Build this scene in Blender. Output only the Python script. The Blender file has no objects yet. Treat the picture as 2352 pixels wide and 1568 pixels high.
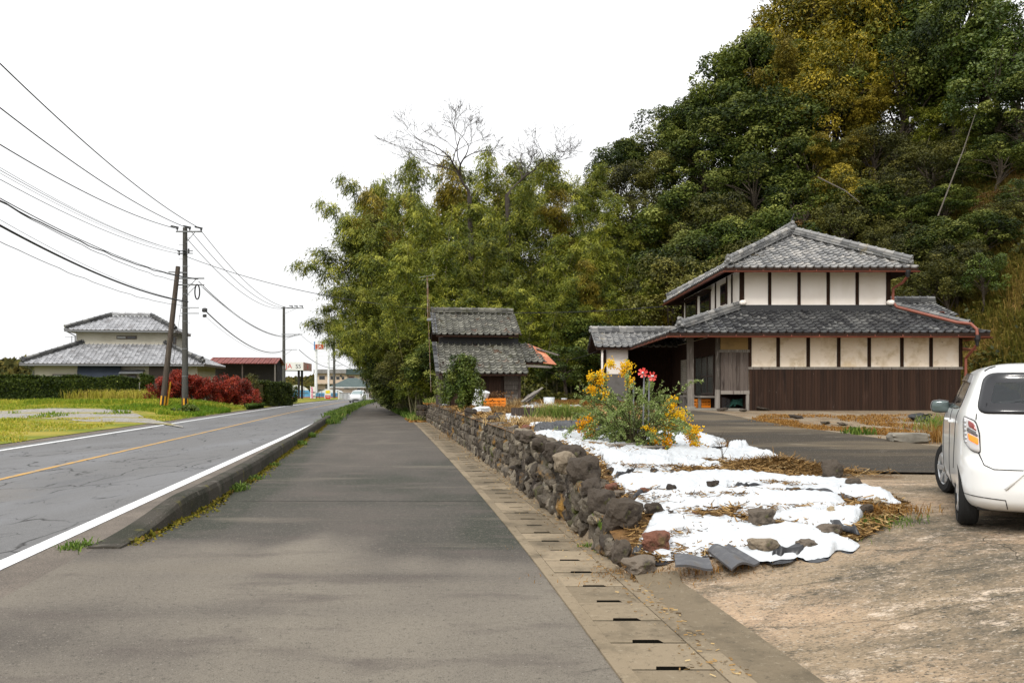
import bpy, bmesh, math, random
import numpy as np
from mathutils import Vector, Matrix, noise
from mathutils.bvhtree import BVHTree

R = random.Random(11)
rng = np.random.default_rng(11)
sc = bpy.context.scene
COL = sc.collection
rad = math.radians
# ---------------------------------------------------------------- survey of the place (metres; camera stands at 0,0)
FPX, CX, HY, EYE = 1969.6, 1176.0, 894.7, 1.55


def P(x, y, Y):
    """point seen in direction (x, y) of the survey photo at depth Y"""
    return Vector(((x - CX) / FPX * Y, Y, EYE - (y - HY) / FPX * Y))


def sst(a, b, v):
    t = np.clip((np.asarray(v, float) - a) / (b - a), 0, 1)
    return t * t * (3 - 2 * t)


def spline(xs, ys):
    xs = np.array(xs, float); ys = np.array(ys, float)
    m = np.gradient(ys, xs)

    def f(v):
        v = np.asarray(v, float)
        i = np.clip(np.searchsorted(xs, v) - 1, 0, len(xs) - 2)
        h = xs[i + 1] - xs[i]
        t = (v - xs[i]) / h
        t = np.where((v < xs[0]) | (v > xs[-1]), np.clip(t, 0, 1), t)
        ex = np.where(v < xs[0], (v - xs[0]) * m[0], np.where(v > xs[-1], (v - xs[-1]) * m[-1], 0))
        return ((1 + 2 * t) * (1 - t) ** 2 * ys[i] + t * (1 - t) ** 2 * h * m[i]
                + t * t * (3 - 2 * t) * ys[i + 1] + t * t * (t - 1) * h * m[i + 1]) + ex
    return f


# x of the white edge line, of the sidewalk's right edge, of the kerb's sidewalk foot, of the garden's right edge
x_line = spline([-8, 7.55, 30, 58, 80, 95, 110, 130, 150, 175, 200, 230], [-2.3, -4.51, -7.7, -11.7, -14.65, -16.5, -18.1, -19.6, -20.1, -18.6, -14.5, -6])
x_walk = spline([-8, 4.53, 7.68, 13.3, 20, 30, 41.2, 60, 80, 100, 120, 150, 180, 200, 230], [2.05, .584, .2, -.57, -1.55, -3.05, -4.8, -8.3, -12.1, -15.1, -17.0, -18.3, -17.0, -12.4, -4])
x_kerb = spline([8.3, 9.2, 11, 13, 20, 30, 43.6, 60, 80, 100, 130, 160], [-3.8, -3.84, -4.0, -4.25, -5.35, -6.95, -9.15, -11.55, -14.3, -16.7, -19.3, -19.4])
x_gard = spline([6.8, 7.2, 8.0, 8.8, 10, 11, 13.6, 17, 20.5, 25, 30, 40], [2.4, 2.95, 3.7, 4.0, 3.9, 3.6, 3.35, 3.6, 4.0, 4.2, 4.3, 4.3])
h_wall = spline([6.6, 7.2, 7.7, 8.5, 9.8, 11, 13, 20, 41, 45], [0.0, .07, .16, .38, .62, .72, .79, .82, .84, .84])
GUT = 0.68
TOE = np.array([(-16, 95), (-9, 66), (-4, 54), (2, 48), (9, 45.5), (13.5, 43), (17, 34.5), (20, 27.5), (26, 18), (36, 0), (40, -20)], float)


def hill(X, Y):
    X = np.asarray(X, float); Y = np.asarray(Y, float)
    best = np.full(np.broadcast(X, Y).shape, 1e9); sgn = np.zeros_like(best)
    for a, b in zip(TOE[:-1], TOE[1:]):
        d = b - a; L2 = d @ d
        t = np.clip(((X - a[0]) * d[0] + (Y - a[1]) * d[1]) / L2, 0, 1)
        dx = X - a[0] - t * d[0]; dy = Y - a[1] - t * d[1]
        D = np.hypot(dx, dy)
        s = np.where(d[0] * (Y - a[1]) - d[1] * (X - a[0]) > 0, 1.0, -1.0)
        m = D < best
        best = np.where(m, D, best); sgn = np.where(m, s, sgn)
    d = np.where(sgn > 0, best, 0)
    k = np.interp(X, [-14, -4, 3, 8, 14], [.12, .2, .5, .8, .92])
    h = k * (np.sqrt(d * d + 1.2) - 1.095)
    return 25 * (1 - np.exp(-h / 25)) * 1.25


def ZT(X, Y):
    """height of the ground"""
    X = np.asarray(X, float); Y = np.asarray(Y, float)
    g = x_walk(Y) + GUT
    zd = .40 * sst(0, 3.2, X - g) + .48 * sst(9, 27, Y)
    gr = x_gard(Y)
    t = np.clip((X - g) / np.maximum(gr - g, .3), 0, 1)
    zr = .40 * sst(0, 3.2, gr - g) + .48 * sst(9, 27, Y)
    zg = h_wall(Y) * (1 - t) + zr * t
    zz = np.where((Y > 6.9) & (Y < 42.5) & (X < gr), np.maximum(zg, zd * t), zd)
    far = .85 * sst(0, 3.5, X - g)
    zz = np.where(Y > 42.5, far, zz)
    z = np.where(X > g, zz + hill(X, Y), 0)
    le = x_line(Y) - 6.5 - .9
    z = z + np.where(X < le, .66 * sst(38, 70, Y) * sst(0, 6, le - X) * (1 - .8 * sst(95, 140, Y)), 0)
    return z


def zt(X, Y):
    return float(ZT(X, Y))


def G(x, y, up=0.0):
    """ground point seen in direction (x, y)"""
    lo = None
    ys = np.concatenate([np.arange(2.5, 60, .05), np.arange(60, 400, .5)])
    Xs = (x - CX) / FPX * ys
    f = EYE - (y - HY) / FPX * ys - ZT(Xs, ys)
    i = np.argmax(f < 0)
    if i == 0:
        i = len(ys) - 1
    a, b = f[i - 1], f[i]
    t = a / (a - b) if a != b else 0
    Y = ys[i - 1] + (ys[i] - ys[i - 1]) * t
    X = (x - CX) / FPX * Y
    return Vector((X, Y, zt(X, Y) + up))


# ---------------------------------------------------------------- objects, parts, properties
WORLD = {}


def thing(name, label, cat, loc=(0, 0, 0), rz=0.0, group=None, world=False):
    o = bpy.data.objects.new(name, None)
    COL.objects.link(o)
    o.empty_display_size = .2
    o.location = loc; o.rotation_euler = (0, 0, rz)
    o['label'] = label; o['category'] = cat
    if group: o['group'] = group
    if world: WORLD[o.name] = Vector(loc)
    return o


def tag(o, label=None, cat=None, group=None, kind=None):
    if label: o['label'] = label
    if cat: o['category'] = cat
    if group: o['group'] = group
    if kind: o['kind'] = kind
    return o


def root_of(o):
    while o.parent: o = o.parent
    return o


def link(name, me, parent=None):
    o = bpy.data.objects.new(name, me)
    COL.objects.link(o)
    if parent: o.parent = parent
    return o


def copy_tree(o, parent=None):
    c = o.copy(); COL.objects.link(c)
    if parent: c.parent = parent
    for ch in o.children:
        copy_tree(ch, c)
    return c


def np_mesh(name, V, F, mat, parent=None, tone=None, smooth=False, mi=None):
    V = np.asarray(V, dtype=np.float32); F = np.asarray(F, dtype=np.int32)
    if parent is not None:
        r = root_of(parent)
        if r.name in WORLD: V = V - np.array(WORLD[r.name], dtype=np.float32)
    me = bpy.data.meshes.new(name)
    n, k = F.shape
    me.vertices.add(len(V)); me.vertices.foreach_set('co', V.ravel())
    me.loops.add(n * k); me.loops.foreach_set('vertex_index', F.ravel())
    me.polygons.add(n); me.polygons.foreach_set('loop_start', np.arange(n, dtype=np.int32) * k)
    me.polygons.foreach_set('use_smooth', np.full(n, smooth))
    for m in (mat if isinstance(mat, (list, tuple)) else [mat]): me.materials.append(m)
    if mi is not None: me.polygons.foreach_set('material_index', np.asarray(mi, dtype=np.int32))
    if tone is not None:
        a = me.attributes.new('tone', 'FLOAT', 'FACE')
        a.data.foreach_set('value', np.asarray(tone, dtype=np.float32))
    me.update(calc_edges=True)
    return link(name, me, parent)


def frame(d):
    d = Vector(d).normalized()
    a = Vector((0, 0, 1)) if abs(d.z) < .95 else Vector((1, 0, 0))
    s = a.cross(d).normalized()
    return d, s, d.cross(s)


class MB:
    """collects shapes for ONE mesh object"""

    def __init__(s):
        s.v = []; s.f = []; s.t = []; s.m = []; s.tone = .5; s.mi = 0

    def face(s, idx):
        s.f.append(idx); s.t.append(s.tone); s.m.append(s.mi)

    def quad(s, a, b, c, d):
        n = len(s.v); s.v += [tuple(a), tuple(b), tuple(c), tuple(d)]; s.face((n, n + 1, n + 2, n + 3)); return s

    def hexa(s, p):  # 8 points: bottom 4 ccw, top 4
        n = len(s.v); s.v += [tuple(q) for q in p]
        for q in ((3, 2, 1, 0), (4, 5, 6, 7), (0, 1, 5, 4), (1, 2, 6, 5), (2, 3, 7, 6), (3, 0, 4, 7)):
            s.face(tuple(n + i for i in q))
        return s

    def box(s, x0, x1, y0, y1, z0, z1):
        return s.hexa([(x0, y0, z0), (x1, y0, z0), (x1, y1, z0), (x0, y1, z0), (x0, y0, z1), (x1, y0, z1), (x1, y1, z1), (x0, y1, z1)])

    def bar(s, a, b, w, h, up=None):
        """box-section bar from a to b, w wide, h high"""
        a = Vector(a); b = Vector(b); d, si, u = frame(b - a)
        if up is not None:
            si = Vector(up).cross(d).normalized(); u = d.cross(si)
        q = []
        for p in (a, b):
            q.append([p - si * w / 2 - u * h / 2, p + si * w / 2 - u * h / 2, p + si * w / 2 + u * h / 2, p - si * w / 2 + u * h / 2])
        n = len(s.v); s.v += [tuple(x) for x in q[0] + q[1]]
        for f in ((3, 2, 1, 0), (4, 5, 6, 7), (1, 5, 4, 0), (2, 6, 5, 1), (3, 7, 6, 2), (0, 4, 7, 3)):
            s.face(tuple(n + i for i in f))
        return s

    def tube(s, pts, r, n=8, cap=True):
        pts = [Vector(p) for p in pts]
        rs = r if isinstance(r, (list, tuple)) else [r] * len(pts)
        n0 = len(s.v)
        pu = None
        for i, p in enumerate(pts):
            d = (pts[min(i + 1, len(pts) - 1)] - pts[max(i - 1, 0)])
            if d.length < 1e-9: d = Vector((0, 0, 1))
            d, si, u = frame(d)
            if pu is not None:
                si = (pu - d * pu.dot(d))
                si = si.normalized() if si.length > 1e-6 else frame(d)[1]
                u = d.cross(si)
            pu = si
            for k in range(n):
                a = 2 * math.pi * k / n
                s.v.append(tuple(p + (si * math.cos(a) + u * math.sin(a)) * rs[i]))
        for i in range(len(pts) - 1):
            for k in range(n):
                a = n0 + i * n + k; b = n0 + i * n + (k + 1) % n
                s.face((a, b, b + n, a + n))
        if cap:
            s.face(tuple(n0 + k for k in range(n))[::-1]); e = n0 + (len(pts) - 1) * n
            s.face(tuple(e + k for k in range(n)))
        return s

    def lathe(s, prof, n=16, c=(0, 0, 0), axis=None, cap=True):
        """prof: (r, h) pairs about +Z at c, or about axis"""
        c = Vector(c); n0 = len(s.v)
        if axis is None: si, u, d = Vector((1, 0, 0)), Vector((0, 1, 0)), Vector((0, 0, 1))
        else:
            d, si, u = frame(axis)
        for r, h in prof:
            for k in range(n):
                a = 2 * math.pi * k / n
                s.v.append(tuple(c + d * h + (si * math.cos(a) + u * math.sin(a)) * r))
        for i in range(len(prof) - 1):
            for k in range(n):
                a = n0 + i * n + k; b = n0 + i * n + (k + 1) % n
                s.face((a, b, b + n, a + n))
        if not cap: return s
        s.face(tuple(n0 + k for k in range(n))[::-1]); e = n0 + (len(prof) - 1) * n
        s.face(tuple(e + k for k in range(n)))
        return s

    def prism(s, pts, d):
        """polygon pts (3-D) pushed along vector d"""
        d = Vector(d); n = len(pts); n0 = len(s.v)
        s.v += [tuple(p) for p in pts] + [tuple(Vector(p) + d) for p in pts]
        s.face(tuple(range(n0 + n - 1, n0 - 1, -1))); s.face(tuple(range(n0 + n, n0 + 2 * n)))
        for i in range(n):
            j = (i + 1) % n; s.face((n0 + i, n0 + j, n0 + n + j, n0 + n + i))
        return s

    def grid(s, P2):
        """rows of points"""
        n0 = len(s.v); nr = len(P2); nc = len(P2[0])
        for r in P2: s.v += [tuple(p) for p in r]
        for i in range(nr - 1):
            for j in range(nc - 1):
                a = n0 + i * nc + j
                s.face((a, a + 1, a + nc + 1, a + nc))
        return s

    def rock(s, c, size, seed=0, rz=0.0, rough=.22, boxy=.5, tilt=(0, 0), sub=2):
        V, F = ROCK[sub]
        sd = Vector((seed * 7.13 % 91, seed * 3.7 % 57, seed * 1.9 % 33))
        M_ = Matrix.Rotation(rz, 3, 'Z') @ Matrix.Rotation(tilt[0], 3, 'X') @ Matrix.Rotation(tilt[1], 3, 'Y')
        n0 = len(s.v)
        for p in V:
            q = Vector(p)
            m = max(abs(q.x), abs(q.y), abs(q.z))
            q = q * (1 - boxy) + (q / m) * .82 * boxy
            k = noise.noise(q * 1.1 + sd) * rough * 1.5 + noise.noise(q * 2.6 + sd) * rough * .8 + noise.noise(q * 6 + sd) * rough * .3
            q = q * (1 + k)
            s.v.append(tuple(Vector(c) + M_ @ Vector((q.x * size[0], q.y * size[1], q.z * size[2]))))
        for f in F: s.face(tuple(n0 + i for i in f))
        return s

    def build(s, name, mat, parent=None, smooth=False, bevel=0):
        me = bpy.data.meshes.new(name)
        V = s.v
        if parent is not None:
            r = root_of(parent)
            if r.name in WORLD:
                o = WORLD[r.name]; V = [(a - o.x, b - o.y, c - o.z) for a, b, c in V]
        me.from_pydata(V, [], s.f)
        for m in (mat if isinstance(mat, (list, tuple)) else [mat]): me.materials.append(m)
        me.polygons.foreach_set('material_index', s.m)
        a = me.attributes.new('tone', 'FLOAT', 'FACE'); a.data.foreach_set('value', s.t)
        if smooth: me.polygons.foreach_set('use_smooth', [True] * len(s.f))
        me.update()
        ob = link(name, me, parent)
        if bevel:
            b = ob.modifiers.new('bevel', 'BEVEL'); b.width = bevel; b.segments = 2; b.limit_method = 'ANGLE'
        return ob


def _ico(sub):
    bm = bmesh.new(); bmesh.ops.create_icosphere(bm, subdivisions=sub, radius=1)
    r = ([v.co.copy() for v in bm.verts], [tuple(v.index for v in f.verts) for f in bm.faces]); bm.free()
    return r


ROCK = {k: _ico(k) for k in (1, 2, 3, 4)}


# ---------------------------------------------------------------- materials
def M(name, c, rough=.85, spec=.3, layers=(), bump=None, tone=None, metal=0.0, coat=0.0, trans=0.0, alpha=None, emit=None, coord='Object', back=None, objvar=0):
    """c: colour. tone: (colour a, colour b) mixed by each face's own tone. layers: (colour, scale, lo, hi, detail, stretch[, kind]) blotches
    laid over it by noise. bump: (scale, strength, distance)."""
    m = bpy.data.materials.new(name); m.use_nodes = True
    nt = m.node_tree; N = nt.nodes; L = nt.links
    b = N['Principled BSDF']
    b.inputs['Roughness'].default_value = rough; b.inputs['Specular IOR Level'].default_value = spec
    b.inputs['Metallic'].default_value = metal; b.inputs['Coat Weight'].default_value = coat
    tc = N.new('ShaderNodeTexCoord').outputs[coord]

    def rgb(col):
        n = N.new('ShaderNodeRGB'); n.outputs[0].default_value = (*col, 1); return n.outputs[0]

    def mixc(f, a, bb, mode='MIX'):
        n = N.new('ShaderNodeMix'); n.data_type = 'RGBA'; n.blend_type = mode
        if hasattr(f, 'links') or not isinstance(f, (int, float)): L.new(f, n.inputs[0])
        else: n.inputs[0].default_value = f
        L.new(a, n.inputs[6]); L.new(bb, n.inputs[7]); return n.outputs[2]
    cur = rgb(c)
    if tone:
        at = N.new('ShaderNodeAttribute'); at.attribute_name = 'tone'
        if len(tone) == 2: cur = mixc(at.outputs['Fac'], rgb(tone[0]), rgb(tone[1]))
        else:
            cr = N.new('ShaderNodeValToRGB'); e = cr.color_ramp.elements
            e[0].color = (*tone[0], 1); e[1].color = (*tone[-1], 1); e[0].position = 0; e[1].position = 1
            for i, col in enumerate(tone[1:-1]):
                el = e.new((i + 1) / (len(tone) - 1)); el.color = (*col, 1)
            L.new(at.outputs['Fac'], cr.inputs[0]); cur = cr.outputs[0]
    for ly in layers:
        col, scale, lo, hi, det, st = ly[:6]
        kind = ly[6] if len(ly) > 6 else 'noise'
        mp = N.new('ShaderNodeMapping'); mp.inputs['Scale'].default_value = st
        if len(ly) > 7: mp.inputs['Rotation'].default_value = (0, 0, ly[7])
        L.new(tc, mp.inputs[0])
        if kind in ('noise', 'grain'):
            t = N.new('ShaderNodeTexNoise'); t.inputs['Scale'].default_value = scale; t.inputs['Detail'].default_value = det; t.inputs['Roughness'].default_value = .62 if kind == 'noise' else .88
            o = t.outputs['Fac']
        elif kind == 'crack':
            t = N.new('ShaderNodeTexVoronoi'); t.feature = 'DISTANCE_TO_EDGE'; t.inputs['Scale'].default_value = scale
            nz = N.new('ShaderNodeTexNoise'); nz.inputs['Scale'].default_value = scale * 2.2; nz.inputs['Detail'].default_value = 4
            L.new(mp.outputs[0], nz.inputs[0])
            vm = N.new('ShaderNodeVectorMath'); vm.operation = 'SCALE'; vm.inputs['Scale'].default_value = .45 / scale
            L.new(nz.outputs['Color'], vm.inputs[0])
            va = N.new('ShaderNodeVectorMath'); L.new(mp.outputs[0], va.inputs[0]); L.new(vm.outputs[0], va.inputs[1])
            L.new(va.outputs[0], t.inputs[0]); o = t.outputs['Distance']
        else:
            t = N.new('ShaderNodeTexVoronoi'); t.inputs['Scale'].default_value = scale; o = t.outputs['Color' if kind == 'cell' else 'Distance']
        if kind != 'crack': L.new(mp.outputs[0], t.inputs[0])
        mr = N.new('ShaderNodeMapRange'); mr.inputs[1].default_value = lo; mr.inputs[2].default_value = hi; mr.clamp = True
        if kind == 'crack':
            mr.inputs[3].default_value = 1; mr.inputs[4].default_value = 0
            # cracks only here and there
            n2 = N.new('ShaderNodeTexNoise'); n2.inputs['Scale'].default_value = scale * .35; L.new(tc, n2.inputs[0])
            m2 = N.new('ShaderNodeMapRange'); m2.inputs[1].default_value = det; m2.inputs[2].default_value = det + .05; L.new(n2.outputs['Fac'], m2.inputs[0])
            L.new(o, mr.inputs[0])
            mu = N.new('ShaderNodeMath'); mu.operation = 'MULTIPLY'; L.new(mr.outputs[0], mu.inputs[0]); L.new(m2.outputs[0], mu.inputs[1])
            fac = mu.outputs[0]
        else:
            L.new(o, mr.inputs[0]); fac = mr.outputs[0]
        cur = mixc(fac, cur, rgb(col))
    if objvar:
        oi = N.new('ShaderNodeObjectInfo'); mr = N.new('ShaderNodeMapRange'); mr.inputs[3].default_value = 1 - objvar; mr.inputs[4].default_value = 1 + objvar * 1.3
        L.new(oi.outputs['Random'], mr.inputs[0]); h = N.new('ShaderNodeHueSaturation'); L.new(mr.outputs[0], h.inputs['Value']); L.new(cur, h.inputs['Color']); cur = h.outputs[0]
    if back:
        g = N.new('ShaderNodeNewGeometry'); cur = mixc(g.outputs['Backfacing'], cur, rgb(back))
    L.new(cur, b.inputs['Base Color'])
    if bump:
        t = N.new('ShaderNodeTexNoise'); t.inputs['Scale'].default_value = bump[0]; t.inputs['Detail'].default_value = 5; L.new(tc, t.inputs[0])
        bp = N.new('ShaderNodeBump'); bp.inputs['Strength'].default_value = bump[1]; bp.inputs['Distance'].default_value = bump[2]
        L.new(t.outputs['Fac'], bp.inputs['Height']); L.new(bp.outputs[0], b.inputs['Normal'])
    if trans:
        tr = N.new('ShaderNodeBsdfTranslucent'); L.new(cur, tr.inputs[0])
        mx = N.new('ShaderNodeMixShader'); mx.inputs[0].default_value = trans
        L.new(b.outputs[0], mx.inputs[1]); L.new(tr.outputs[0], mx.inputs[2])
        L.new(mx.outputs[0], N['Material Output'].inputs[0])
    if alpha is not None:
        tr = N.new('ShaderNodeBsdfTransparent'); mx = N.new('ShaderNodeMixShader'); mx.inputs[0].default_value = alpha
        L.new(tr.outputs[0], mx.inputs[1]); L.new(b.outputs[0], mx.inputs[2]); L.new(mx.outputs[0], N['Material Output'].inputs[0])
    if emit:
        b.inputs['Emission Color'].default_value = (*emit[0], 1); b.inputs['Emission Strength'].default_value = emit[1]
    return m


U3 = (1, 1, 1)


# ---------------------------------------------------------------- writing
def writing(name, s, mat, parent, loc, size, rot=(math.pi / 2, 0, 0), thick=.004, sx=1.0):
    cu = bpy.data.curves.new(name, 'FONT'); cu.body = s; cu.size = size; cu.align_x = 'CENTER'; cu.align_y = 'CENTER'; cu.extrude = thick
    o = bpy.data.objects.new(name, cu); COL.objects.link(o)
    cu.materials.append(mat)
    me = bpy.data.meshes.new_from_object(o.evaluated_get(bpy.context.evaluated_depsgraph_get())); bpy.data.objects.remove(o)
    o = link(name, me, parent)
    o.location = loc; o.rotation_euler = rot; o.scale = (sx, 1, 1)
    return o


def spin(o, mat=None):
    return o


# ---------------------------------------------------------------- leaves
def leaf_cards(Pn, D, Nn, Ln, Wn):
    """rhombic leaves: points, directions, normals (n,3), lengths, widths -> V, F"""
    S = np.cross(D, Nn); S /= np.maximum(np.linalg.norm(S, axis=1, keepdims=True), 1e-6)
    n = len(Pn); V = np.empty((n, 4, 3))
    Ln = np.broadcast_to(np.asarray(Ln, float), (n,))[:, None]; Wn = np.broadcast_to(np.asarray(Wn, float), (n,))[:, None]
    V[:, 0] = Pn; V[:, 1] = Pn + D * Ln * .45 + S * Wn * .5
    V[:, 2] = Pn + D * Ln; V[:, 3] = Pn + D * Ln * .45 - S * Wn * .5
    F = np.arange(n * 4).reshape(n, 4)
    return V.reshape(-1, 3), F


def unit(a):
    return a / np.maximum(np.linalg.norm(a, axis=1, keepdims=True), 1e-6)


def rdir(n, g=rng):
    return unit(g.normal(size=(n, 3)))
# ================================================================ camera, light
cam = bpy.data.cameras.new('camera'); co = bpy.data.objects.new('camera', cam); COL.objects.link(co)
co.location = (0, 0, EYE); co.rotation_euler = (math.pi / 2, 0, 0)
cam.sensor_width = 36; cam.lens = 36 * FPX / 2352; cam.shift_y = (HY - 784) / 2352; cam.clip_end = 3000
sc.camera = co
W = bpy.data.worlds.new('World'); sc.world = W; W.use_nodes = True
nt = W.node_tree; bg = nt.nodes['Background']
sky = nt.nodes.new('ShaderNodeTexSky'); sky.sky_type = 'NISHITA'; sky.sun_disc = False
SUN_EL, SUN_AZ = 42, 205          # high behind the camera's left shoulder, veiled by cloud
sky.sun_elevation = rad(SUN_EL); sky.sun_rotation = rad(SUN_AZ); sky.air_density = 1.0; sky.dust_density = 6; sky.ozone_density = 1.0
hs = nt.nodes.new('ShaderNodeHueSaturation'); hs.inputs['Saturation'].default_value = .12
nt.links.new(sky.outputs[0], hs.inputs['Color'])
mx = nt.nodes.new('ShaderNodeMix'); mx.data_type = 'RGBA'; mx.inputs[0].default_value = .72
nt.links.new(hs.outputs[0], mx.inputs[6])                     # the white cloud deck, brighter overhead as an overcast sky is
tcw = nt.nodes.new('ShaderNodeTexCoord'); sx_ = nt.nodes.new('ShaderNodeSeparateXYZ'); nt.links.new(tcw.outputs['Generated'], sx_.inputs[0])
crw = nt.nodes.new('ShaderNodeMapRange'); crw.inputs[1].default_value = .15; crw.inputs[2].default_value = 1.0; crw.inputs[3].default_value = 0; crw.inputs[4].default_value = 1; nt.links.new(sx_.outputs[2], crw.inputs[0])
mw = nt.nodes.new('ShaderNodeMix'); mw.data_type = 'RGBA'; nt.links.new(crw.outputs[0], mw.inputs[0]); mw.inputs[6].default_value = (10.4, 10.45, 10.5, 1); mw.inputs[7].default_value = (17.5, 17.7, 18.0, 1); nt.links.new(mw.outputs[2], mx.inputs[7])
nt.links.new(mx.outputs[2], bg.inputs[0]); bg.inputs[1].default_value = .13
sl = bpy.data.lights.new('sun', 'SUN'); sl.energy = 1.5; sl.angle = rad(10); sl.color = (1, .96, .9)
so = bpy.data.objects.new('sun', sl); COL.objects.link(so)
sd = Vector((math.sin(rad(SUN_AZ)) * math.cos(rad(SUN_EL)), math.cos(rad(SUN_AZ)) * math.cos(rad(SUN_EL)), math.sin(rad(SUN_EL))))
so.rotation_euler = sd.to_track_quat('Z', 'Y').to_euler(); so.location = (-20, -20, 40)
sc.view_settings.view_transform = 'Standard'; sc.view_settings.look = 'None'; sc.view_settings.exposure = .05; sc.view_settings.gamma = 1
sc.cycles.max_bounces = 6; sc.cycles.diffuse_bounces = 2; sc.cycles.glossy_bounces = 3; sc.cycles.transmission_bounces = 6; sc.cycles.transparent_max_bounces = 8
sc.cycles.use_denoising = True

# ================================================================ ground materials
m_walk = M('sidewalk_asphalt', (0.129, 0.1121, 0.0923), .9, .2, bump=(60, .7, .01), tone=((0.195, 0.17, 0.134), (0.145, 0.126, 0.103), (0.09, 0.0779, 0.0661), (0.063, 0.0578, 0.0485), (0.0372, 0.0401, 0.0296)), layers=[
    ((0.204, 0.177, 0.1425), 16, .545, .64, 9, U3, 'grain'), ((0.027, 0.0248, 0.0205), 19, .55, .64, 9, U3, 'grain'),
    ((0.096, 0.0796, 0.0684), 1.6, .52, .72, 6, (.5, 1.2, 1)), ((0.162, 0.1386, 0.1083), .7, .58, .74, 5, (.3, 1.3, 1)),
    ((0.18, 0.1593, 0.1283), 130, .58, .72, 2, U3), ((0.036, 0.0319, 0.0262), 150, .56, .70, 2, U3), ((0.264, 0.2419, 0.2052), 70, .70, .76, 1, U3), ((0.03, 0.0283, 0.0228), .8, 0, .004, .56, (.5, 1.6, 1), 'crack')])
m_road = M('road_asphalt', (0.140, 0.1368, 0.134), .85, .25, bump=(60, .6, .01), layers=[
    ((0.2592, 0.2592, 0.2556), 16, .545, .66, 9, U3, 'grain'), ((0.0432, 0.0432, 0.0432), 18, .555, .66, 9, U3, 'grain'),
    ((0.18, 0.18, 0.1836), .35, .45, .7, 4, (1.5, .25, 1)), ((0.1008, 0.1008, 0.1044), .6, .55, .75, 4, (1.2, .2, 1)),
    ((0.1656, 0.1476, 0.126), .28, .58, .72, 4, (1, .5, 1)),
    ((0.2592, 0.2592, 0.2592), 80, .60, .72, 2, U3), ((0.0504, 0.0504, 0.0504), 100, .58, .70, 2, U3),
    ((0.0216, 0.0202, 0.0187), 1.1, .0, .022, .47, (1, .4, 1), 'crack', .15), ((0.0288, 0.0274, 0.0252), 3.0, .0, .02, .55, (1, .5, 1), 'crack', .1)])
m_shoulder = M('shoulder', (0.133, 0.1122, 0.0924), .95, .2, bump=(70, .9, .01), layers=[
    ((0.196, 0.1632, 0.132), 1.2, .45, .7, 4, U3), ((0.063, 0.0544, 0.0462), 60, .55, .65, 2, U3), ((0.252, 0.2176, 0.1848), 45, .62, .7, 2, U3)])
m_white = M('white_paint', (.78, .78, .77), .7, .3, layers=[((.45, .45, .44), 14, .62, .72, 5, (1, .3, 1)), ((.25, .25, .25), 55, .68, .74, 3, U3)])
m_yellow = M('yellow_paint', (.46, .26, .06), .7, .3, layers=[((.22, .2, .17), 9, .5, .62, 5, (1, .25, 1))])
m_conc = M('yard_concrete', (0.2811, 0.2117, 0.1368), .93, .15, bump=(40, .9, .012), layers=[
    ((0.4636, 0.324, 0.21), .45, .44, .62, 5, (.6, 1.1, 1)),
    ((0.1093, 0.0907, 0.0648), .5, .46, .60, 10, (.8, 1.1, 1), 'grain'),
    ((0.0664, 0.0589, 0.0432), 1.7, .53, .62, 10, (.8, 1.2, 1), 'grain'),
    ((0.61, 0.492, 0.378), 2.4, .55, .64, 10, (.8, 1.2, 1), 'grain'), ((0.0547, 0.0492, 0.036), 9, .55, .63, 9, U3, 'grain'),
    ((0.406, 0.3478, 0.2736), 42, .59, .68, 3, (.7, 1.2, 1)), ((0.0586, 0.0529, 0.0432), 55, .56, .66, 3, (.7, 1.2, 1)),
    ((0.0234, 0.0211, 0.0158), .45, 0, .006, .52, (1, 1.6, 1), 'crack')])
m_gut = M('gutter_concrete', (0.1949, 0.1591, 0.1127), .93, .15, bump=(50, .8, .008), tone=((0.168, 0.1331, 0.0884), (0.2957, 0.2336, 0.1555)), layers=[
    ((0.1008, 0.0812, 0.0549), 1.6, .5, .68, 7, U3), ((0.3226, 0.2726, 0.195), 18, .56, .66, 9, U3, 'grain'), ((0.0672, 0.0552, 0.0397), 20, .55, .64, 9, U3, 'grain')])
m_drive = M('drive_asphalt', (0.0518, 0.0432, 0.0331), .95, .12, bump=(40, .8, .01), layers=[((0.108, 0.09, 0.0684), 14, .56, .66, 9, U3, 'grain'),
    ((0.1368, 0.108, 0.072), .6, .46, .66, 6, (.35, 1.3, 1), 'noise', -.35), ((0.0396, 0.0374, 0.0331), .9, .52, .7, 5, (.4, 1.6, 1), 'noise', -.3), ((0.2376, 0.2016, 0.1512), 1.6, .62, .74, 6, (.35, 1.6, 1), 'noise', -.3),
    ((0.216, 0.1944, 0.1584), 40, .63, .7, 2, U3)])
m_dirt = M('yard_dirt', (0.2025, 0.1548, 0.102), .97, .15, bump=(30, .9, .015), layers=[
    ((0.27, 0.216, 0.1496), .8, .45, .65, 5, U3), ((0.12, 0.072, 0.034), 1.4, .5, .66, 6, U3), ((0.3, 0.144, 0.0408), 1.1, .58, .68, 5, U3),
    ((0.375, 0.324, 0.2584), 30, .62, .68, 2, U3), ((0.0525, 0.0432, 0.0306), 34, .6, .68, 2, U3)])
m_soil = M('garden_soil', (.13, .075, .035), .98, .1, bump=(25, 1, .02), layers=[
    ((.24, .13, .05), 3, .45, .65, 6, U3), ((.05, .03, .018), 8, .5, .65, 5, U3), ((.35, .22, .10), 22, .6, .7, 4, U3)])
m_field = M('field', (.17, .19, .025), .98, .1, bump=(12, 1, .03), layers=[
    ((.33, .26, .05), .22, .45, .62, 5, (.5, 1, 1)), ((.06, .10, .02), .5, .55, .7, 5, U3)])
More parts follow.
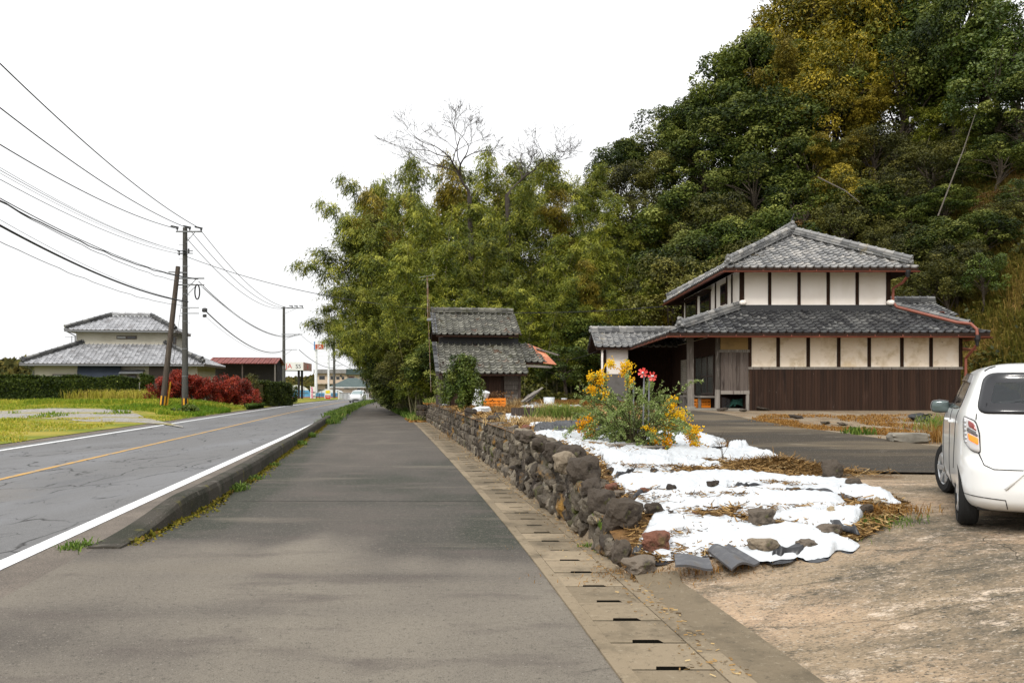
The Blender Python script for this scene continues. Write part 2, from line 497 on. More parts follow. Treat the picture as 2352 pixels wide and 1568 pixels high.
m_gravel = M('gravel', (.27, .25, .22), .95, .2, bump=(25, 1, .02), layers=[
    ((.40, .38, .35), 6, .5, .60, 4, U3), ((.12, .11, .09), 9, .55, .63, 4, U3), ((.26, .22, .06), .35, .52, .60, 6, (.6, 1, 1))])
m_earth = M('earth', (.10, .11, .035), .98, .1, layers=[((.16, .15, .05), .02, .45, .6, 5, U3)])
m_hill = M('hill_floor', (.045, .04, .018), .98, .1, bump=(3, 1, .1), layers=[((.075, .055, .022), .5, .5, .65, 6, U3), ((.03, .042, .012), .8, .5, .62, 5, U3)])
m_kerb = M('kerb_concrete', (.055, .048, .038), .95, .2, bump=(50, .8, .01), layers=[
    ((.03, .03, .02), 1.6, .45, .6, 6, U3), ((.13, .115, .095), 3.5, .57, .70, 8, U3), ((.10, .09, .02), 5, .62, .7, 5, (1, 1, .5)), ((.25, .23, .2), 60, .66, .72, 2, U3)])


def strip(name, fl, fr, Ys, nu, lift, mat, kind='structure', zf=None, keep=None, tonef=None):
    Ys = np.asarray(Ys, float); u = np.linspace(0, 1, nu + 1)
    X = fl(Ys)[:, None] * (1 - u) + fr(Ys)[:, None] * u
    Yg = np.repeat(Ys[:, None], nu + 1, 1)
    Z = (ZT(X, Yg) if zf is None else zf(X, Yg)) + lift
    V = np.stack([X, Yg, Z], -1).reshape(-1, 3)
    i = np.arange(len(Ys) - 1)[:, None] * (nu + 1) + np.arange(nu)[None]
    F = np.stack([i, i + 1, i + nu + 2, i + nu + 1], -1).reshape(-1, 4)
    if keep is not None:
        cx = V[F].mean(1); F = F[keep(cx[:, 0], cx[:, 1])]
    o = np_mesh(name, V, F, mat, smooth=True)
    if tonef is not None:
        a = o.data.attributes.new('tone', 'FLOAT', 'POINT'); a.data.foreach_set('value', np.clip(tonef(V[:, 0], V[:, 1]), 0, 1).astype(np.float32))
    if kind: o['kind'] = kind
    return o


def const(k): return lambda Y: np.full_like(Y, k)
def off(f, k): return lambda Y: f(Y) + k


def lofty(name, near, far, lift, mat, kind='structure', nu=60, nv=14, zf=None, taper=0):
    """sheet between two surveyed edges (survey directions, walked left to right)"""
    def res(pl):
        w = [G(*p) for p in pl]; d = [0]
        for a, b in zip(w[:-1], w[1:]): d.append(d[-1] + (b - a).length)
        t = np.linspace(0, d[-1], nu + 1)
        return np.stack([np.interp(t, d, [q.x for q in w]), np.interp(t, d, [q.y for q in w])], 1)
    A, B = res(near), res(far)
    v = np.linspace(0, 1, nv + 1)[:, None, None]
    XY = A[None] * (1 - v) + B[None] * v
    if taper:
        uu = np.linspace(0, 1, nu + 1); e_ = np.minimum(uu, 1 - uu) / taper; sh = np.where(e_ < 1, np.sqrt(np.clip(1 - (1 - e_) ** 2, .0, 1)), 1)[None, :, None] * .96 + .04
        mid = (A + B)[None] / 2; XY = mid + (XY - mid) * sh * (1.14 if taper < .1 else 1)
    Z = ZT(XY[..., 0], XY[..., 1]) + lift
    if zf is not None: Z = Z + zf(XY[..., 0], XY[..., 1], np.linspace(0, 1, nv + 1)[:, None], np.linspace(0, 1, nu + 1)[None])
    V = np.concatenate([XY, Z[..., None]], -1).reshape(-1, 3)
    i = np.arange(nv)[:, None] * (nu + 1) + np.arange(nu)[None]
    F = np.stack([i, i + 1, i + nu + 2, i + nu + 1], -1).reshape(-1, 4)
    o = np_mesh(name, V, F, mat, smooth=True)
    if kind: o['kind'] = kind
    return o


# one sheet to the horizon
gx = np.concatenate([[-1500, -900, -500, -300, -200], np.arange(-150, -30, 6), np.arange(-30, 30, .75), np.arange(30, 90, 5), [120, 200, 400, 900, 1500]])
gy = np.concatenate([[-60, -30, -12], np.arange(-6, 60, .75), np.arange(60, 120, 3), np.arange(120, 260, 10), [300, 400, 600, 1000, 2500]])
XX, YY = np.meshgrid(gx, gy)
ZZ = ZT(XX, YY) - .16 - .7 * sst(150, 230, YY) * 1.0
ZZ = np.where((hill(XX, YY) > .3), ZZ - .5, ZZ)
ZZ = np.where((XX > x_walk(YY) - 1) & (XX < x_walk(YY) + 2.2) & (YY > 5) & (YY < 46), np.minimum(ZZ, -.6), ZZ)
V = np.stack([XX, YY, ZZ], -1).reshape(-1, 3); nx = len(gx)
i = np.arange(len(gy) - 1)[:, None] * nx + np.arange(nx - 1)[None]
np_mesh('ground', V, np.stack([i, i + 1, i + nx + 1, i + nx], -1).reshape(-1, 4), m_earth, smooth=True)['kind'] = 'structure'

Yroad = np.concatenate([np.arange(-8, 60, .5), np.arange(60, 226, 2)])
strip('road', off(x_line, -7.1), off(x_line, .12), Yroad, 10, .0, m_road)
def walk_wear(X, Y):
    # real wear of the pavement: clean and pale at the crossing, damp dark algae beside the kerb, darker patch repairs
    nz = np.array([noise.noise(Vector((a * .8, b * .45, 2))) + .6 * noise.noise(Vector((a * 2.2, b * 1.1, 5))) for a, b in zip(X, Y)])
    t = .12 + .44 * sst(7.6, 9.2, Y + nz * .8) - .12 * sst(14, 24, Y) + .16 * nz
    k = X - x_kerb(np.clip(Y, 8.3, 150))
    t = t + .55 * (1 - sst(.35, .95, k + nz * .3)) * sst(8.6, 9.4, Y)
    for cx, cy, rx, ry, s in ((.05, 9.0, .55, 1.2, .42), (-.7, 12.4, .8, .7, .35), (-1.7, 11.7, 1.2, .35, .22), (-.25, 10.4, .3, 1.2, .25), (-2.4, 15, .9, 1.6, .25), (-1.2, 18, .6, 2.5, .25), (-3.4, 5.2, 1.0, .5, .28), (-1.9, 6.0, 1.3, .22, .25), (-1.2, 7.1, 1.4, .16, .2)):
        t = t + s * np.exp(-((X - cx) / rx) ** 2 - ((Y - cy) / ry) ** 2 + nz * .5)
    return .12 + (t - .12) * 1.2


Yw = np.concatenate([np.arange(-8, 2, .4), np.arange(2, 22, .16), np.arange(22, 60, .4), np.arange(60, 200, 2)])
strip('sidewalk', lambda Y: np.where(Y < 8.6, x_line(Y) + .55, np.where(Y < 170, x_kerb(np.clip(Y, 8.3, 200)) - .2, x_line(Y) + .3)), x_walk, Yw, 44, .004, m_walk, tonef=walk_wear)
strip('sidewalk_joint', lambda Y: np.where(Y > -99, x_kerb(np.clip(Y, 8.3, 99)) + .3, 0), off(x_walk, -.02), np.array([11.88, 11.9]), 30, .009, M('joint_dark', (.03, .028, .024), .95), zf=lambda X, Y: 0 * X + .0)
strip('road_shoulder', off(x_line, .10), lambda Y: np.where(Y < 9, x_line(Y) + .75 + .1 * np.sin(Y * 2.2), x_kerb(np.clip(Y, 8.3, 200)) - .12), np.arange(-8, 110, .4), 3, .002, m_shoulder)
strip('road_verge', off(x_line, -7.9 + .3), off(x_line, -7.0), np.arange(-8, 110, .5), 3, .003, m_shoulder)
for f, w, mt, y0, y1 in ((0, .19, m_white, -8, 215), (-6.5, .16, m_white, -8, 215), (-3.3, .14, m_yellow, -8, 150)):
    strip('road_marking', off(x_line, f - w / 2), off(x_line, f + w / 2), np.arange(y0, y1, 1.0), 1, .007, mt)

# gutter: two rims and its floor; the covers are things
Yg = np.arange(-1, 44, .4)
strip('gutter', off(x_walk, 0), off(x_walk, GUT), Yg, 4, .0, M('gutter_floor_dark', (.02, .016, .012), .95, .1), zf=lambda X, Y: 0 * X - .3)  # floor coloured near black, carries the shade seen through the slots
for a, b, h in ((0.0, .095, .016), (.565, .70, .014)):
    g_ = MB()
    for y in np.arange(-1, 43, 1.0):
        y1 = y + 1.0
        g_.tone = R.uniform(.3, .7)
        xa, xb = float(x_walk(y)), float(x_walk(y1))
        g_.hexa([(xa + a, y, -.3), (xa + b, y, -.3), (xb + b, y1, -.3), (xb + a, y1, -.3), (xa + a, y, h), (xa + b, y, h), (xb + b, y1, h), (xb + a, y1, h)])
    tag(g_.build('gutter_rim', m_gut), kind='structure')
m_slot = M('slot_dark', (.01, .009, .007), 1, 0)  # near black: shade and dirt of slots and joints put into the colour
k = 0
for y in np.arange(3.2, 41, .5):
    yy = float(y) + .03
    a0, a1 = float(x_walk(yy)), float(x_walk(yy + .488))
    s = MB(); s.tone = R.uniform(0, 1) * (1 if yy < 14 else .45)
    h = R.uniform(.008, .013)
    # slab with a hand slot in its near edge
    xs_ = [.1, .24, .42, .56]; dep = R.uniform(.04, .06)
    pts = [(.1, 0), (.235, 0), (.25, dep), (.41, dep), (.425, 0), (.56, 0), (.56, .488), (.1, .488)]
    W3 = [(a0 + (a1 - a0) * (v / .488) + u, yy + v) for u, v in pts]
    s.prism([(x, y_, -.06) for x, y_ in W3], (0, 0, h + .06))
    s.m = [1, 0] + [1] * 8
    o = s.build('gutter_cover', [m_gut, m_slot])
    tag(o, 'concrete gutter cover slab with hand slot in the row between sidewalk and stone wall', 'gutter cover', 'gutter covers beside the sidewalk')

# the yard: concrete apron, drive, dirt before the house
Yy = np.arange(-3, 11.1, .15)
nothill = lambda X, Y: hill(X, Y) < .5
strip('yard', off(x_walk, GUT), const(24.0), np.arange(-3, 44, .3), 90, -.02, m_dirt, keep=nothill)
strip('concrete_yard', off(x_walk, GUT), lambda Y: np.where(Y < 7.0, 24, 24.0), np.arange(-3, 10.95, .15), 110, .006, m_conc, keep=lambda X, Y: (X > x_gard(np.maximum(Y, 6.8)) - .9) | (Y < 7.6))
strip('yard_edge', off(x_walk, GUT + .02), off(x_walk, GUT + .36), np.arange(-1, 7.05, .15), 3, .012, m_gut)
lofty('driveway', [(1556, 962), (1600, 985), (1640, 1008), (1760, 1045), (1830, 1070), (1940, 1084), (2165, 1087), (2352, 1090), (2900, 1098)],
      [(1590, 944), (1660, 950), (1735, 966), (1850, 984), (2000, 1004), (2120, 1022), (2220, 1032), (2400, 1046), (2900, 1060)], .012, m_drive)
gs = strip('garden_soil', off(x_walk, GUT + .06), off(x_gard, -.05), np.arange(7.15, 42.4, .15), 36, .012, m_soil)

# the field and the gravel lot over the road
xfl = off(x_line, -7.55)
Yf_ = np.concatenate([np.arange(4, 80, .8), np.arange(80, 160, 4)])
strip('field', lambda Y: 0 * Y - 150, xfl, Yf_, 60, .02, m_field)
lofty('gravel_lot', [(-150, 968), (0, 962), (100, 962), (150, 964), (200, 969), (300, 970), (380, 976), (420, 983)],
      [(-150, 944), (0, 944), (110, 938), (230, 940), (300, 943), (420, 980)], .03, m_gravel)

# the hill
hx = np.arange(-34, 60, .8); hy = np.arange(16, 140, .8)
XX, YY = np.meshgrid(hx, hy)
ZZ = ZT(XX, YY)
V = np.stack([XX, YY, ZZ], -1).reshape(-1, 3); nx = len(hx)
i = np.arange(len(hy) - 1)[:, None] * nx + np.arange(nx - 1)[None]
F = np.stack([i, i + 1, i + nx + 1, i + nx], -1).reshape(-1, 4)
c = V[F].mean(1)
F = F[(c[:, 0] > x_walk(c[:, 1]) + GUT + .3) & ((c[:, 1] > 42.5) | (hill(c[:, 0], c[:, 1]) > .25))]
np_mesh('hill', V, F, m_hill, smooth=True)['kind'] = 'structure'


# kerbs
def kerb(name, y0, y1, taper, label):
    b = MB(); rows = []
    for y in np.concatenate([np.arange(y0, min(y0 + 4, y1), .2), np.arange(min(y0 + 4, y1), y1 + .01, .6)]):
        y = float(y); x = float(x_kerb(y)); f = float(sst(0, taper, y - y0)) if taper else 1
        h = .03 + .23 * f; w = .36 - .06 * f
        j = [noise.noise(Vector((y * 1.7, q, 3))) * .006 for q in range(8)]
        prof = [(0, -.03), (-.015, h * .75 + j[0]), (-.04, h - .012 + j[1]), (-.075, h + j[2]), (-.17, h - .002 + j[3]), (-w + .07, h - .008 + j[4]), (-w + .03, h * .8), (-w, -.03)]
        rows.append([(x + px, y, pz) for px, pz in prof])
    b.grid(rows); b.face(tuple(range(8))); n = len(rows); b.face(tuple(range((n - 1) * 8, n * 8))[::-1])
    o = b.build(name, m_kerb, smooth=False)
    tag(o, label, 'kerb')
    return o


kerb('road_kerb', 8.35, 43.8, 2.4, 'long dark mossy concrete kerb with sloped near end between road and sidewalk')
kerb('road_kerb', 47.5, 112, 0, 'far weed covered kerb leading to the bend where the white car drives')
# ================================================================ tiled roofs
m_tile = M('grey_roof_tile', (.2, .2, .2), .55, .4, tone=((.03, .03, .032), (.13, .13, .13), (.25, .245, .235), (.40, .375, .34)), bump=(40, .3, .005), layers=[
    ((.05, .05, .05), 2.2, .56, .7, 6, U3), ((.42, .39, .35), 9, .62, .70, 5, U3), ((.20, .15, .06), 1.4, .64, .72, 5, U3)])
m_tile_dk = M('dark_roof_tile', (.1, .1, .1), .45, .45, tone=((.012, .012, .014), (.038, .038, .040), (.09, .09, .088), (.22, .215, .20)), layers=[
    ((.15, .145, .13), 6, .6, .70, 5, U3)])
m_tile_old = M('mossy_roof_tile', (.1, .1, .1), .7, .3, tone=((.022, .021, .019), (.07, .068, .057), (.145, .14, .115), (.24, .23, .19)), layers=[
    ((.13, .05, .03), 1.5, .60, .68, 6, U3), ((.05, .05, .025), 3, .55, .68, 5, U3), ((.32, .31, .27), 12, .62, .7, 4, U3)])
m_tile_far = M('silver_roof_tile', (.3, .3, .31), .4, .5, tone=((.12, .12, .125), (.34, .34, .35), (.50, .50, .51)), layers=[((.2, .19, .19), 1.2, .55, .68, 5, U3)])


def pan(t):
    return np.where(t < .3, .042 * np.sin(np.pi * t / .3), -.02 * np.sin(np.pi * (t - .3) / .7))


def tile_slope(name, A, B, C, D, mat, parent, wd=.27, ex=.235, lo=.2, hi=.85, seed=0, amp=1.0, samp=(0, .07, .15, .23, .3, .5, .75), thick=.05, stagger=False):
    """wavy clay tiles over the slope A(eave left) B(eave right) C(top right) D(top left)"""
    A, B, C, D = (np.array(p, float) for p in (A, B, C, D))
    u = (B - A) / np.linalg.norm(B - A); w = (D - A) - ((D - A) @ u) * u; Lw = np.linalg.norm(w); w = w / Lw
    n = np.cross(u, w)
    uL = lambda s: ((D - A) @ u) * s / Lw
    uR = lambda s: np.linalg.norm(B - A) * (1 - s / Lw) + ((C - A) @ u) * s / Lw
    g = np.random.default_rng(seed + 5)
    lo_u = min(0, (D - A) @ u); hi_u = max(np.linalg.norm(B - A), (C - A) @ u)
    i0, i1 = math.floor(lo_u / wd), math.ceil(hi_u / wd)
    us = np.concatenate([(np.arange(i0, i1)[:, None] + np.array(samp)[None]).ravel(), [i1]]) * wd
    ti = np.floor(us[:-1] / wd + 1e-6).astype(int) - i0
    p = pan(np.mod(us / wd, 1)) * amp
    p[-1] = 0
    Vs = []; Fs = []; T = []; base = 0
    nr = max(1, int(round(Lw / ex))); e = Lw / nr
    for k in range(nr):
        s0, s1 = k * e, min((k + 1) * e + .01, Lw)
        a0 = np.clip(us, uL(s0), uR(s0)); a1 = np.clip(us, uL(s1), uR(s1))
        sag = np.zeros_like(us)
        jit = (g.random(i1 - i0 + 2) - .5) * .012
        hh = .038 + p + np.append(jit[ti], 0)
        r0 = A + a0[:, None] * u + s0 * w + hh[:, None] * n
        rf = A + a0[:, None] * u + s0 * w + (hh - thick)[:, None] * n
        r1 = A + a1[:, None] * u + s1 * w + (p + .002)[:, None] * n
        m = len(us)
        Vs += [rf, r0, r1]
        q = np.arange(m - 1)
        ok = (a0[1:] - a0[:-1] > 1e-5) | (a1[1:] - a1[:-1] > 1e-5)
        q = q[ok]
        Fs.append(np.stack([base + m + q, base + m + q + 1, base + 2 * m + q + 1, base + 2 * m + q], 1))
        Fs.append(np.stack([base + q, base + q + 1, base + m + q + 1, base + m + q], 1))
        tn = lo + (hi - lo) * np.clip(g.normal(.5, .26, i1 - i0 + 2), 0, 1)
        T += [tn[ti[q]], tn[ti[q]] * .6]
        base += 3 * m
    return np_mesh(name, np.concatenate(Vs), np.concatenate(Fs), mat, parent, tone=np.concatenate(T))


def ridge(name, a, b, mat, parent, r=.085, h=.16, w=.2, step=.3, seed=0, layers=2):
    """ridge of stacked flat tiles capped by round ones"""
    a, b = Vector(a), Vector(b); d, si, up = frame(b - a)
    m = MB(); L = (b - a).length
    n = max(2, int(L / step)); q = random.Random(seed)
    for k in range(n):
        p0, p1 = a.lerp(b, k / n), a.lerp(b, (k + 1) / n)
        for j in range(layers):
            m.tone = q.uniform(.2, .75); ww = w + .09 - .045 * j + q.uniform(-.008, .008)
            z = h * j / layers
            m.bar(p0 + up * (z + .03), p1 + up * (z + .03) - d * .006, ww, h / layers * .8, up=up)
        m.tone = q.uniform(.3, .9)
        e = d * .02
        m.tube([p0 - e + up * (h + .03), p0 + d * .045 + up * (h + .03), p0 + d * .05 + up * (h + .025), p1 + up * (h + .025)], [r * 1.16, r * 1.16, r, r * .96], 8)
    return m.build(name, mat, parent)


def onigawara(name, c, facing, mat, parent, s=1.0):
    """end ornament of a ridge: shouldered plate with boss and crest"""
    c = Vector(c); f = Vector(facing); f.z = 0; f.normalize(); si = Vector((-f.y, f.x, 0)); m = MB(); m.tone = .35
    out = [(-.30, 0), (-.34, .1), (-.25, .2), (-.20, .34), (-.1, .45), (0, .49), (.1, .45), (.20, .34), (.25, .2), (.34, .1), (.30, 0)]
    m.prism([c + si * x * s + Vector((0, 0, z * s)) - f * .06 * s for x, z in out], f * .12 * s)
    m.tone = .6
    m.rock(c + Vector((0, 0, .22 * s)) + f * .07 * s, (.13 * s, .13 * s, .13 * s), 3, rough=.15, boxy=.1)
    for q in (-1, 1): m.rock(c + si * .2 * s * q + Vector((0, 0, .1 * s)) + f * .05 * s, (.1 * s, .09 * s, .09 * s), 5 + q, rough=.2, boxy=.1)
    m.tube([c + Vector((0, 0, .40 * s)) - f * .25 * s, c + Vector((0, 0, .47 * s)), c + Vector((0, 0, .47 * s)) + f * .14 * s], [.075 * s, .085 * s, .09 * s], 10)
    return m.build(name, mat, parent)


# ================================================================ materials of the farmhouse
m_plast = M('white_plaster', (.88, .81, .74), .9, .15, layers=[((.82, .74, .66), 1.1, .5, .7, 5, U3), ((.74, .66, .57), .5, .58, .75, 5, (1, 1, .4))], bump=(30, .15, .004))
m_plast_l = M('stained_plaster', (.86, .74, .60), .9, .15, layers=[((.62, .49, .32), 1.5, .48, .66, 6, (1, 1, 1.3)), ((.62, .45, .22), .8, .60, .74, 5, (1, 1, .8)), ((.90, .80, .68), 2.3, .52, .66, 5, U3), ((.42, .33, .22), 6, .64, .74, 6, U3)], bump=(30, .2, .004))
m_yplast = M('ochre_plaster', (.30, .20, .085), .9, .15, layers=[((.22, .15, .07), 3, .5, .7, 5, U3)])
m_wood = M('dark_timber', (.028, .014, .009), .85, .15, layers=[((.055, .028, .017), 5, .5, .7, 5, (4, 4, .4)), ((.02, .012, .01), 9, .55, .7, 4, (4, 4, .3))])
m_siding = M('brown_steel_siding', (.04, .02, .012), .65, .2, tone=((.026, .013, .008), (.046, .023, .014)), layers=[
    ((.018, .010, .007), 1.0, .5, .7, 5, (5, 5, .35)), ((.06, .034, .024), 1.7, .6, .75, 6, (3, 3, .5)), ((.17, .13, .11), 14, .69, .74, 4, (1.5, 1.5, .4))])
m_board = M('weathered_board', (.075, .06, .05), .85, .2, tone=((.04, .028, .022), (.13, .105, .09)), layers=[((.16, .14, .125), 7, .56, .7, 6, (3, 3, .3)), ((.02, .014, .012), 4, .55, .7, 5, (4, 4, .4))])
m_grey_wood = M('grey_timber', (.20, .17, .145), .9, .15, tone=((.06, .05, .042), (.30, .27, .235)), layers=[((.34, .31, .28), 9, .55, .7, 6, (4, 4, .4)), ((.06, .045, .04), 6, .56, .7, 5, (3, 3, .3))])
m_gutr = M('salmon_gutter', (.25, .078, .048), .5, .4, layers=[((.22, .06, .035), 4, .5, .7, 5, U3), ((.34, .14, .09), 2, .6, .75, 5, U3)])
m_dkred = M('dark_red_board', (.10, .022, .014), .7, .3)
m_black = M('black_plastic', (.015, .015, .016), .5, .4)
m_glassd = M('dark_glass', (.012, .014, .016), .06, .6)
m_frost = M('frosted_glass', (.075, .08, .072), .25, .5, layers=[((.045, .05, .045), 1.2, .4, .7, 4, (3, 3, .5))])
m_lintel = M('lead_flashing', (.028, .028, .03), .6, .4)
m_shutter = M('shutter_steel', (.36, .33, .28), .6, .3, layers=[((.2, .17, .14), 5, .55, .7, 5, (1, 1, .4))])
m_stonep = M('plinth_concrete', (.22, .2, .165), .95, .15, layers=[((.13, .12, .1), 2, .5, .7, 5, U3)])


def corrugated(m, x0, x1, y, z0, z1, pitch=.1, axis='x', q=None):
    """ribbed siding: real ridges, one board at a time"""
    n = max(1, int(round((x1 - x0) / pitch))); p = (x1 - x0) / n; q = q or R
    for k in range(n):
        a = x0 + k * p
        m.tone = q.uniform(0, 1)
        rows = []
        for z in (z0, z1):
            pr = [(a, 0), (a + p * .12, -.014), (a + p * .8, -.014), (a + p * .92, 0), (a + p, 0)]
            rows.append([((x, y + d, z) if axis == 'x' else (y + d, x, z)) for x, d in pr])
        if axis == 'y': rows = [r[::-1] for r in rows]
        m.grid(rows)
    return m


HZ = .88
Hs = thing('farmhouse', 'two storey white plastered farmhouse with dark posts and grey tiled roofs below the hill', 'house', (10.5, 32, HZ), world=True)
# --- lower storey
XL, XR, YF = 7.9, 14.96, 28.6
w = MB(); w.box(XL, XR - .0, YF, 37.5, HZ - .3, 3.42); w.box(6.98, XL + .01, YF + .02, 37.4, 2.9, 3.42)
w.box(6.98, XL + .01, 32.7, 34.2, 1.3, 3.0); w.box(6.98, XL + .01, 35.2, 37.4, 1.3, 3.0)
lw = w.build('lower_wall', m_plast_l, Hs)
bz = 2.265
s = MB(); corrugated(s, XL + .0, XR, YF - .02, HZ - .25, bz - .03)
for yy in np.arange(28.62, 37.4, 1.0): corrugated(s, yy, yy + 1.0, XR + .012, HZ - .25, bz - .03, axis='y')
s.build('steel_siding', m_siding, Hs)
s = MB(); s.box(XL - .04, XR + .06, YF - .055, YF - .0, bz - .04, bz + .045); s.build('rail', m_grey_wood, Hs)
xs_post = [1722, 1787, 1856, 1926, 1996, 2071, 2138, 2206]
for x in xs_post:
    X = (x - CX) / FPX * YF
    p = MB(); p.box(X - .055, X + .055, YF - .035, YF + .05, bz + .04, 3.45); p.build('post', m_wood, Hs)
# timber door bay, storage below it
b = MB()
x = 6.95
while x < XL - .03:
    b.tone = R.uniform(0, 1); b.box(x, min(x + .125, XL - .02), YF - .03 - R.uniform(0, .012), YF + .03, 1.52, 2.80); x += .13
b.build('board_door', m_board, Hs)
f = MB(); f.tone = .35; f.box(6.88, XL + .02, YF - .06, YF - .005, 2.79, 2.88); f.build('lintel', m_grey_wood, Hs); f = MB(); f.tone = .8; f.box(6.95, XL, YF - .07, YF - .01, 1.40, 1.52); f.box(XL - .1, XL - .005, YF - .06, YF + .03, HZ - .05, 1.40); f.build('door_frame', m_grey_wood, Hs)
f = MB(); f.box(6.95, XL, YF - .01, YF + .02, 2.88, 3.4); f.build('ochre_panel', m_yplast, Hs)
f = MB(); f.box(6.93, XL - .1, YF + .9, YF + .95, HZ - .05, 1.5); f.box(XL - .1, XL - .02, YF + .05, YF + .9, HZ - .05, 1.45); f.box(6.93, XL - .1, YF + .1, YF + .9, 1.42, 1.47); f.build('storage_recess', m_wood, Hs)
# eave posts
p = MB(); p.tone = .75
p.tube([(6.86, YF + .05, HZ - .02), (6.87, YF + .05, 1.55)], [.095, .088], 8); p.tone = .1; p.tube([(6.87, YF + .05, 1.55), (6.87, YF + .05, 3.4)], [.086, .08], 8); p.build('post', m_grey_wood, Hs)
p = MB(); p.tone = .55; p.bar((5.98, YF + .1, HZ + .1), (5.97, YF + .1, 1.9), .20, .2); p.tone = .2; p.bar((5.97, YF + .1, 1.9), (5.96, YF + .1, 3.35), .2, .2); o_ = p.build('eave_post', m_grey_wood, Hs, bevel=.012)
p = MB(); p.rock((5.98, YF + .1, HZ + .03), (.19, .19, .12), 4, boxy=.7, rough=.1); p.build('post_foot', m_stonep, Hs)
# side wall under the deep eave: doors, shutter, plinth
sx = 6.97
wd = MB(); wd.box(sx, sx + .06, 28.65, 37.4, 2.75, 3.4); wd.box(sx, sx + .05, 28.65, 29.6, 1.35, 2.76); wd.box(sx, sx + .05, 32.4, 34.0, 1.35, 2.76); wd.box(sx, sx + .05, 35.2, 37.4, HZ, 2.76); wd.build('timber_wall', m_wood, Hs)
wd = MB(); wd.box(sx + .1, sx + .2, 28.7, 37.4, HZ - .1, 1.3); wd.tone = .5; wd.build('underfloor', m_wood, Hs)
for k, (a, c) in enumerate(((29.6, 30.55), (30.55, 31.5), (31.5, 32.4))):
    d = MB(); d.box(sx - .01, sx + .02, a + .05, c - .05, 1.42, 2.72); dd = d.build('sliding_door', m_frost, Hs)
    fr = MB()
    for yy in (a + .025, c - .025): fr.box(sx - .03, sx + .04, yy - .03, yy + .03, 1.36, 2.76)
    fr.box(sx - .028, sx + .03, a + .05, c - .05, 2.0, 2.05); fr.box(sx - .028, sx + .03, a + .05, c - .05, 1.36, 1.44)
    fr.build('frame', m_frost if k == 2 else m_board, dd)
d = MB()
for z in np.arange(1.42, 2.7, .075): d.box(sx - .05, sx - .005, 34.05, 35.15, z, z + .055)
d.build('slatted_shutter', m_shutter, Hs)
d = MB(); d.box(sx - .22, sx - .02, 32.6, 34.6, HZ - .05, 1.33); d.build('plinth', m_stonep, Hs)
for yv in (33.0, 34.0): v = MB(); v.box(sx - .235, sx - .215, yv, yv + .12, 1.02, 1.18); v.build('vent', m_black, Hs)
d = MB(); d.tone = .7
d.box(6.35, 6.9, 29.2, 32.4, 1.28, 1.34)
for yy in (29.3, 30.6, 31.8): d.box(6.38, 6.46, yy, yy + .1, HZ, 1.28)
d.build('veranda', m_grey_wood, Hs)
d = MB(); d.box(5.0, 7.6, 28.0, 33.5, HZ - .25, HZ + .05); d.build('porch_floor', m_stonep, Hs, bevel=.02)
# --- lower roof
EZ, TZ = 3.40, 4.33
A = (5.07, 27.8, EZ); B = (15.5, 27.8, EZ); C = (13.1, 29.72, TZ); D = (7.85, 29.72, TZ)
A2 = (5.07, 37.4, EZ); D2 = (7.85, 37.4, TZ); B2 = (15.5, 38.5, EZ); C2 = (13.1, 38.5, TZ)
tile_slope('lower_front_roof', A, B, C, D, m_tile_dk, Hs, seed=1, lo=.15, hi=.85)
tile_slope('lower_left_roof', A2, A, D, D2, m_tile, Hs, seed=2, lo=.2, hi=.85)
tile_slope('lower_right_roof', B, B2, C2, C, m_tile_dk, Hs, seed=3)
deck = MB()
for q in ((A, B, C, D), (A2, A, D, D2), (B, B2, C2, C)):
    deck.prism([Vector(p) + Vector((0, 0, -.02)) for p in q], (0, 0, -.11))
deck.build('lower_roof_deck', m_wood, Hs)
ridge('hip_ridge', Vector(A) + Vector((.5, .33, .17)), Vector(D) + Vector((.05, .02, .03)), m_tile, Hs, seed=4, r=.08)
ridge('hip_ridge', Vector(B) + Vector((-.55, .42, .18)), Vector(C) + Vector((.0, .02, .03)), m_tile_dk, Hs, seed=5, r=.08)
onigawara('ridge_end', Vector(A) + Vector((.44, .30, .20)), (-.8, -.6, 0), m_tile, Hs, .62)
onigawara('ridge_end', Vector(B) + Vector((-.5, .4, .18)), (.8, -.6, 0), m_tile_dk, Hs, .5)
fl = MB(); fl.box(7.9, 13.08, 29.55, 29.69, TZ - .09, TZ + .14); fl.box(7.72, 7.94, 29.6, 37.3, TZ - .05, TZ + .12); fl.build('wall_flashing', m_lintel, Hs)
for X, sgn in ((7.98, -1), (13.02, 1)):
    e = MB(); e.tone = .9
    e.rock((X + sgn * .02, 29.55, TZ + .22), (.13, .13, .10), 7, boxy=.6, rough=.08); e.build('plaster_end', m_plast, Hs, smooth=True)
# --- upper storey
YU = 29.72
UX0, UX1 = 7.97, 13.04
w = MB(); w.box(UX0, UX1, YU, 39.7, 4.2, 5.75); w.build('upper_wall', m_plast, Hs)
for x in (1704, 1767.5, 1835, 1902, 1968.5, 2040):
    X = (x - CX) / FPX * YU
    wd_ = .075 if x in (1704, 2040) else .055
    p = MB(); p.box(X - wd_, X + wd_, YU - .03, YU + .05, 4.3, 5.74); p.build('post', m_wood, Hs)


def ywall(x): return UX0 * FPX / (x - CX)


def zx(z4): return 2300 + z4 * .7636


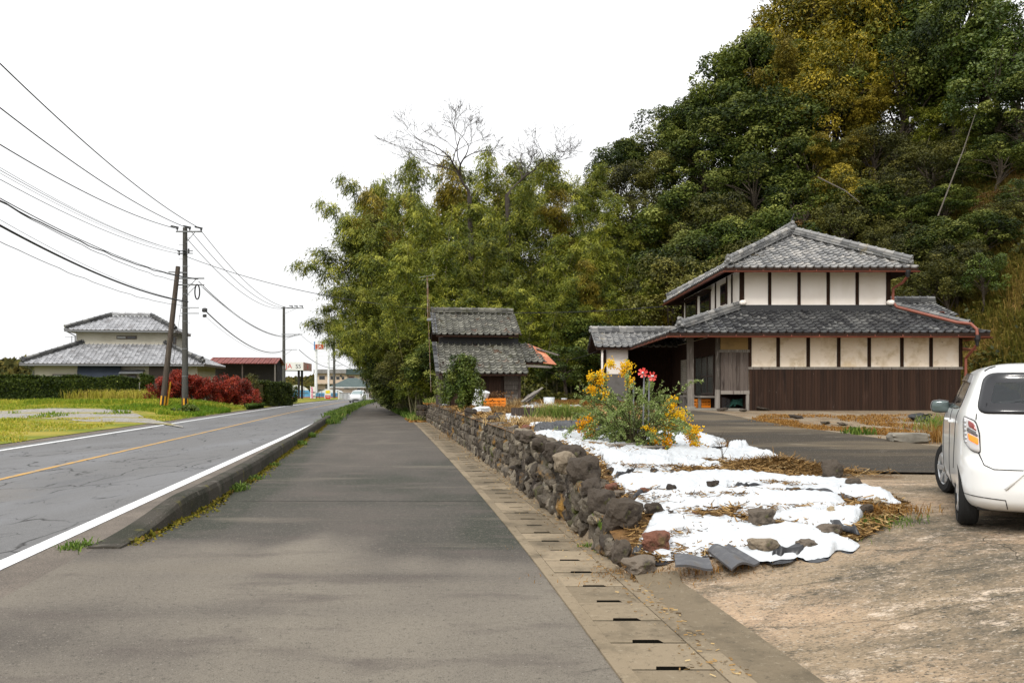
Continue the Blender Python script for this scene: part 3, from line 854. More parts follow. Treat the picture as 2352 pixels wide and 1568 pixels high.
def disp(z4): return (2300 + z4 * .7636) / 1.7415
for a in (738, 824, 797, 565, 583):
    Y = ywall(disp(a)); p = MB(); p.box(UX0 - .035, UX0 + .03, Y - .06, Y + .06, 4.35, 5.72); p.build('post', m_wood, Hs)
for a, c, z0 in ((588, 641, 4.55), (660, 712, 4.62), (767, 796, 4.75)):
    y1, y0 = ywall(disp(a)), ywall(disp(c))
    f = MB(); f.box(UX0 - .05, UX0 + .02, y0, y1, z0, 5.5)
    wn = f.build('window', m_wood, Hs)
    g = MB(); g.box(UX0 - .06, UX0 - .051, y0 + .08, (y0 + y1) / 2 - .02, z0 + .07, 5.43); g.box(UX0 - .06, UX0 - .051, (y0 + y1) / 2 + .02, y1 - .08, z0 + .07, 5.43); g.build('pane', m_glassd, wn)
    if a == 660 or a == 588:
        h_ = MB(); h_.box(UX0 - .3, UX0, y0 - .1, y1 + .1, 5.5, 5.55); h_.build('hood', m_wood, wn)
# --- upper roof
E, RZ = 5.67, 7.36
A = Vector((7.17, 28.92, E)); B = Vector((13.70, 28.92, E)); Ap = Vector((10.435, 32.15, RZ)); Bk = Vector((10.435, 37.2, RZ)); A2 = Vector((7.17, 40.5, E)); B2 = Vector((13.7, 40.5, E))
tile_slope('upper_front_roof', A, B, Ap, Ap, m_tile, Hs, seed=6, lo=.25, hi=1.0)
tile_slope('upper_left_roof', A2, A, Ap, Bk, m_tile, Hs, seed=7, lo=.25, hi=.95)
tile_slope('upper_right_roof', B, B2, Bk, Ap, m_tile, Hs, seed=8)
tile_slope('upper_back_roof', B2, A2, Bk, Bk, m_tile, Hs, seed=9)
deck = MB()
dz = Vector((0, 0, -.02))
for q in ((A, B, Ap), (A2, A, Ap, Bk), (B, B2, Bk, Ap), (B2, A2, Bk)): deck.prism([p + dz for p in q], (0, 0, -.12))
deck.build('upper_roof_deck', m_wood, Hs)
for k, (a, c) in enumerate(((A, Ap), (B, Ap), (A2, Bk), (B2, Bk))):
    ridge('hip_ridge', a.lerp(c, .06) + Vector((0, 0, .06)), c.lerp(a, .03) + Vector((0, 0, .05)), m_tile, Hs, seed=20 + k, r=.085)
ridge('main_ridge', Ap + Vector((0, -.1, .1)), Bk + Vector((0, 0, .1)), m_tile, Hs, seed=30, h=.24, layers=3)
onigawara('ridge_end', Ap + Vector((0, -.2, .07)), (0, -1, 0), m_tile, Hs, .72)
cr = MB(); cr.tone = .3; cr.tube([Ap + Vector((0, -.2, .38)), Ap + Vector((.0, -.2, .52)), Ap + Vector((.03, -.3, .64)), Ap + Vector((0, -.38, .68))], [.05, .04, .035, .02], 8); cr.build('ridge_crest', m_tile_dk, Hs)
onigawara('ridge_end', A.lerp(Ap, .05) + Vector((.02, 0, .08)), (-.7, -.7, 0), m_tile, Hs, .55)
onigawara('ridge_end', B.lerp(Ap, .05) + Vector((0, 0, .06)), (.7, -.7, 0), m_tile, Hs, .4)
# --- gutters and downpipes


m_gutd = M('old_gutter', (.17, .045, .025), .5, .4, layers=[((.28, .085, .05), 1.5, .52, .7, 5, U3), ((.08, .025, .018), 3, .55, .7, 5, U3)])


def gutter(a, b, r=.042):
    a, b = Vector(a), Vector(b); d, si, u = frame(b - a); m = MB(); rows = []
    for p in (a, b):
        rows.append([p + (si * math.cos(t) + u * math.sin(t)) * r for t in np.linspace(math.pi, 2 * math.pi, 7)])
    m.grid(rows); m.grid([[q + Vector((0, 0, .004)) for q in r_] for r_ in rows][::-1])
    for k in range(int((b - a).length / .9)): m.bar(a.lerp(b, (k + .5) * .9 / (b - a).length) + u * .0, a.lerp(b, (k + .5) * .9 / (b - a).length) + si * .01 + u * .05, .02, .02)
    return m.build('eave_gutter', m_gutd, Hs)


gutter((7.1, 28.86, E - .13), (13.72, 28.86, E - .13)); gutter((7.11, 40.4, E - .13), (7.11, 28.9, E - .13))
gutter((5.0, 27.74, EZ - .12), (15.45, 27.74, EZ - .13)); gutter((5.01, 37.4, EZ - .13), (5.01, 27.8, EZ - .13)); gutter((15.56, 27.8, EZ - .14), (15.56, 34, EZ - .15))
fs = MB(); fs.box(7.22, 13.66, 28.94, 28.97, E - .15, E - .03); fs.box(7.2, 7.23, 28.97, 40.4, E - .15, E - .03); fs.box(5.12, 15.45, 27.83, 27.86, EZ - .13, EZ - .02); fs.box(5.1, 5.13, 27.86, 37.3, EZ - .13, EZ - .02); fs.build('fascia', m_dkred, Hs)
dp = MB()
dp.tube([(13.32, 28.9, E - .32), (13.3, 29.2, E - .48), (13.16, 29.6, E - .62), (13.15, 29.62, TZ + .16)], .05, 8)
dp.tube([(13.15, 29.55, TZ + .2), (13.22, 29.45, TZ + .06), (14.6, 28.15, EZ + .36), (14.98, 28.0, EZ + .30), (15.05, 27.76, EZ + .1), (15.05, 27.74, EZ - .1)], .05, 8)
dp.build('downpipe', m_gutr, Hs)
hb = MB(); hb.lathe([(.05, -.14), (.075, -.05), (.1, .05), (.1, .1)], 8, (13.32, 28.86, E - .2)); hb.lathe([(.045, -.22), (.06, -.1), (.1, 0), (.1, .14)], 8, (15.05, 27.74, EZ - .22)); hb.build('rain_head', m_black, Hs)
dp = MB(); dp.tube([(15.05, 27.78, EZ - .4), (15.05, 28.0, EZ - .55), (15.06, 28.45, EZ - .8), (15.06, 28.5, HZ)], .045, 8); dp.build('downpipe', m_gutr, Hs)
# the back wing's little cross ridge and a tin canopy on the right flank
bx = MB(); bx.box(13.3, 16.4, 33.0, 37, 2.0, 4.55); bx.build('back_wing_wall', m_wood, Hs)
tile_slope('back_wing_roof', (13.0, 32.4, 4.35), (16.9, 32.4, 4.35), (16.9, 34.4, 5.02), (13.0, 34.4, 5.02), m_tile_dk, Hs, seed=41, lo=.2, hi=1)
ridge('wing_ridge', (13.0, 34.4, 5.02), (16.95, 34.4, 5.02), m_tile_dk, Hs, seed=42)
ridge('wing_ridge', (13.15, 29.9, 4.42), (15.2, 31.2, 3.86), m_tile_dk, Hs, seed=43, h=.1)
tn = MB()
tn.prism([(15.1, 29.5, 3.05), (16.0, 29.5, 2.9), (16.0, 32.5, 2.95), (15.1, 32.5, 3.1)], (0, 0, .03)); tn.prism([(16.4, 32.6, 4.5), (17.3, 33.4, 4.1), (17.3, 34.6, 4.1), (16.4, 34.6, 4.6)], (0, 0, .03)); tn.build('tin_canopy', m_gutr, Hs)

# ================================================================ annex beside the farmhouse
an = thing('outbuilding', 'small tiled outbuilding with white and grey wall left of the farmhouse', 'outbuilding', (5, 38, 1), world=True)
m_greyp = M('grey_render', (.16, .15, .14), .95, .1, layers=[((.11, .1, .09), 2, .5, .7, 5, U3)])
w = MB(); w.box(4.05, 4.95, 36.6, 39, 2.22, 3.4); w.build('wall', m_plast, an)
w = MB(); w.box(4.04, 4.96, 36.59, 39, .7, 2.22); w.build('wall_base', m_greyp, an)
w = MB(); w.box(4.95, 7.2, 38.6, 39, .7, 3.4); w.build('timber_wall', m_wood, an); w = MB(); w.box(3.9, 4.02, 36.55, 36.66, .8, 3.35); w.build('post', m_wood, an)
w = MB(); w.box(3.78, 3.86, 36.3, 36.36, .9, 3.3); w.build('drainpipe', m_plast, an)
tile_slope('roof', (3.5, 36.1, 3.36), (7.4, 36.1, 3.36), (7.4, 38.1, 4.1), (3.5, 38.1, 4.1), m_tile, an, seed=50, lo=.3, hi=.95)
tile_slope('rear_roof', (7.4, 40.1, 3.36), (3.5, 40.1, 3.36), (3.5, 38.1, 4.1), (7.4, 38.1, 4.1), m_tile, an, seed=51)
w = MB()
w.prism([(3.55, 36.15, 3.33), (7.4, 36.15, 3.33), (7.4, 38.1, 4.07), (3.55, 38.1, 4.07)], (0, 0, -.1)); w.prism([(3.55, 40, 3.33), (7.4, 40, 3.33), (7.4, 38.1, 4.07), (3.55, 38.1, 4.07)], (0, 0, -.1)); w.build('roof_deck', m_wood, an)
ridge('ridge', (3.5, 38.1, 4.1), (7.3, 38.1, 4.1), m_tile, an, seed=52)
onigawara('ridge_end', (3.5, 38.1, 4.08), (-1, 0, 0), m_tile, an, .5)

# ================================================================ shed on the stone wall
SH = thing('shed', 'old brown shed with two tiers of mossy tiles standing on the stone wall', 'shed', (-2.72, 34.0, .78), rz=rad(8.5))
m_tin = M('rusty_tin', (.40, .13, .06), .6, .4, layers=[((.6, .25, .13), 2, .5, .65, 4, U3), ((.25, .07, .03), 4, .55, .7, 5, U3)])
b = MB(); b.box(.1, 3.0, .12, 4.8, -.2, 1.75); b.box(.1, 2.9, 1.95, 4.8, 1.7, 3.15); b.build('wall', m_wood, SH)
b = MB(); corrugated(b, .30, 2.42, .1, -.15, 1.40, .1); b.build('steel_siding', m_siding, SH)
b = MB()
for k in range(9):
    z = -.15 + k * .185
    b.tone = R.uniform(0, .35); b2 = MB() if k == 0 else b2; b2.tone = b.tone; b2.box(2.44 + R.uniform(-.02, .02), 3.02, .07 - R.uniform(0, .02), .14, z, z + .175)
    b.tone = R.uniform(.1, .6); b.box(.0, .26, .05 - R.uniform(0, .02), .14, z, z + .175)
b.build('grey_boards', m_grey_wood, SH); b2.build('grey_boards', m_grey_wood, SH)
b = MB(); b.tone = .1
for k in range(10): b.box(-.03, .02, .1 + k * .45, .5 + k * .45, -.15, 1.9)
b.build('side_boards', m_board, SH)
p = MB(); p.tone = .9; p.bar((-.06, .02, -.1), (-.06, .02, 1.75), .035, .035); p.tone = .1; p.bar((-.14, -.1, -.5), (-.14, -.1, 1.8), .08, .08); p.build('corner_post', m_grey_wood, SH)
p = MB(); p.tone = .2; p.bar((3.06, .1, -.1), (3.06, .1, 1.6), .12, .12); p.build('post', m_board, SH)
l = MB(); l.box(.4, 2.6, .075, .1, 1.38, 1.62); l.build('lintel', m_lintel, SH)
tile_slope('lower_roof', (-.2, -.55, 1.42), (3.32, -.55, 1.42), (3.32, 1.95, 2.74), (-.2, 1.95, 2.74), m_tile_old, SH, seed=60, lo=.2, hi=.95, wd=.25, amp=1.35)
tile_slope('lower_right_roof', (3.32, .35, 1.90), (4.25, .35, 1.90), (3.75, 1.95, 2.74), (3.32, 1.95, 2.74), m_tile_old, SH, seed=61, wd=.25, amp=1.35)
tile_slope('upper_roof', (-.28, 1.35, 3.06), (3.36, 1.35, 3.06), (3.36, 3.35, 4.12), (-.28, 3.35, 4.12), m_tile_old, SH, seed=62, wd=.25, lo=.2, hi=.95, amp=1.35)
tile_slope('upper_back_roof', (3.3, 5.35, 3.06), (-.28, 5.35, 3.06), (-.28, 3.35, 4.12), (3.3, 3.35, 4.12), m_tile_old, SH, seed=63, wd=.25)
d = MB()
for q in (((-.2, -.5, 1.42), (3.3, -.5, 1.42), (3.3, 1.95, 2.71), (-.2, 1.95, 2.71)), ((3.3, .4, 1.9), (4.1, .4, 1.9), (3.7, 1.95, 2.7), (3.3, 1.95, 2.7)),
          ((-.2, 1.4, 3.06), (3.25, 1.4, 3.06), (3.25, 3.35, 4.08), (-.2, 3.35, 4.08)), ((-.2, 5.3, 3.06), (3.25, 5.3, 3.06), (3.25, 3.35, 4.08), (-.2, 3.35, 4.08))):
    d.prism([Vector(p) - Vector((0, 0, .015)) for p in q], (0, 0, -.09))
d.build('roof_deck', m_wood, SH)
e = MB()
for k in range(7):
    for (y0, z0, y1, z1) in ((-.5, 1.43, 1.9, 2.72), (1.4, 3.07, 3.3, 4.1)):
        t0, t1 = k / 7, (k + 1) / 7 + .02
        e.tone = R.uniform(.1, .6)
        e.bar((-.24, y0 + (y1 - y0) * t0, z0 + (z1 - z0) * t0 + .02), (-.24, y0 + (y1 - y0) * t1, z0 + (z1 - z0) * t1 - .01), .2, .09)
e.build('verge_tiles', m_tile_dk, SH)
ridge('ridge', (-.3, 3.35, 4.12), (3.3, 3.35, 4.12), m_tile_old, SH, seed=64, h=.12, step=.25)
fl = MB(); fl.box(-.05, 3.3, 1.86, 1.96, 2.66, 2.95); fl.build('wall_flashing', m_lintel, SH)
t = MB(); t.prism([(4.1, .3, 1.84), (4.62, .25, 1.78), (4.25, 1.5, 2.45), (3.7, 1.9, 2.70)], (0, 0, .025)); t.build('tin_sheet', m_tin, SH)
t = MB(); t.tone = .6; t.bar((3.4, .42, 1.74), (4.45, .42, 1.7), .06, .09); t.build('loose_timber', m_grey_wood, SH); t = MB(); t.tone = .4; t.bar((4.0, 1.4, 2.5), (4.85, .9, 2.2), .16, .05); t.build('loose_timber', m_grey_wood, SH)
# ================================================================ wood on the hill
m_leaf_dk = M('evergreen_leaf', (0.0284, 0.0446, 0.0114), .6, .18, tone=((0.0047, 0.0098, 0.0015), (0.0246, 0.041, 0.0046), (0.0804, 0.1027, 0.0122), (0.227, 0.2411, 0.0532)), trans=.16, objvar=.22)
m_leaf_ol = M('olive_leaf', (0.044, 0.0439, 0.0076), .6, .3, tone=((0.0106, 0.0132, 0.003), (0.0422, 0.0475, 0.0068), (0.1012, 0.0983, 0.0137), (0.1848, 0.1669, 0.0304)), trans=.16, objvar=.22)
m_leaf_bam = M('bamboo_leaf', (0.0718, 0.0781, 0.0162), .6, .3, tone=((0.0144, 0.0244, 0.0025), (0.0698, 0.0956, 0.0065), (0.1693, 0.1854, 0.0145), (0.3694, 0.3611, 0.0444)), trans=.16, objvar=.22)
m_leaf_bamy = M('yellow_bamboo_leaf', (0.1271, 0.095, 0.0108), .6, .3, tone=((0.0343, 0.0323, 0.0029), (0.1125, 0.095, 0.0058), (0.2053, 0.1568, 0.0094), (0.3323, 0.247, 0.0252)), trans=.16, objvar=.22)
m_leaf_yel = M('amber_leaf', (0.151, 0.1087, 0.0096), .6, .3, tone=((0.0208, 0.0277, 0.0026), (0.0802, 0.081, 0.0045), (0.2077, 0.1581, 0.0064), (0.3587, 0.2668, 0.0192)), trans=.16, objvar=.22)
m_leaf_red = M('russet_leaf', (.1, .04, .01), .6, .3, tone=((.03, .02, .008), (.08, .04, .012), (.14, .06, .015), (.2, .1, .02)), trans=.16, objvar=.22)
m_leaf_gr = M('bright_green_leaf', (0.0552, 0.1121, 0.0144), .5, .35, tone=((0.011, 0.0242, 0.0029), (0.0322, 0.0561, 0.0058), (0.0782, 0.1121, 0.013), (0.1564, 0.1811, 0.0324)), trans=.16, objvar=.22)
m_bark = M('bark', (.07, .055, .04), .9, .15, layers=[((.14, .12, .1), 6, .55, .7, 5, (3, 3, .6))])
m_barkl = M('grey_bark', (.10, .085, .07), .9, .15, layers=[((.2, .18, .16), 5, .55, .7, 5, (3, 3, .6))])
m_culm = M('bamboo_culm', (.13, .13, .05), .6, .3, tone=((.08, .09, .03), (.24, .2, .11)))


def mesh_of(o):
    me = o.data; bpy.data.objects.remove(o); return me


def crown_proto(seed, mat, h=9.0, r=3.2, nclump=58, per=300, ll=.23, lw=.13, droop=.25, base=.28, tspread=.23):
    """trunk mesh and crown mesh of a broadleaf tree, h high"""
    g = np.random.default_rng(seed); q = random.Random(seed)
    b = MB(); tips = []
    top = Vector((q.uniform(-.5, .5), q.uniform(-.5, .5), h * .72))
    b.tube([(0, 0, -.8), (q.uniform(-.1, .1), 0, h * .2), tuple(top * .6 + Vector((q.uniform(-.3, .3), q.uniform(-.3, .3), 0))), tuple(top)], [.2, .16, .11, .04], 7)
    C = []; Rr = []
    for k in range(nclump):
        while 1:
            d = g.normal(size=3); d /= np.linalg.norm(d)
            if d[2] > -.55: break
        f = g.uniform(.45, 1.0) ** .6
        wob = 1 + .28 * noise.noise(Vector(d * 1.7) + Vector((seed, 0, 0)))
        c = np.array([d[0] * r * f * wob, d[1] * r * f * wob, h * (base + (1 - base) * .5) + d[2] * h * (1 - base) * .5 * f * wob])
        C.append(c); Rr.append(g.uniform(.5, 1.05) * r / 3.2)
        if k % 3 == 0:
            t = q.uniform(.35, .85); st = top * t
            b.tube([tuple(st), tuple((st + Vector(c)) / 2 + Vector((0, 0, .25))), tuple(Vector(c))], [.07, .045, .015], 5, cap=False)
    trunk = mesh_of(b.build('trunk', m_bark, None))
    Ps = []; Ns = []; T = []
    for c, rr in zip(C, Rr):
        n = int(per * rr * rr * g.uniform(.7, 1.2)) + 20
        d = rdir(n, g); d[:, 2] = np.abs(d[:, 2]) * np.where(g.random(n) < .72, 1, -1); f = g.uniform(.5, 1, n) ** .5
        p = c + d * np.array([rr, rr, rr * .9]) * f[:, None]
        Ps.append(p); Ns.append(unit(d * .75 + np.array([0, 0, .35]) + g.normal(size=(n, 3)) * .5))
        ct = g.normal(.5, tspread)
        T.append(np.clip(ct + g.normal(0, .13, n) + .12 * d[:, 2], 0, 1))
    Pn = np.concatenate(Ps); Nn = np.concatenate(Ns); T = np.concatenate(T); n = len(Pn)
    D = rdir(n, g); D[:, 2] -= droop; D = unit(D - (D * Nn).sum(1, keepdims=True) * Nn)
    V, F = leaf_cards(Pn, D, Nn, ll * g.uniform(.65, 1.25, n), lw * g.uniform(.7, 1.2, n))
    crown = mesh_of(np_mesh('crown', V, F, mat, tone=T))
    return [('trunk', trunk), ('crown', crown)]


def bamboo_proto(seed, mat, h=12.0, n_culm=3, spread=1.1, lean=2.2, leaf=(.25, .046), per=60):
    """a few arching culms with drooping sprays, as one clump"""
    g = np.random.default_rng(seed); q = random.Random(seed)
    parts = []; Ps = []; Ds = []; T = []
    for c in range(n_culm):
        a = q.uniform(0, 6.28); hh = h * q.uniform(.78, 1.0); ln = lean * q.uniform(.5, 1.2); a2 = q.uniform(0, 6.28)
        bx, by = math.cos(a) * spread * q.random(), math.sin(a) * spread * q.random()
        pts = []
        for k in range(15):
            t = k / 14; s = t ** 2.4
            pts.append(Vector((bx + math.cos(a2) * ln * s, by + math.sin(a2) * ln * s, hh * (t - .10 * t ** 5 * (ln / 2.2)))))
        b = MB(); b.tone = q.random(); b.tube([pts[0] - Vector((0, 0, 1))] + pts, [.055] + [.055 * (1 - .82 * k / 14) for k in range(15)], 5, cap=False)
        parts.append(('culm', mesh_of(b.build('culm', m_culm, None))))
        for k in range(74):
            t = q.uniform(.12, 1.0) ** .8
            i = min(int(t * 14), 13); p0 = pts[i].lerp(pts[i + 1], t * 14 - i)
            aa = q.uniform(0, 6.28); L = q.uniform(.7, 1.7) * (1.15 - .6 * t)
            bt = q.gauss(.5, .23)
            for j in range(per):
                u = q.random() ** .7
                pz = p0 + Vector((math.cos(aa) * L * u, math.sin(aa) * L * u, .35 * u * L - .62 * u * u * L)) + Vector((q.gauss(0, .13), q.gauss(0, .13), q.gauss(0, .13)))
                Ps.append(pz); e = aa + q.gauss(0, .9)
                Ds.append((math.cos(e) * .75, math.sin(e) * .75, -.55 + q.gauss(0, .3))); T.append(min(1, max(0, bt + q.gauss(0, .14) + .1 * (t - .5))))
    Pn = np.array(Ps); D = unit(np.array(Ds)); n = len(Pn)
    Nn = unit(np.array([0, 0, 1.0]) + g.normal(size=(n, 3)) * .55); Nn = unit(Nn - (Nn * D).sum(1, keepdims=True) * D)
    V, F = leaf_cards(Pn, D, Nn, leaf[0] * g.uniform(.7, 1.3, n), leaf[1] * g.uniform(.8, 1.3, n))
    parts.append(('foliage', mesh_of(np_mesh('foliage', V, F, mat, tone=np.array(T)))))
    return parts


def bare_parts(seed, h=9.0, lean=(0, 0), spread=.62, depth=7, mat=None, r0=.17, fan=(1, 1)):
    q = random.Random(seed); tr = MB(); br = MB()

    def grow(p, d, L, r, k):
        pts = [p]; dd = d.copy()
        for _ in range(3):
            dd = (dd + Vector((q.gauss(0, .16), q.gauss(0, .16), q.gauss(.05, .12)))).normalized()
            pts.append(pts[-1] + dd * L / 3)
        (tr if k <= 1 else br).tube(pts, [r, r * .9, r * .8, r * .68], 6 if k < 3 else 4, cap=False)
        if k >= depth: return
        n = 2 if q.random() < .55 else 3
        for j in range(n):
            a = q.uniform(0, 6.28); s = spread * q.uniform(.6, 1.25)
            _, si, up = frame(dd)
            nd = (dd + (si * math.cos(a) * fan[0] + up * math.sin(a) * fan[1]) * s); nd.z += .08
            grow(pts[-1] if j < 2 else pts[2], nd.normalized(), L * q.uniform(.72, .90), max(r * .62, r0 * .09 if r0 > .05 else r0 * .2), k + 1)
    d0 = Vector((lean[0], lean[1], 1)).normalized()
    grow(Vector((0, 0, 0)), d0, h * .22, r0, 0)
    return [('trunk', mesh_of(tr.build('trunk', mat, None))), ('branches', mesh_of(br.build('branches', mat, None)))]


PROTO = {
    'dark': [crown_proto(s, m_leaf_dk, r=3.3) for s in (1, 2, 3)],
    'olive': [crown_proto(s, m_leaf_ol, r=3.1, ll=.21, lw=.11) for s in (11, 12)],
    'russet': [crown_proto(21, m_leaf_red, r=2.6, nclump=36, per=130, ll=.22, lw=.1)],
    'amber': [crown_proto(s, m_leaf_yel, r=3.2, ll=.24, lw=.09, per=330, droop=.5, tspread=.22) for s in (31, 32)],
    'green': [crown_proto(41, m_leaf_gr, r=2.8, ll=.22, lw=.13, nclump=40)],
    'bamboo': [bamboo_proto(s, m_leaf_bam, lean=ln) for s, ln in ((51, 2.2), (52, 3.0), (53, 1.6), (54, 2.6))],
    'ybamboo': [bamboo_proto(s, m_leaf_bamy, lean=ln) for s, ln in ((61, 2.2), (62, 2.8))],
}
PH = {'bamboo': 12.0, 'ybamboo': 12.0}
KIND = {'dark': ('evergreen_tree', 'tree', 'dark glossy evergreen tree'), 'olive': ('broadleaf_tree', 'tree', 'olive green broadleaf tree'), 'russet': ('russet_tree', 'tree', 'sparse russet leaved tree'),
        'amber': ('amber_tree', 'tree', 'amber yellow feathery tree'), 'green': ('green_tree', 'tree', 'fresh green leafy tree'),
        'bamboo': ('bamboo_clump', 'bamboo', 'green bamboo clump'), 'ybamboo': ('yellow_bamboo_clump', 'bamboo', 'yellowing bamboo clump')}
LAB = {}


def landmark(x, y, Y):
    if x < 740: a = 'overhanging the road by the bend'
    elif x < 880: a = 'beside the far sidewalk'
    elif x < 1000: a = 'left of the shed roof'
    elif x < 1130: a = 'behind the left half of the shed'
    elif x < 1250: a = 'behind the right half of the shed'
    elif x < 1370: a = 'between shed and outbuilding'
    elif x < 1520: a = 'behind the small outbuilding'
    elif x < 1660: a = "behind the farmhouse's left eave"
    elif x < 1760: a = "behind the farmhouse's left hip"
    elif x < 1900: a = 'straight behind the roof crest'
    elif x < 2060: a = "behind the farmhouse's right hip"
    elif x < 2200: a = 'over the grassy bank beside the house'
    else: a = 'high above the white hatchback'
    return a


def height_word(y, kind):
    if y < 330: return 'high on the hill'
    if y < 480: return 'halfway up the hill'
    if y < 640: return 'low on the slope'
    return 'near the ground'


def plant(kind, x, ytop, Y, wid=1.0, var=None, label=None, rz=None):
    """a tree whose top shows in direction (x, ytop), standing at depth Y"""
    pr = PROTO[kind]; v = R.randrange(len(pr)) if var is None else var
    X = (x - CX) / FPX * Y; zb = zt(X, Y); ztop = EYE - (ytop - HY) / FPX * Y
    xb = max(X, float(x_walk(Y)) + 1.0 + .5 * (kind == 'dark'))
    zb = zt(xb, Y); h = ztop - zb
    h0 = PH.get(kind, 9.0); s = max(h, 1.5) / (h0 * (.89 if 'bamboo' in kind else .96))
    nm, cat, desc = KIND[kind]
    lab = label or (desc + ' ' + landmark(x, ytop, Y) + ', ' + height_word(ytop, kind))
    k = LAB.setdefault(lab, []); 
    o = thing(nm, lab, cat, (xb, Y, zb), R.uniform(0, 6.28) if rz is None else rz, group='trees and bamboo of the hillside')
    k.append((o, Y, x))
    sw = s ** .45 * wid
    o.scale = (sw, sw, s * math.hypot(1, min(xb - X, h * .75) / max(h, 1)))
    if xb > X + .05: o.rotation_euler = (0, -math.atan(min(xb - X, h * .75) / max(h, 1)), o.rotation_euler.z * 0)
    for n, me in pr[v]: link(n, me, o)
    return o


def fix_labels():
    for lab, os_ in LAB.items():
        if len(os_) < 2: continue
        os_.sort(key=lambda t: t[1])
        n = len(os_)
        for i, (o, Y, x) in enumerate(os_):
            w = {2: ['nearer of two', 'farther of two'], 3: ['nearest of three', 'middle of three', 'farthest of three']}.get(n, ['nearest', 'second nearest', 'third nearest', 'fourth nearest', 'fifth nearest', 'sixth nearest', 'rearmost'])
            o['label'] = ' '.join(o['label'].split()[:13]) + ', ' + w[min(i, len(w) - 1)]


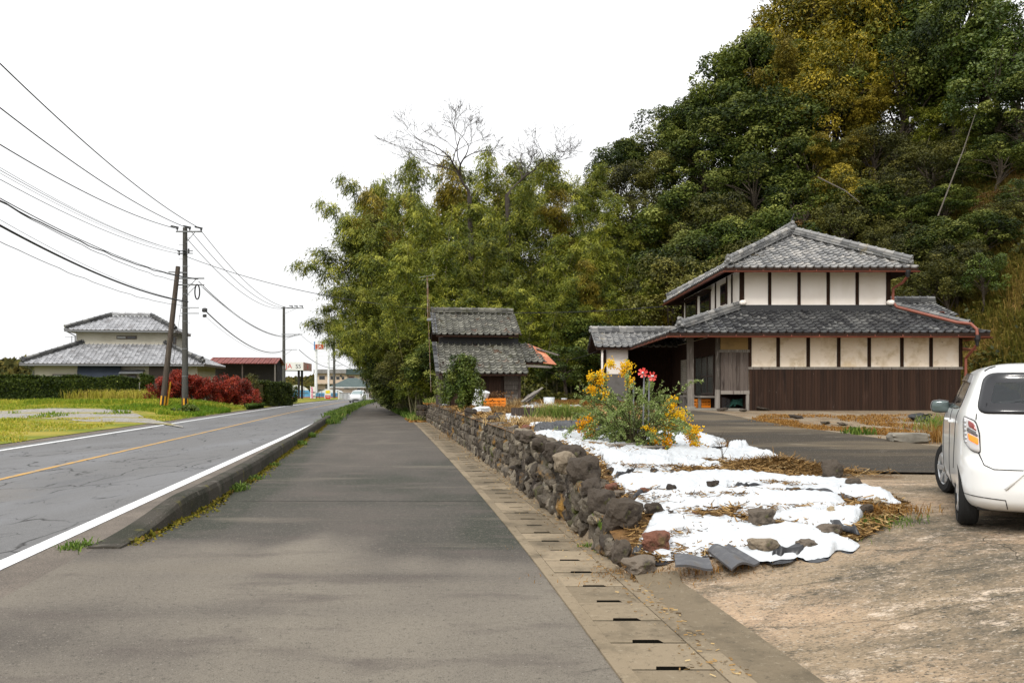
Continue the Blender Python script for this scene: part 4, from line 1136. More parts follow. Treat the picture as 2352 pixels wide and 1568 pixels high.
# bamboo grove on the left: front row (leaning over the sidewalk) to back rows
T_ = [
    # x, top y, depth, kind
    ('bamboo', 745, 625, 62, 1), ('bamboo', 785, 545, 60, 1.1), ('bamboo', 765, 485, 66, 1.1), ('bamboo', 825, 445, 64, 1.1), ('bamboo', 850, 620, 55, .9), ('ybamboo', 860, 450, 68, 1),
    ('bamboo', 900, 545, 54, 1), ('bamboo', 815, 420, 72, .8), ('bamboo', 895, 385, 70, .9), ('ybamboo', 940, 395, 66, 1), ('bamboo', 965, 560, 52, 1.1), ('bamboo', 935, 465, 60, 1),
    ('ybamboo', 1000, 370, 64, 1), ('bamboo', 1040, 480, 54, 1.1), ('bamboo', 1060, 365, 64, 1), ('bamboo', 1010, 600, 49.5, 1), ('bamboo', 1110, 540, 52, 1), ('bamboo', 1130, 345, 62, 1),
    ('bamboo', 1180, 430, 56, 1), ('bamboo', 1210, 350, 64, 1), ('bamboo', 1090, 440, 58, 1), ('bamboo', 1180, 600, 50, 1), ('bamboo', 1255, 520, 51, 1), ('bamboo', 1265, 390, 58, 1), ('ybamboo', 1150, 380, 70, 1),
    ('bamboo', 1330, 350, 64, 1), ('ybamboo', 1310, 420, 58, .9), ('bamboo', 1330, 560, 49, 1), ('bamboo', 1380, 440, 55, 1), ('bamboo', 1370, 390, 62, 1), ('bamboo', 1420, 560, 49, .9), ('ybamboo', 1490, 585, 47.5, .8), ('bamboo', 1440, 470, 54, 1),
    ('ybamboo', 1395, 570, 48, .7), ('bamboo', 1500, 470, 55, 1), ('bamboo', 720, 720, 61, .7), ('bamboo', 880, 720, 50, .9), ('bamboo', 930, 680, 48, .9), ('dark', 1010, 790, 46, .8), ('dark', 880, 800, 52, .9), ('olive', 930, 790, 48.5, .8),
    ('dark', 860, 840, 58, .8), ('dark', 910, 850, 52, .9), ('bamboo', 1320, 690, 46.5, .9), ('bamboo', 1270, 640, 47, .9), ('green', 1300, 800, 45, .9), ('dark', 1380, 740, 46.5, .9), ('bamboo', 1440, 650, 46.5, .9), ('olive', 1540, 600, 47, 1), ('bamboo', 1180, 690, 47, 1), ('bamboo', 1080, 660, 47.5, 1), ('bamboo', 985, 690, 47, 1),
    # hill behind the farmhouse
    ('dark', 1420, 345, 72, 1), ('dark', 1480, 320, 72, 1), ('olive', 1450, 385, 64, 1), ('dark', 1530, 270, 70, 1.0), ('dark', 1590, 250, 68, 1.0), ('olive', 1550, 350, 62, 1), ('dark', 1640, 190, 68, 1), ('dark', 1700, 130, 66, 1.1), ('dark', 1610, 330, 60, 1.1), ('olive', 1480, 450, 57, 1),
    ('dark', 1690, 240, 60, 1.15), ('dark', 1760, 110, 64, 1.1), ('dark', 1780, 230, 58, 1.1), ('dark', 1570, 450, 54, 1.1), ('olive', 1640, 460, 52, 1), ('dark', 1720, 380, 55, 1.2), ('dark', 1560, 560, 49, 1), ('olive', 1620, 560, 49, 1), ('dark', 1660, 530, 49.5, 1),
    ('amber', 1850, 10, 66, 1.25), ('amber', 1920, -60, 66, 1.2), ('ybamboo', 1815, 90, 61, 1.0), ('amber', 1870, -40, 70, 1.2), ('amber', 1940, 120, 58.5, 1.1), ('ybamboo', 1850, 250, 57, 1), ('ybamboo', 1990, 140, 58, 1), ('amber', 2000, -40, 63, 1.1), ('ybamboo', 1905, 280, 54, .9), ('ybamboo', 1940, 290, 53, .9), ('dark', 2200, 150, 72, 1.3), ('dark', 2290, 180, 70, 1.3), ('dark', 2150, 90, 74, 1.3), ('dark', 2340, 120, 72, 1.3), ('dark', 2240, 270, 60, 1.2), ('dark', 2130, 250, 62, 1.2), ('olive', 2100, 540, 41.5, .8), ('dark', 2150, 520, 41, .9), ('olive', 2200, 560, 39, .8), ('dark', 2240, 500, 40.5, .9), ('olive', 2130, 610, 39.5, .7), ('olive', 2180, 600, 38.5, .6), ('green', 2260, 590, 37.5, .6), ('olive', 2300, 470, 41, .8), ('bamboo', 705, 735, 59, .6), ('bamboo', 735, 690, 57, .7), ('bamboo', 760, 740, 54, .7), ('bamboo', 800, 660, 55, .9), ('bamboo', 840, 400, 72, .9), ('bamboo', 1000, 380, 60, 1), ('bamboo', 870, 370, 74, .8), ('bamboo', 930, 350, 72, .9), ('bamboo', 1100, 350, 68, 1), ('bamboo', 1240, 340, 66, 1), ('bamboo', 810, 760, 53, .8), ('bamboo', 845, 720, 51, .8), ('amber', 1900, 110, 62, 1.1), ('ybamboo', 1980, 60, 62, 1.05), ('amber', 1880, 190, 58, 1), ('ybamboo', 1960, 200, 57, 1), ('dark', 1860, 330, 55, 1.1), ('dark', 1850, 420, 51, 1), ('ybamboo', 1910, 360, 50, .85),
    ('dark', 2080, 0, 62, 1.15), ('dark', 2060, 120, 57, 1.15), ('bamboo', 2130, 190, 54, 1.1), ('olive', 2010, 300, 54, 1), ('dark', 2180, -40, 62, 1.1), ('dark', 2190, 20, 55, .8), ('green', 2330, 10, 52, 1.2), ('green', 2290, 120, 50, 1), ('dark', 2250, 60, 55, 1), ('dark', 2350, 200, 48, 1),
    ('bamboo', 2230, 230, 50, 1), ('dark', 2290, 330, 46, 1), ('olive', 2140, 330, 50, 1), ('olive', 2060, 400, 49, .9), ('dark', 1990, 430, 49, 1), ('dark', 1760, 500, 49, 1), ('olive', 1720, 560, 47.5, .9), ('olive', 1940, 470, 48, .8), ('dark', 2090, 470, 47, .9), ('dark', 2170, 440, 46, .9), ('green', 2210, 520, 43, .8),
    ('olive', 2040, 510, 46.5, .9), ('russet', 1830, 520, 48, .7), ('russet', 2290, 440, 43, .8), ('green', 2120, 560, 44.5, .7), ('olive', 2000, 560, 45.5, .7), ('green', 2340, 420, 42, .7), ('amber', 1940, 395, 50, .8),
]
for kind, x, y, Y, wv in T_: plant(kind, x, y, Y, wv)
# two bare trees standing out of the grove
bm_ = M('bare_bark', (.055, .045, .038), .9, .15)
for k, (x, y0, Y, h, sd, lean, lab) in enumerate(((1078, 455, 57, 7.2, 5, (.02, 0), 'tall bare tree with fanned twigs standing above the bamboo, upright trunk'), (1165, 450, 56, 6.0, 8, (.6, 0), 'bare tree with leaning trunk spreading over the bamboo to its right'))):
    p = P(x, y0, Y)
    o = thing('bare_tree', lab, 'tree', p, 0); o.scale = (1.12, 1.0, 1.0)
    for n, me in bare_parts(sd, h, lean, mat=bm_, r0=.10, fan=(1.7, .6)): link(n, me, o)
    b = MB(); zb = zt(p.x, p.y) - .3
    b.tube([(0, 0, zb - p.z), (.2, .1, (zb - p.z) * .5), (0, 0, .1)], [.24, .2, .14], 8); b.build('trunk', bm_, o)
# pale leaning dead trunk over the bank, light culms in the shade
for a, c, r, nm, lab in ((P(2175, 440, 44), P(2240, 262, 46), .032, 'leaning_dead_tree', 'pale leaning dead trunk high on the wooded slope above the hatchback'),
                         (P(1900, 420, 48), P(1975, 465, 46), .035, 'fallen_tree', 'fallen dead trunk lying on the slope above the house roof')):
    b = MB(); a, c = Vector(a), Vector(c)
    b.tube([a - (c - a) * .3, a.lerp(c, .5) + Vector((.1, 0, .1)), c], [r * 1.2, r, r * .4], 6); tag(b.build(nm, m_barkl), lab, 'dead tree')
fix_labels()

# undergrowth over the hill floor and the grove floor (nobody could count it)
g = np.random.default_rng(77)


def scatter_leaves(name, xs, ys, zs, mat, ll, lw, tone_c, tone_s, up=.6, droop=.2, gen=g):
    n = len(xs); Pn = np.stack([xs, ys, zs], 1); Nn = unit(np.array([0, -.2, up]) + gen.normal(size=(n, 3)) * .6)
    D = rdir(n, gen); D[:, 2] -= droop; D = unit(D - (D * Nn).sum(1, keepdims=True) * Nn)
    V, F = leaf_cards(Pn, D, Nn, ll * gen.uniform(.6, 1.3, n), lw * gen.uniform(.7, 1.3, n))
    t = np.clip(tone_c + gen.normal(0, tone_s, n), 0, 1)
    return np_mesh(name, V, F, mat, tone=t)


n = 120000
xs = g.uniform(-13, 32, n); ys = 42.6 + g.random(n) ** 1.5 * 26
xs2 = g.uniform(17, 32, 40000); ys2 = g.uniform(20, 44, 40000)
xs = np.concatenate([xs, xs2]); ys = np.concatenate([ys, ys2])
cl = np.array([noise.noise(Vector((a * .55, b * .55, 0))) + .5 * noise.noise(Vector((a * 1.7, b * 1.7, 4))) for a, b in zip(xs, ys)])
ok = (xs > x_walk(ys) + 3.0) & ((hill(xs, ys) > .5) | ((ys > 44.5) & (xs < 14))) & (cl > -.25) & ~((xs > 15.5) & (ys < 46) & (xs - 15.5 > (46 - ys) * .35) & (cl < .33))
xs, ys, cl = xs[ok], ys[ok], cl[ok]
zs = ZT(xs, ys) + g.random(len(xs)) ** 1.3 * (.25 + 1.5 * np.clip(cl + .25, 0, 1))
tn = .45 + .25 * np.array([noise.noise(Vector((a * .3, b * .3, 9))) for a, b in zip(xs, ys)])
hf = len(xs)
nn = len(xs)
o = scatter_leaves('undergrowth', xs, ys, zs, m_leaf_ol, .26, .15, tn, .15); tag(o, 'tangled olive undergrowth of low bushes and creepers covering the hill floor', 'undergrowth', kind='stuff')
# grassy bank right of the house: long arching straw and green blades


def blades(name, xs, ys, zs, L, Wd, mat, tone, arch=.6, gen=g, down=None):
    n = len(xs); a = gen.uniform(0, 6.28, n); L = np.broadcast_to(L, (n,)) * gen.uniform(.6, 1.3, n)
    ax, ay = np.cos(a), np.sin(a)
    if down is not None: ax, ay = ax * .6 + down[0], ay * .6 + down[1]
    lean = arch * gen.uniform(.3, 1.2, n)
    p0 = np.stack([xs, ys, zs - .03], 1)
    p1 = p0 + np.stack([ax * lean * L * .35, ay * lean * L * .35, L * .62], 1)
    p2 = p0 + np.stack([ax * lean * L, ay * lean * L, L * (.95 - .45 * lean)], 1)
    th = gen.uniform(0, 6.28, n); S = np.stack([np.cos(th), np.sin(th), 0 * th], 1) * (np.broadcast_to(Wd, (n,))[:, None] * .5)
    V = np.stack([p0 - S, p0 + S, p1 + S * .8, p1 - S * .8, p2 + S * .1, p2 - S * .1], 1).reshape(-1, 3)
    i = np.arange(n)[:, None] * 6
    F = np.concatenate([i + np.array([[0, 1, 2, 3]]), i + np.array([[3, 2, 4, 5]])], 0)
    return np_mesh(name, V, F, mat, tone=np.concatenate([tone, tone]))


m_bank = M('bank_grass', (0.2, 0.155, 0.04), .8, .2, tone=((0.05, 0.0593, 0.008), (0.14, 0.1322, 0.0176), (0.27, 0.2006, 0.044), (0.46, 0.2827, 0.096)), trans=.2)
n = 110000
xs = g.uniform(14.5, 33, n); ys = g.uniform(17, 50, n)
hh = hill(xs, ys)
ok = (hh > .15) & (hh < 13) & (xs > 15.0 + np.maximum(0, (ys - 40)) * .55)
xs, ys = xs[ok], ys[ok]
tn = np.clip(.42 + .45 * np.array([noise.noise(Vector((a * .35, b * .35, 2))) for a, b in zip(xs, ys)]) + g.normal(0, .16, len(xs)) + .25 * ((xs / ys > .575) & (ZT(xs, ys) > 4.5)), 0, 1)
o = blades('bank_grass', xs, ys, ZT(xs, ys), .75, .045, m_bank, tn, 1.0, down=(-.5, -.6)); tag(o, 'long straw coloured and green grass hanging down the steep bank right of the house', 'grass', kind='stuff')
# ================================================================ dry stone wall
m_stone = M('wall_stone', (.09, .07, .055), .95, .2, tone=((.028, .022, .016), (.075, .062, .046), (.135, .113, .085), (.24, .205, .15)), bump=(14, 1, .05), layers=[
    ((.035, .028, .024), 2.6, .50, .66, 7, (1, 1, .5)), ((.17, .14, .11), 5, .56, .68, 7, (1, 1, .5)), ((.34, .32, .27), 7, .64, .71, 6, (1, 1, .7)), ((.24, .13, .03), 1.3, .60, .68, 6, U3), ((.07, .075, .02), 2.0, .60, .70, 6, U3)])
m_rock = M('field_stone', (.08, .065, .055), .95, .2, tone=((.022, .018, .016), (.07, .056, .043), (.16, .13, .10), (.38, .30, .19)), bump=(20, 1, .03), layers=[
    ((.2, .17, .14), 8, .6, .72, 6, U3), ((.03, .024, .02), 5, .54, .68, 6, U3), ((.09, .09, .03), 4, .62, .7, 5, U3)])
m_rockr = M('red_stone', (.16, .07, .045), .95, .2, bump=(20, 1, .03), layers=[((.28, .15, .10), 7, .55, .7, 6, U3), ((.05, .03, .02), 5, .5, .66, 6, U3), ((.16, .12, .05), 3, .6, .7, 5, U3)])
q = random.Random(4)
wb = MB(); cnt = 0
for lvl in range(4):
    y = 7.75 + lvl * .13
    while y < 41.3:
        near = y < 14
        big = 1.0 if near else .72
        hw = float(h_wall(y)) * (1.0 if y > 12 else 1.02) + .03
        nl = max(1, int(round(hw / (.30 if near else .24)))) if not (10.5 < y < 12) else 3
        wd = q.uniform(.22, .50) * big
        if lvl < nl:
            ch = hw / nl
            zc = ch * (lvl + .5) + q.uniform(-.03, .03) * (1 if near else .3)
            xb = float(x_walk(y + wd / 2)) + GUT + .15 + .10 * zc / .8 + q.uniform(-.035, .03) * (1 if near else .45)
            wb.tone = min(1, max(0, q.gauss(.45 if near else .5, .24)))
            wb.rock((xb, y + wd / 2, zc), (.19, wd * .60, ch * q.uniform(.56, .70)), cnt, rz=q.gauss(.13, .08), rough=.27 if near else .17, boxy=.74 if near else .82, tilt=(q.gauss(0, .18), q.gauss(0, .1)), sub=3 if near else 2)
            cnt += 1
        y += wd * (.98 if near else 1.0)
# smaller chocking stones in the joints
for _ in range(70):
    y = q.uniform(7.8, 14); hw = float(h_wall(y)); z = q.uniform(.03, hw)
    wb.tone = q.random()
    wb.rock((float(x_walk(y)) + GUT + .02 + .10 * z / .8, y, z), (q.uniform(.05, .09), q.uniform(.05, .1), q.uniform(.04, .08)), cnt, rz=q.random() * 3, rough=.3, boxy=.5); cnt += 1
sw = thing('stone_wall', 'long dark dry stone wall holding up the garden beside the sidewalk', 'stone wall', (-.3, 12, 0), world=True)
wb.build('stones', m_stone, sw)
bk = MB()
for y in np.arange(7.8, 41.4, .6):
    y = float(y); y1 = y + .6
    a, b = float(x_walk(y)) + GUT + .14, float(x_walk(y1)) + GUT + .14
    h0, h1 = float(h_wall(y)) * .86, float(h_wall(y1)) * .86
    bk.hexa([(a, y, -.05), (a + .3, y, -.05), (b + .3, y1, -.05), (b, y1, -.05), (a + .07, y, h0), (a + .4, y, h0), (b + .4, y1, h1), (b + .07, y1, h1)])
bk.build('core', m_soil, sw)
# dressed blocks closing the wall's far end
blk = MB()
for r_ in range(3):
    for c_ in range(2):
        blk.tone = q.uniform(.1, .4); blk.rock((-4.45 + c_ * .42, 41.9, .13 + r_ * .27), (.26, .25, .165), 300 + r_ * 3 + c_, rough=.05, boxy=.93, sub=3)
tag(blk.build('block_pier', m_stone), 'short pier of squared dark blocks ending the stone wall by the grass', 'stone pier')


def z6(x, y): return ((2300 + .5952 * x) / 1.7415, (1500 + .5952 * y) / 1.7415)


def nm_ok(x, y): return x > 420 and y < 1240


def stone(name, x, y, w, h, tone, label, mat=None, group=None, seed=None, dp=.8, boxy=.35, conv=z6, lift=.35, rough=.28):
    """a loose stone whose middle shows in survey direction (x, y), w x h survey units"""
    p = conv(x, y + h * .45) if conv else (x, y + h * .45)
    k = .5952 / 1.7415 if conv is z6 else 1
    c = G(*p); s = c.y / FPX * k
    big = 1.22 if conv is z6 and nm_ok(x, y) else 1.0
    sx, sz = w * s * .5 * big, h * s * .55 * big * 1.1
    m = MB(); m.tone = tone
    sd = seed if seed is not None else R.randrange(900)
    m.rock((0, 0, 0), (sx, sx * dp, max(sz, sx * .25)), sd, rz=R.uniform(-.6, .6), rough=rough, boxy=boxy, tilt=(R.uniform(-.2, .2), R.uniform(-.2, .2)), sub=3)
    o = m.build(name, mat or m_rock); o.location = (c.x, c.y, c.z + sz * (.55 if lift is None else 1 - lift * .9) + (.045 if conv is z6 and nm_ok(x, y) else 0))
    return tag(o, label, 'rock', group)


raw = None
S_ = [  # survey directions of the loose stones
    ('boulder', 70, 645, 235, 165, .3, 'largest dark boulder crowning the near part of the stone wall', None), ('boulder', 110, 765, 150, 120, .28, 'dark boulder below the largest boulder, near the end of the wall', None),
    ('boulder', -25, 545, 200, 120, .3, 'round dark boulder at the edge of the white sheet behind the grey topped one', None), ('boulder', -60, 590, 190, 130, .75, 'flat grey topped boulder on the wall beside the white sheet', None),
    ('boulder', 320, 935, 280, 190, .33, 'long striped dark boulder at the low near end of the wall', None), ('boulder', 310, 1175, 130, 150, .38, 'brown upright stone at the foot of the wall end', None),
    ('boulder', 440, 1270, 240, 95, .62, 'low mossy tan stone lying at the very corner of the garden', None), ('boulder', 185, 850, 200, 150, .3, 'dark rounded boulder between the wall and the lowest white sheet', None),
    ('boulder', -120, 500, 80, 70, .3, 'small pointed stone standing on the wall against the white sheet', None),
    ('boulder', 545, 1155, 165, 100, None, 'big red topped stone holding down the nearest white sheet', 'r'), ('stone', 1255, 993, 155, 85, .5, 'big brown stone in the middle of the white sheets', None),
    ('stone', 385, 828, 58, 48, .42, 'small brown stone left of a small reddish one on the white sheet', None), ('stone', 458, 812, 62, 38, None, 'small reddish stone lying on the white sheet near the wall', 'r'),
    ('stone', 642, 800, 58, 48, .1, 'small black angular stone alone on the middle white sheet', None), ('stone', 930, 762, 76, 36, .12, 'flat black stone beside a green tuft on the white sheet', None),
    ('stone', 533, 678, 50, 38, .2, 'dark cube like stone where two white sheets meet', None), ('stone', 238, 648, 60, 50, .25, 'dark brown stone at the sheet edge behind the big boulders', None),
    ('stone', 532, 928, 105, 60, .22, 'dark wedge stone at the upper left corner of the nearest sheet', None), ('boulder', 1730, 680, 125, 110, .35, 'tall lichen spotted stone at the right end of the straw heap', None),
    ('stone', 1868, 765, 85, 62, .35, 'mossy square block on the right edge of the white sheets', None), ('stone', 1722, 957, 52, 58, .95, 'yellowish stone on the white sheet by the weeds', None), ('stone', 1790, 957, 60, 34, .85, 'flat tan stone right of the yellowish one', None),
    ('stone', 1262, 1180, 165, 66, .75, 'flat grey stone beside the curved roof tile', None), ('stone', 1555, 1175, 110, 45, .55, 'brown flat stone on the black fold of the nearest sheet', None),
    ('stone', 1335, 945, 40, 26, .9, 'tiny tan stone above the big brown one', None), ('stone', 810, 962, 50, 22, None, 'flat pinkish stone in the litter left of centre', 'r'), ('stone', 2030, 882, 45, 40, .9, 'tan stone among weeds at the tip of the garden', None),
    ('stone', 1712, 1078, 130, 50, .55, 'long brown stone under the black strap of film', None), ('stone', 1965, 935, 70, 50, .3, 'brown stone in the dry weeds at the garden tip', None), ('stone', 1480, 800, 60, 24, .35, 'dark stone by the thin black fold', None),
    ('stone', 640, 960, 40, 26, .2, 'small dark stone on the litter above the nearest sheet', None), ('stone', 250, 760, 90, 60, None, 'reddish stone in the orange litter behind the wall', 'r'), ('stone', 300, 800, 80, 50, .6, 'mossy tan stone in the litter behind the wall', None),
    ('stone', 120, 620, 70, 50, .3, 'brown stone peeping out behind the largest boulder', None),
]
for nm, x, y, w_, h_, t, lab, mt in S_:
    stone(nm, x, y, w_, h_, t if t is not None else .5, lab, m_rockr if mt else m_rock, 'loose stones on and around the white sheets')
for x, y, w_, h_, t, lab, mt in ((1081, 947, 30, 21, .18, 'dark round boulder on the wall beside the green shrub', 0), (1136, 963, 44, 18, .3, 'grey brown boulder on the wall top left of the far white sheet', 0), (1146, 955, 28, 14, .2, 'dark flat boulder behind the grey brown one', 0),
                                (1208, 985, 28, 18, .5, 'red brown boulder on the wall in the middle of its length', 1), (1215, 1003, 38, 26, .4, 'brown boulder on the wall just left of the black film', 0), (1180, 985, 26, 14, .55, 'small tan boulder left of the red brown one', 0), (1195, 1004, 30, 20, .3, 'dark boulder set in the wall top', 0),
                                (1270, 1050, 44, 40, .26, 'upright dark boulder in the wall below the pointed stone', 0), (1240, 1032, 40, 30, .3, 'dark boulder left of the pointed stone', 0), (1178, 956, 16, 9, .35, 'small stone on the far white sheet', 0), (1232, 958, 20, 10, .3, 'dark stone beside the flat board', 0)):
    stone('boulder', x, y, w_, h_, t, lab, m_rockr if mt else m_rock, 'loose stones on and around the white sheets', conv=None)


def z4(x, y): return ((2300 + .7636 * x) / 1.7415, (800 + .7636 * y) / 1.7415)


for x, y, w_, h_, t, lab in ((982, 1092, 70, 14, .3, 'flat stone at the foot of the brown siding, first from the porch'), (1160, 1133, 76, 16, .25, 'flat dark slab lying on the gravel before the house'), (1130, 1088, 50, 10, .4, 'thin stone at the siding foot under the second panel'), (1380, 1082, 46, 20, .75, 'tan stone at the middle of the siding foot'),
                             (1440, 1083, 50, 18, .4, 'dark stone right of the tan one at the siding foot'), (1548, 1088, 60, 12, .8, 'pale flat stone at the siding foot'), (1720, 1080, 80, 24, .45, 'larger peaked stone at the siding foot'), (1785, 1082, 36, 20, .5, 'small stone near the right end of the siding'), (1855, 1079, 60, 16, .6, 'grey flat stone at the right end of the siding'),
                             (1660, 1084, 44, 14, .3, 'dark stone beside the white rag'), (1400, 1170, 60, 12, .6, 'flat pale stone in the dead grass'), (1310, 1165, 50, 12, .5, 'flat stone in the dead grass left of the pale one'), (770, 1095, 60, 14, .3, 'flat stone beside the porch floor'), (880, 1100, 40, 12, .35, 'stone below the storage recess')):
    p = z4(x, y); stone('stone', p[0], p[1], w_ * .4385, h_ * .4385, t, lab, None, 'stones along the house foot', conv=None)
b = MB(); b.tone = .7; b.rock((0, 0, 0), (.42, .2, .11), 5, boxy=.93, rough=.04, sub=3); o = b.build('concrete_block', m_stonep); c = G(2086, 1014); o.location = c + Vector((0, 0, .08)); tag(o, 'grey concrete block lying at the edge of the dead grass by the drive', 'block')
for x, y, lab, mt in ((1600, 1086, 'crumpled white rag at the foot of the siding', 'm_rag'), (1825, 1150, 'black crumpled bag on the dead grass near the car', 'm_bag')):
    p = z4(x, y + 6); c = G(*p); b = MB()
    b.rock((0, 0, .05), (.26, .18, .12), 9 if mt == 'm_bag' else 3, rough=.6, boxy=0, sub=3)
    o = b.build('rag' if mt == 'm_rag' else 'plastic_bag', m_black if mt == 'm_bag' else m_plast); o.location = c; tag(o, lab, 'rubbish')

# ================================================================ white mulch sheets
m_film = M('white_film', (.55, .57, .585), .5, .2, bump=(5, 1, .06), layers=[((.42, .455, .485), 3, .62, .72, 6, (.6, 3, 1)), ((.55, .5, .44), 9, .70, .75, 6, U3)], back=(.012, .012, .013))
m_filmb = M('black_film', (.014, .014, .016), .38, .5, bump=(9, .6, .02))


def filmz(seed, hgt=.06, fold=.02):
    def f(X, Y, v, u):
        Wn = np.empty(X.shape)
        for i in range(X.shape[0]):
            for j in range(X.shape[1]):
                a, b_ = X[i, j], Y[i, j]
                Wn[i, j] = noise.noise(Vector((a * 1.0, b_ * 2.6, seed))) * .03 + (1 - abs(noise.noise(Vector((a * 1.6 + 3, b_ * 6, seed + 5))))) ** 4 * fold + (1 - abs(noise.noise(Vector((a * 5 + b_ * 2, b_ * 4, seed + 9))))) ** 6 * fold * .7
        return hgt * np.sin(np.pi * np.clip(v, 0.0, 1)) ** .85 * np.clip(np.minimum(u, 1 - u) / .10, 0, 1) ** .7 + Wn * np.minimum(1, np.sin(np.pi * v) * 3 + .15) * np.clip(np.minimum(u, 1 - u) / .05, .2, 1) - .015
    return f


def film(name, near, far, mat, label, cat, seed, hgt=.06, conv=z6, nu=90, nv=20, fold=.035, lift=.03):
    jit = lambda pl: [(x + noise.noise(Vector((x * .02, y * .02, seed))) * 14 + noise.noise(Vector((x * .09, y * .09, seed + 4))) * 8, y + noise.noise(Vector((x * .03, y * .03, seed + 2))) * 12 + noise.noise(Vector((x * .08, y * .05, seed + 7))) * 9) for x, y in pl]
    def dens(pl):
        out = []
        for a, c in zip(pl[:-1], pl[1:]):
            for t in (0, .2, .4, .6, .8): out.append((a[0] + (c[0] - a[0]) * t, a[1] + (c[1] - a[1]) * t))
        return jit(out + [pl[-1]])
    if conv is z6: near, far = dens(near), dens(far)
    o = lofty(name, [conv(*p) if conv else p for p in near], [conv(*p) if conv else p for p in far], lift, mat, None, nu, nv, filmz(seed, hgt, fold), taper=.07 if name == 'white_sheet' else .15)
    if name == 'white_sheet':
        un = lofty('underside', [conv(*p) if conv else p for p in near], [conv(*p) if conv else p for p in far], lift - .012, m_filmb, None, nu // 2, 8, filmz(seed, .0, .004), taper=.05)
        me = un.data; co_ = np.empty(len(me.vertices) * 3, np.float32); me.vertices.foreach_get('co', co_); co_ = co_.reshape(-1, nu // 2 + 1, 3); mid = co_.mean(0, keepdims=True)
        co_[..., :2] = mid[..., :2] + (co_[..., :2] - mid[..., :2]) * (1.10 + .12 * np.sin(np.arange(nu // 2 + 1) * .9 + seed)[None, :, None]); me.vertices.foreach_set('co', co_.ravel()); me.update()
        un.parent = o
    return tag(o, label, cat, 'mulch sheets over the garden')


film('white_sheet', [(380, 1210), (450, 1195), (560, 1238), (640, 1242), (900, 1215), (1240, 1245), (1310, 1252), (1500, 1222), (1600, 1238), (1690, 1230), (1765, 1188), (1905, 1192)],
     [(475, 1005), (560, 965), (690, 955), (850, 972), (1050, 985), (1180, 1010), (1220, 1045), (1400, 1030), (1600, 1050), (1760, 1110), (1840, 1120), (1925, 1135)], m_film, 'nearest white plastic sheet, held by the red stone and the roof tiles', 'plastic sheet', 1, .05)
film('white_sheet', [(1060, 952), (1180, 962), (1330, 987), (1480, 1012), (1640, 1052), (1760, 1042), (1880, 1040), (1930, 965)],
     [(1060, 925), (1250, 914), (1500, 908), (1650, 922), (1750, 915), (1820, 918), (1880, 913), (1990, 905)], m_film, 'short white plastic sheet right of the big brown stone', 'plastic sheet', 2, .05, nu=60, nv=14)
film('white_sheet', [(380, 880), (480, 927), (640, 952), (800, 915), (950, 897), (1080, 882), (1300, 915), (1500, 905), (1680, 925), (1830, 906)],
     [(400, 850), (480, 830), (600, 812), (690, 803), (800, 795), (1000, 782), (1250, 800), (1500, 815), (1700, 832), (1850, 870)], m_film, 'middle white plastic sheet below the thin black fold', 'plastic sheet', 3, .06)
film('white_sheet', [(240, 722), (350, 790), (440, 800), (560, 788), (700, 798), (850, 788), (1050, 773), (1200, 780), (1450, 800), (1700, 815), (1880, 840), (2050, 870), (2222, 896)],
     [(255, 712), (400, 703), (640, 688), (900, 678), (1100, 688), (1250, 700), (1450, 728), (1650, 725), (1800, 740), (1900, 753), (1990, 798), (2222, 888)], m_film, 'long white plastic sheet ending in a pointed tip on the concrete', 'plastic sheet', 4, .07)
film('white_sheet', [(190, 590), (230, 645), (290, 695), (420, 675), (560, 662), (700, 638), (850, 632), (1050, 637), (1180, 622), (1290, 607), (1400, 612)],
     [(130, 527), (250, 547), (480, 550), (600, 540), (700, 510), (850, 503), (960, 518), (1100, 512), (1200, 518), (1320, 548), (1402, 585)], m_film, 'white plastic sheet in front of the yellow flowering bush', 'plastic sheet', 5, .10)
film('white_sheet', [(-300, 405), (-140, 470), (30, 500), (190, 588), (400, 556), (620, 538), (800, 503), (1020, 482)], [(-300, 383), (-100, 386), (120, 392), (300, 388), (600, 383), (850, 400), (1035, 460)], m_film, 'white plastic sheet spread under the yellow flowering bush', 'plastic sheet', 6, .05)
film('white_sheet', [(1020, 527), (1100, 532), (1172, 522)], [(1030, 500), (1100, 478), (1168, 490)], m_film, 'small puffed white plastic bag like sheet right of the orange sapling', 'plastic sheet', 7, .13, nu=30, nv=12)
film('white_sheet', [(1186, 941), (1230, 944), (1262, 938), (1300, 934), (1345, 938)], [(1195, 931), (1235, 925), (1275, 923), (1300, 924), (1345, 928)], m_film, 'far white plastic sheet before the leaning planks', 'plastic sheet', 8, .06, conv=None, nu=60)
film('white_sheet', [(1160, 972), (1178, 975), (1204, 973)], [(1156, 955), (1178, 953), (1202, 960)], m_film, 'white plastic sheet between wall boulders and straw', 'plastic sheet', 9, .05, conv=None, nu=40)
film('white_sheet', [(1210, 983), (1250, 984), (1290, 981)], [(1216, 976), (1250, 974), (1285, 973)], m_film, 'strip of white sheet behind the black film', 'plastic sheet', 10, .04, conv=None, nu=40)
film('black_sheet', [(1226, 1003), (1262, 1001), (1300, 1000), (1340, 998), (1400, 996)], [(1222, 990), (1250, 984), (1300, 978), (1340, 975), (1400, 974)], m_filmb, 'crumpled black plastic film left of the yellow bush', 'plastic sheet', 11, .10, conv=None, nu=60, fold=.06)
film('black_fold', [(252, 716), (330, 700), (430, 665)], [(252, 708), (330, 688), (432, 655)], m_filmb, 'black edge of film beside the wall below the big boulders', 'plastic sheet', 12, .012, nu=24, nv=6, lift=.05)
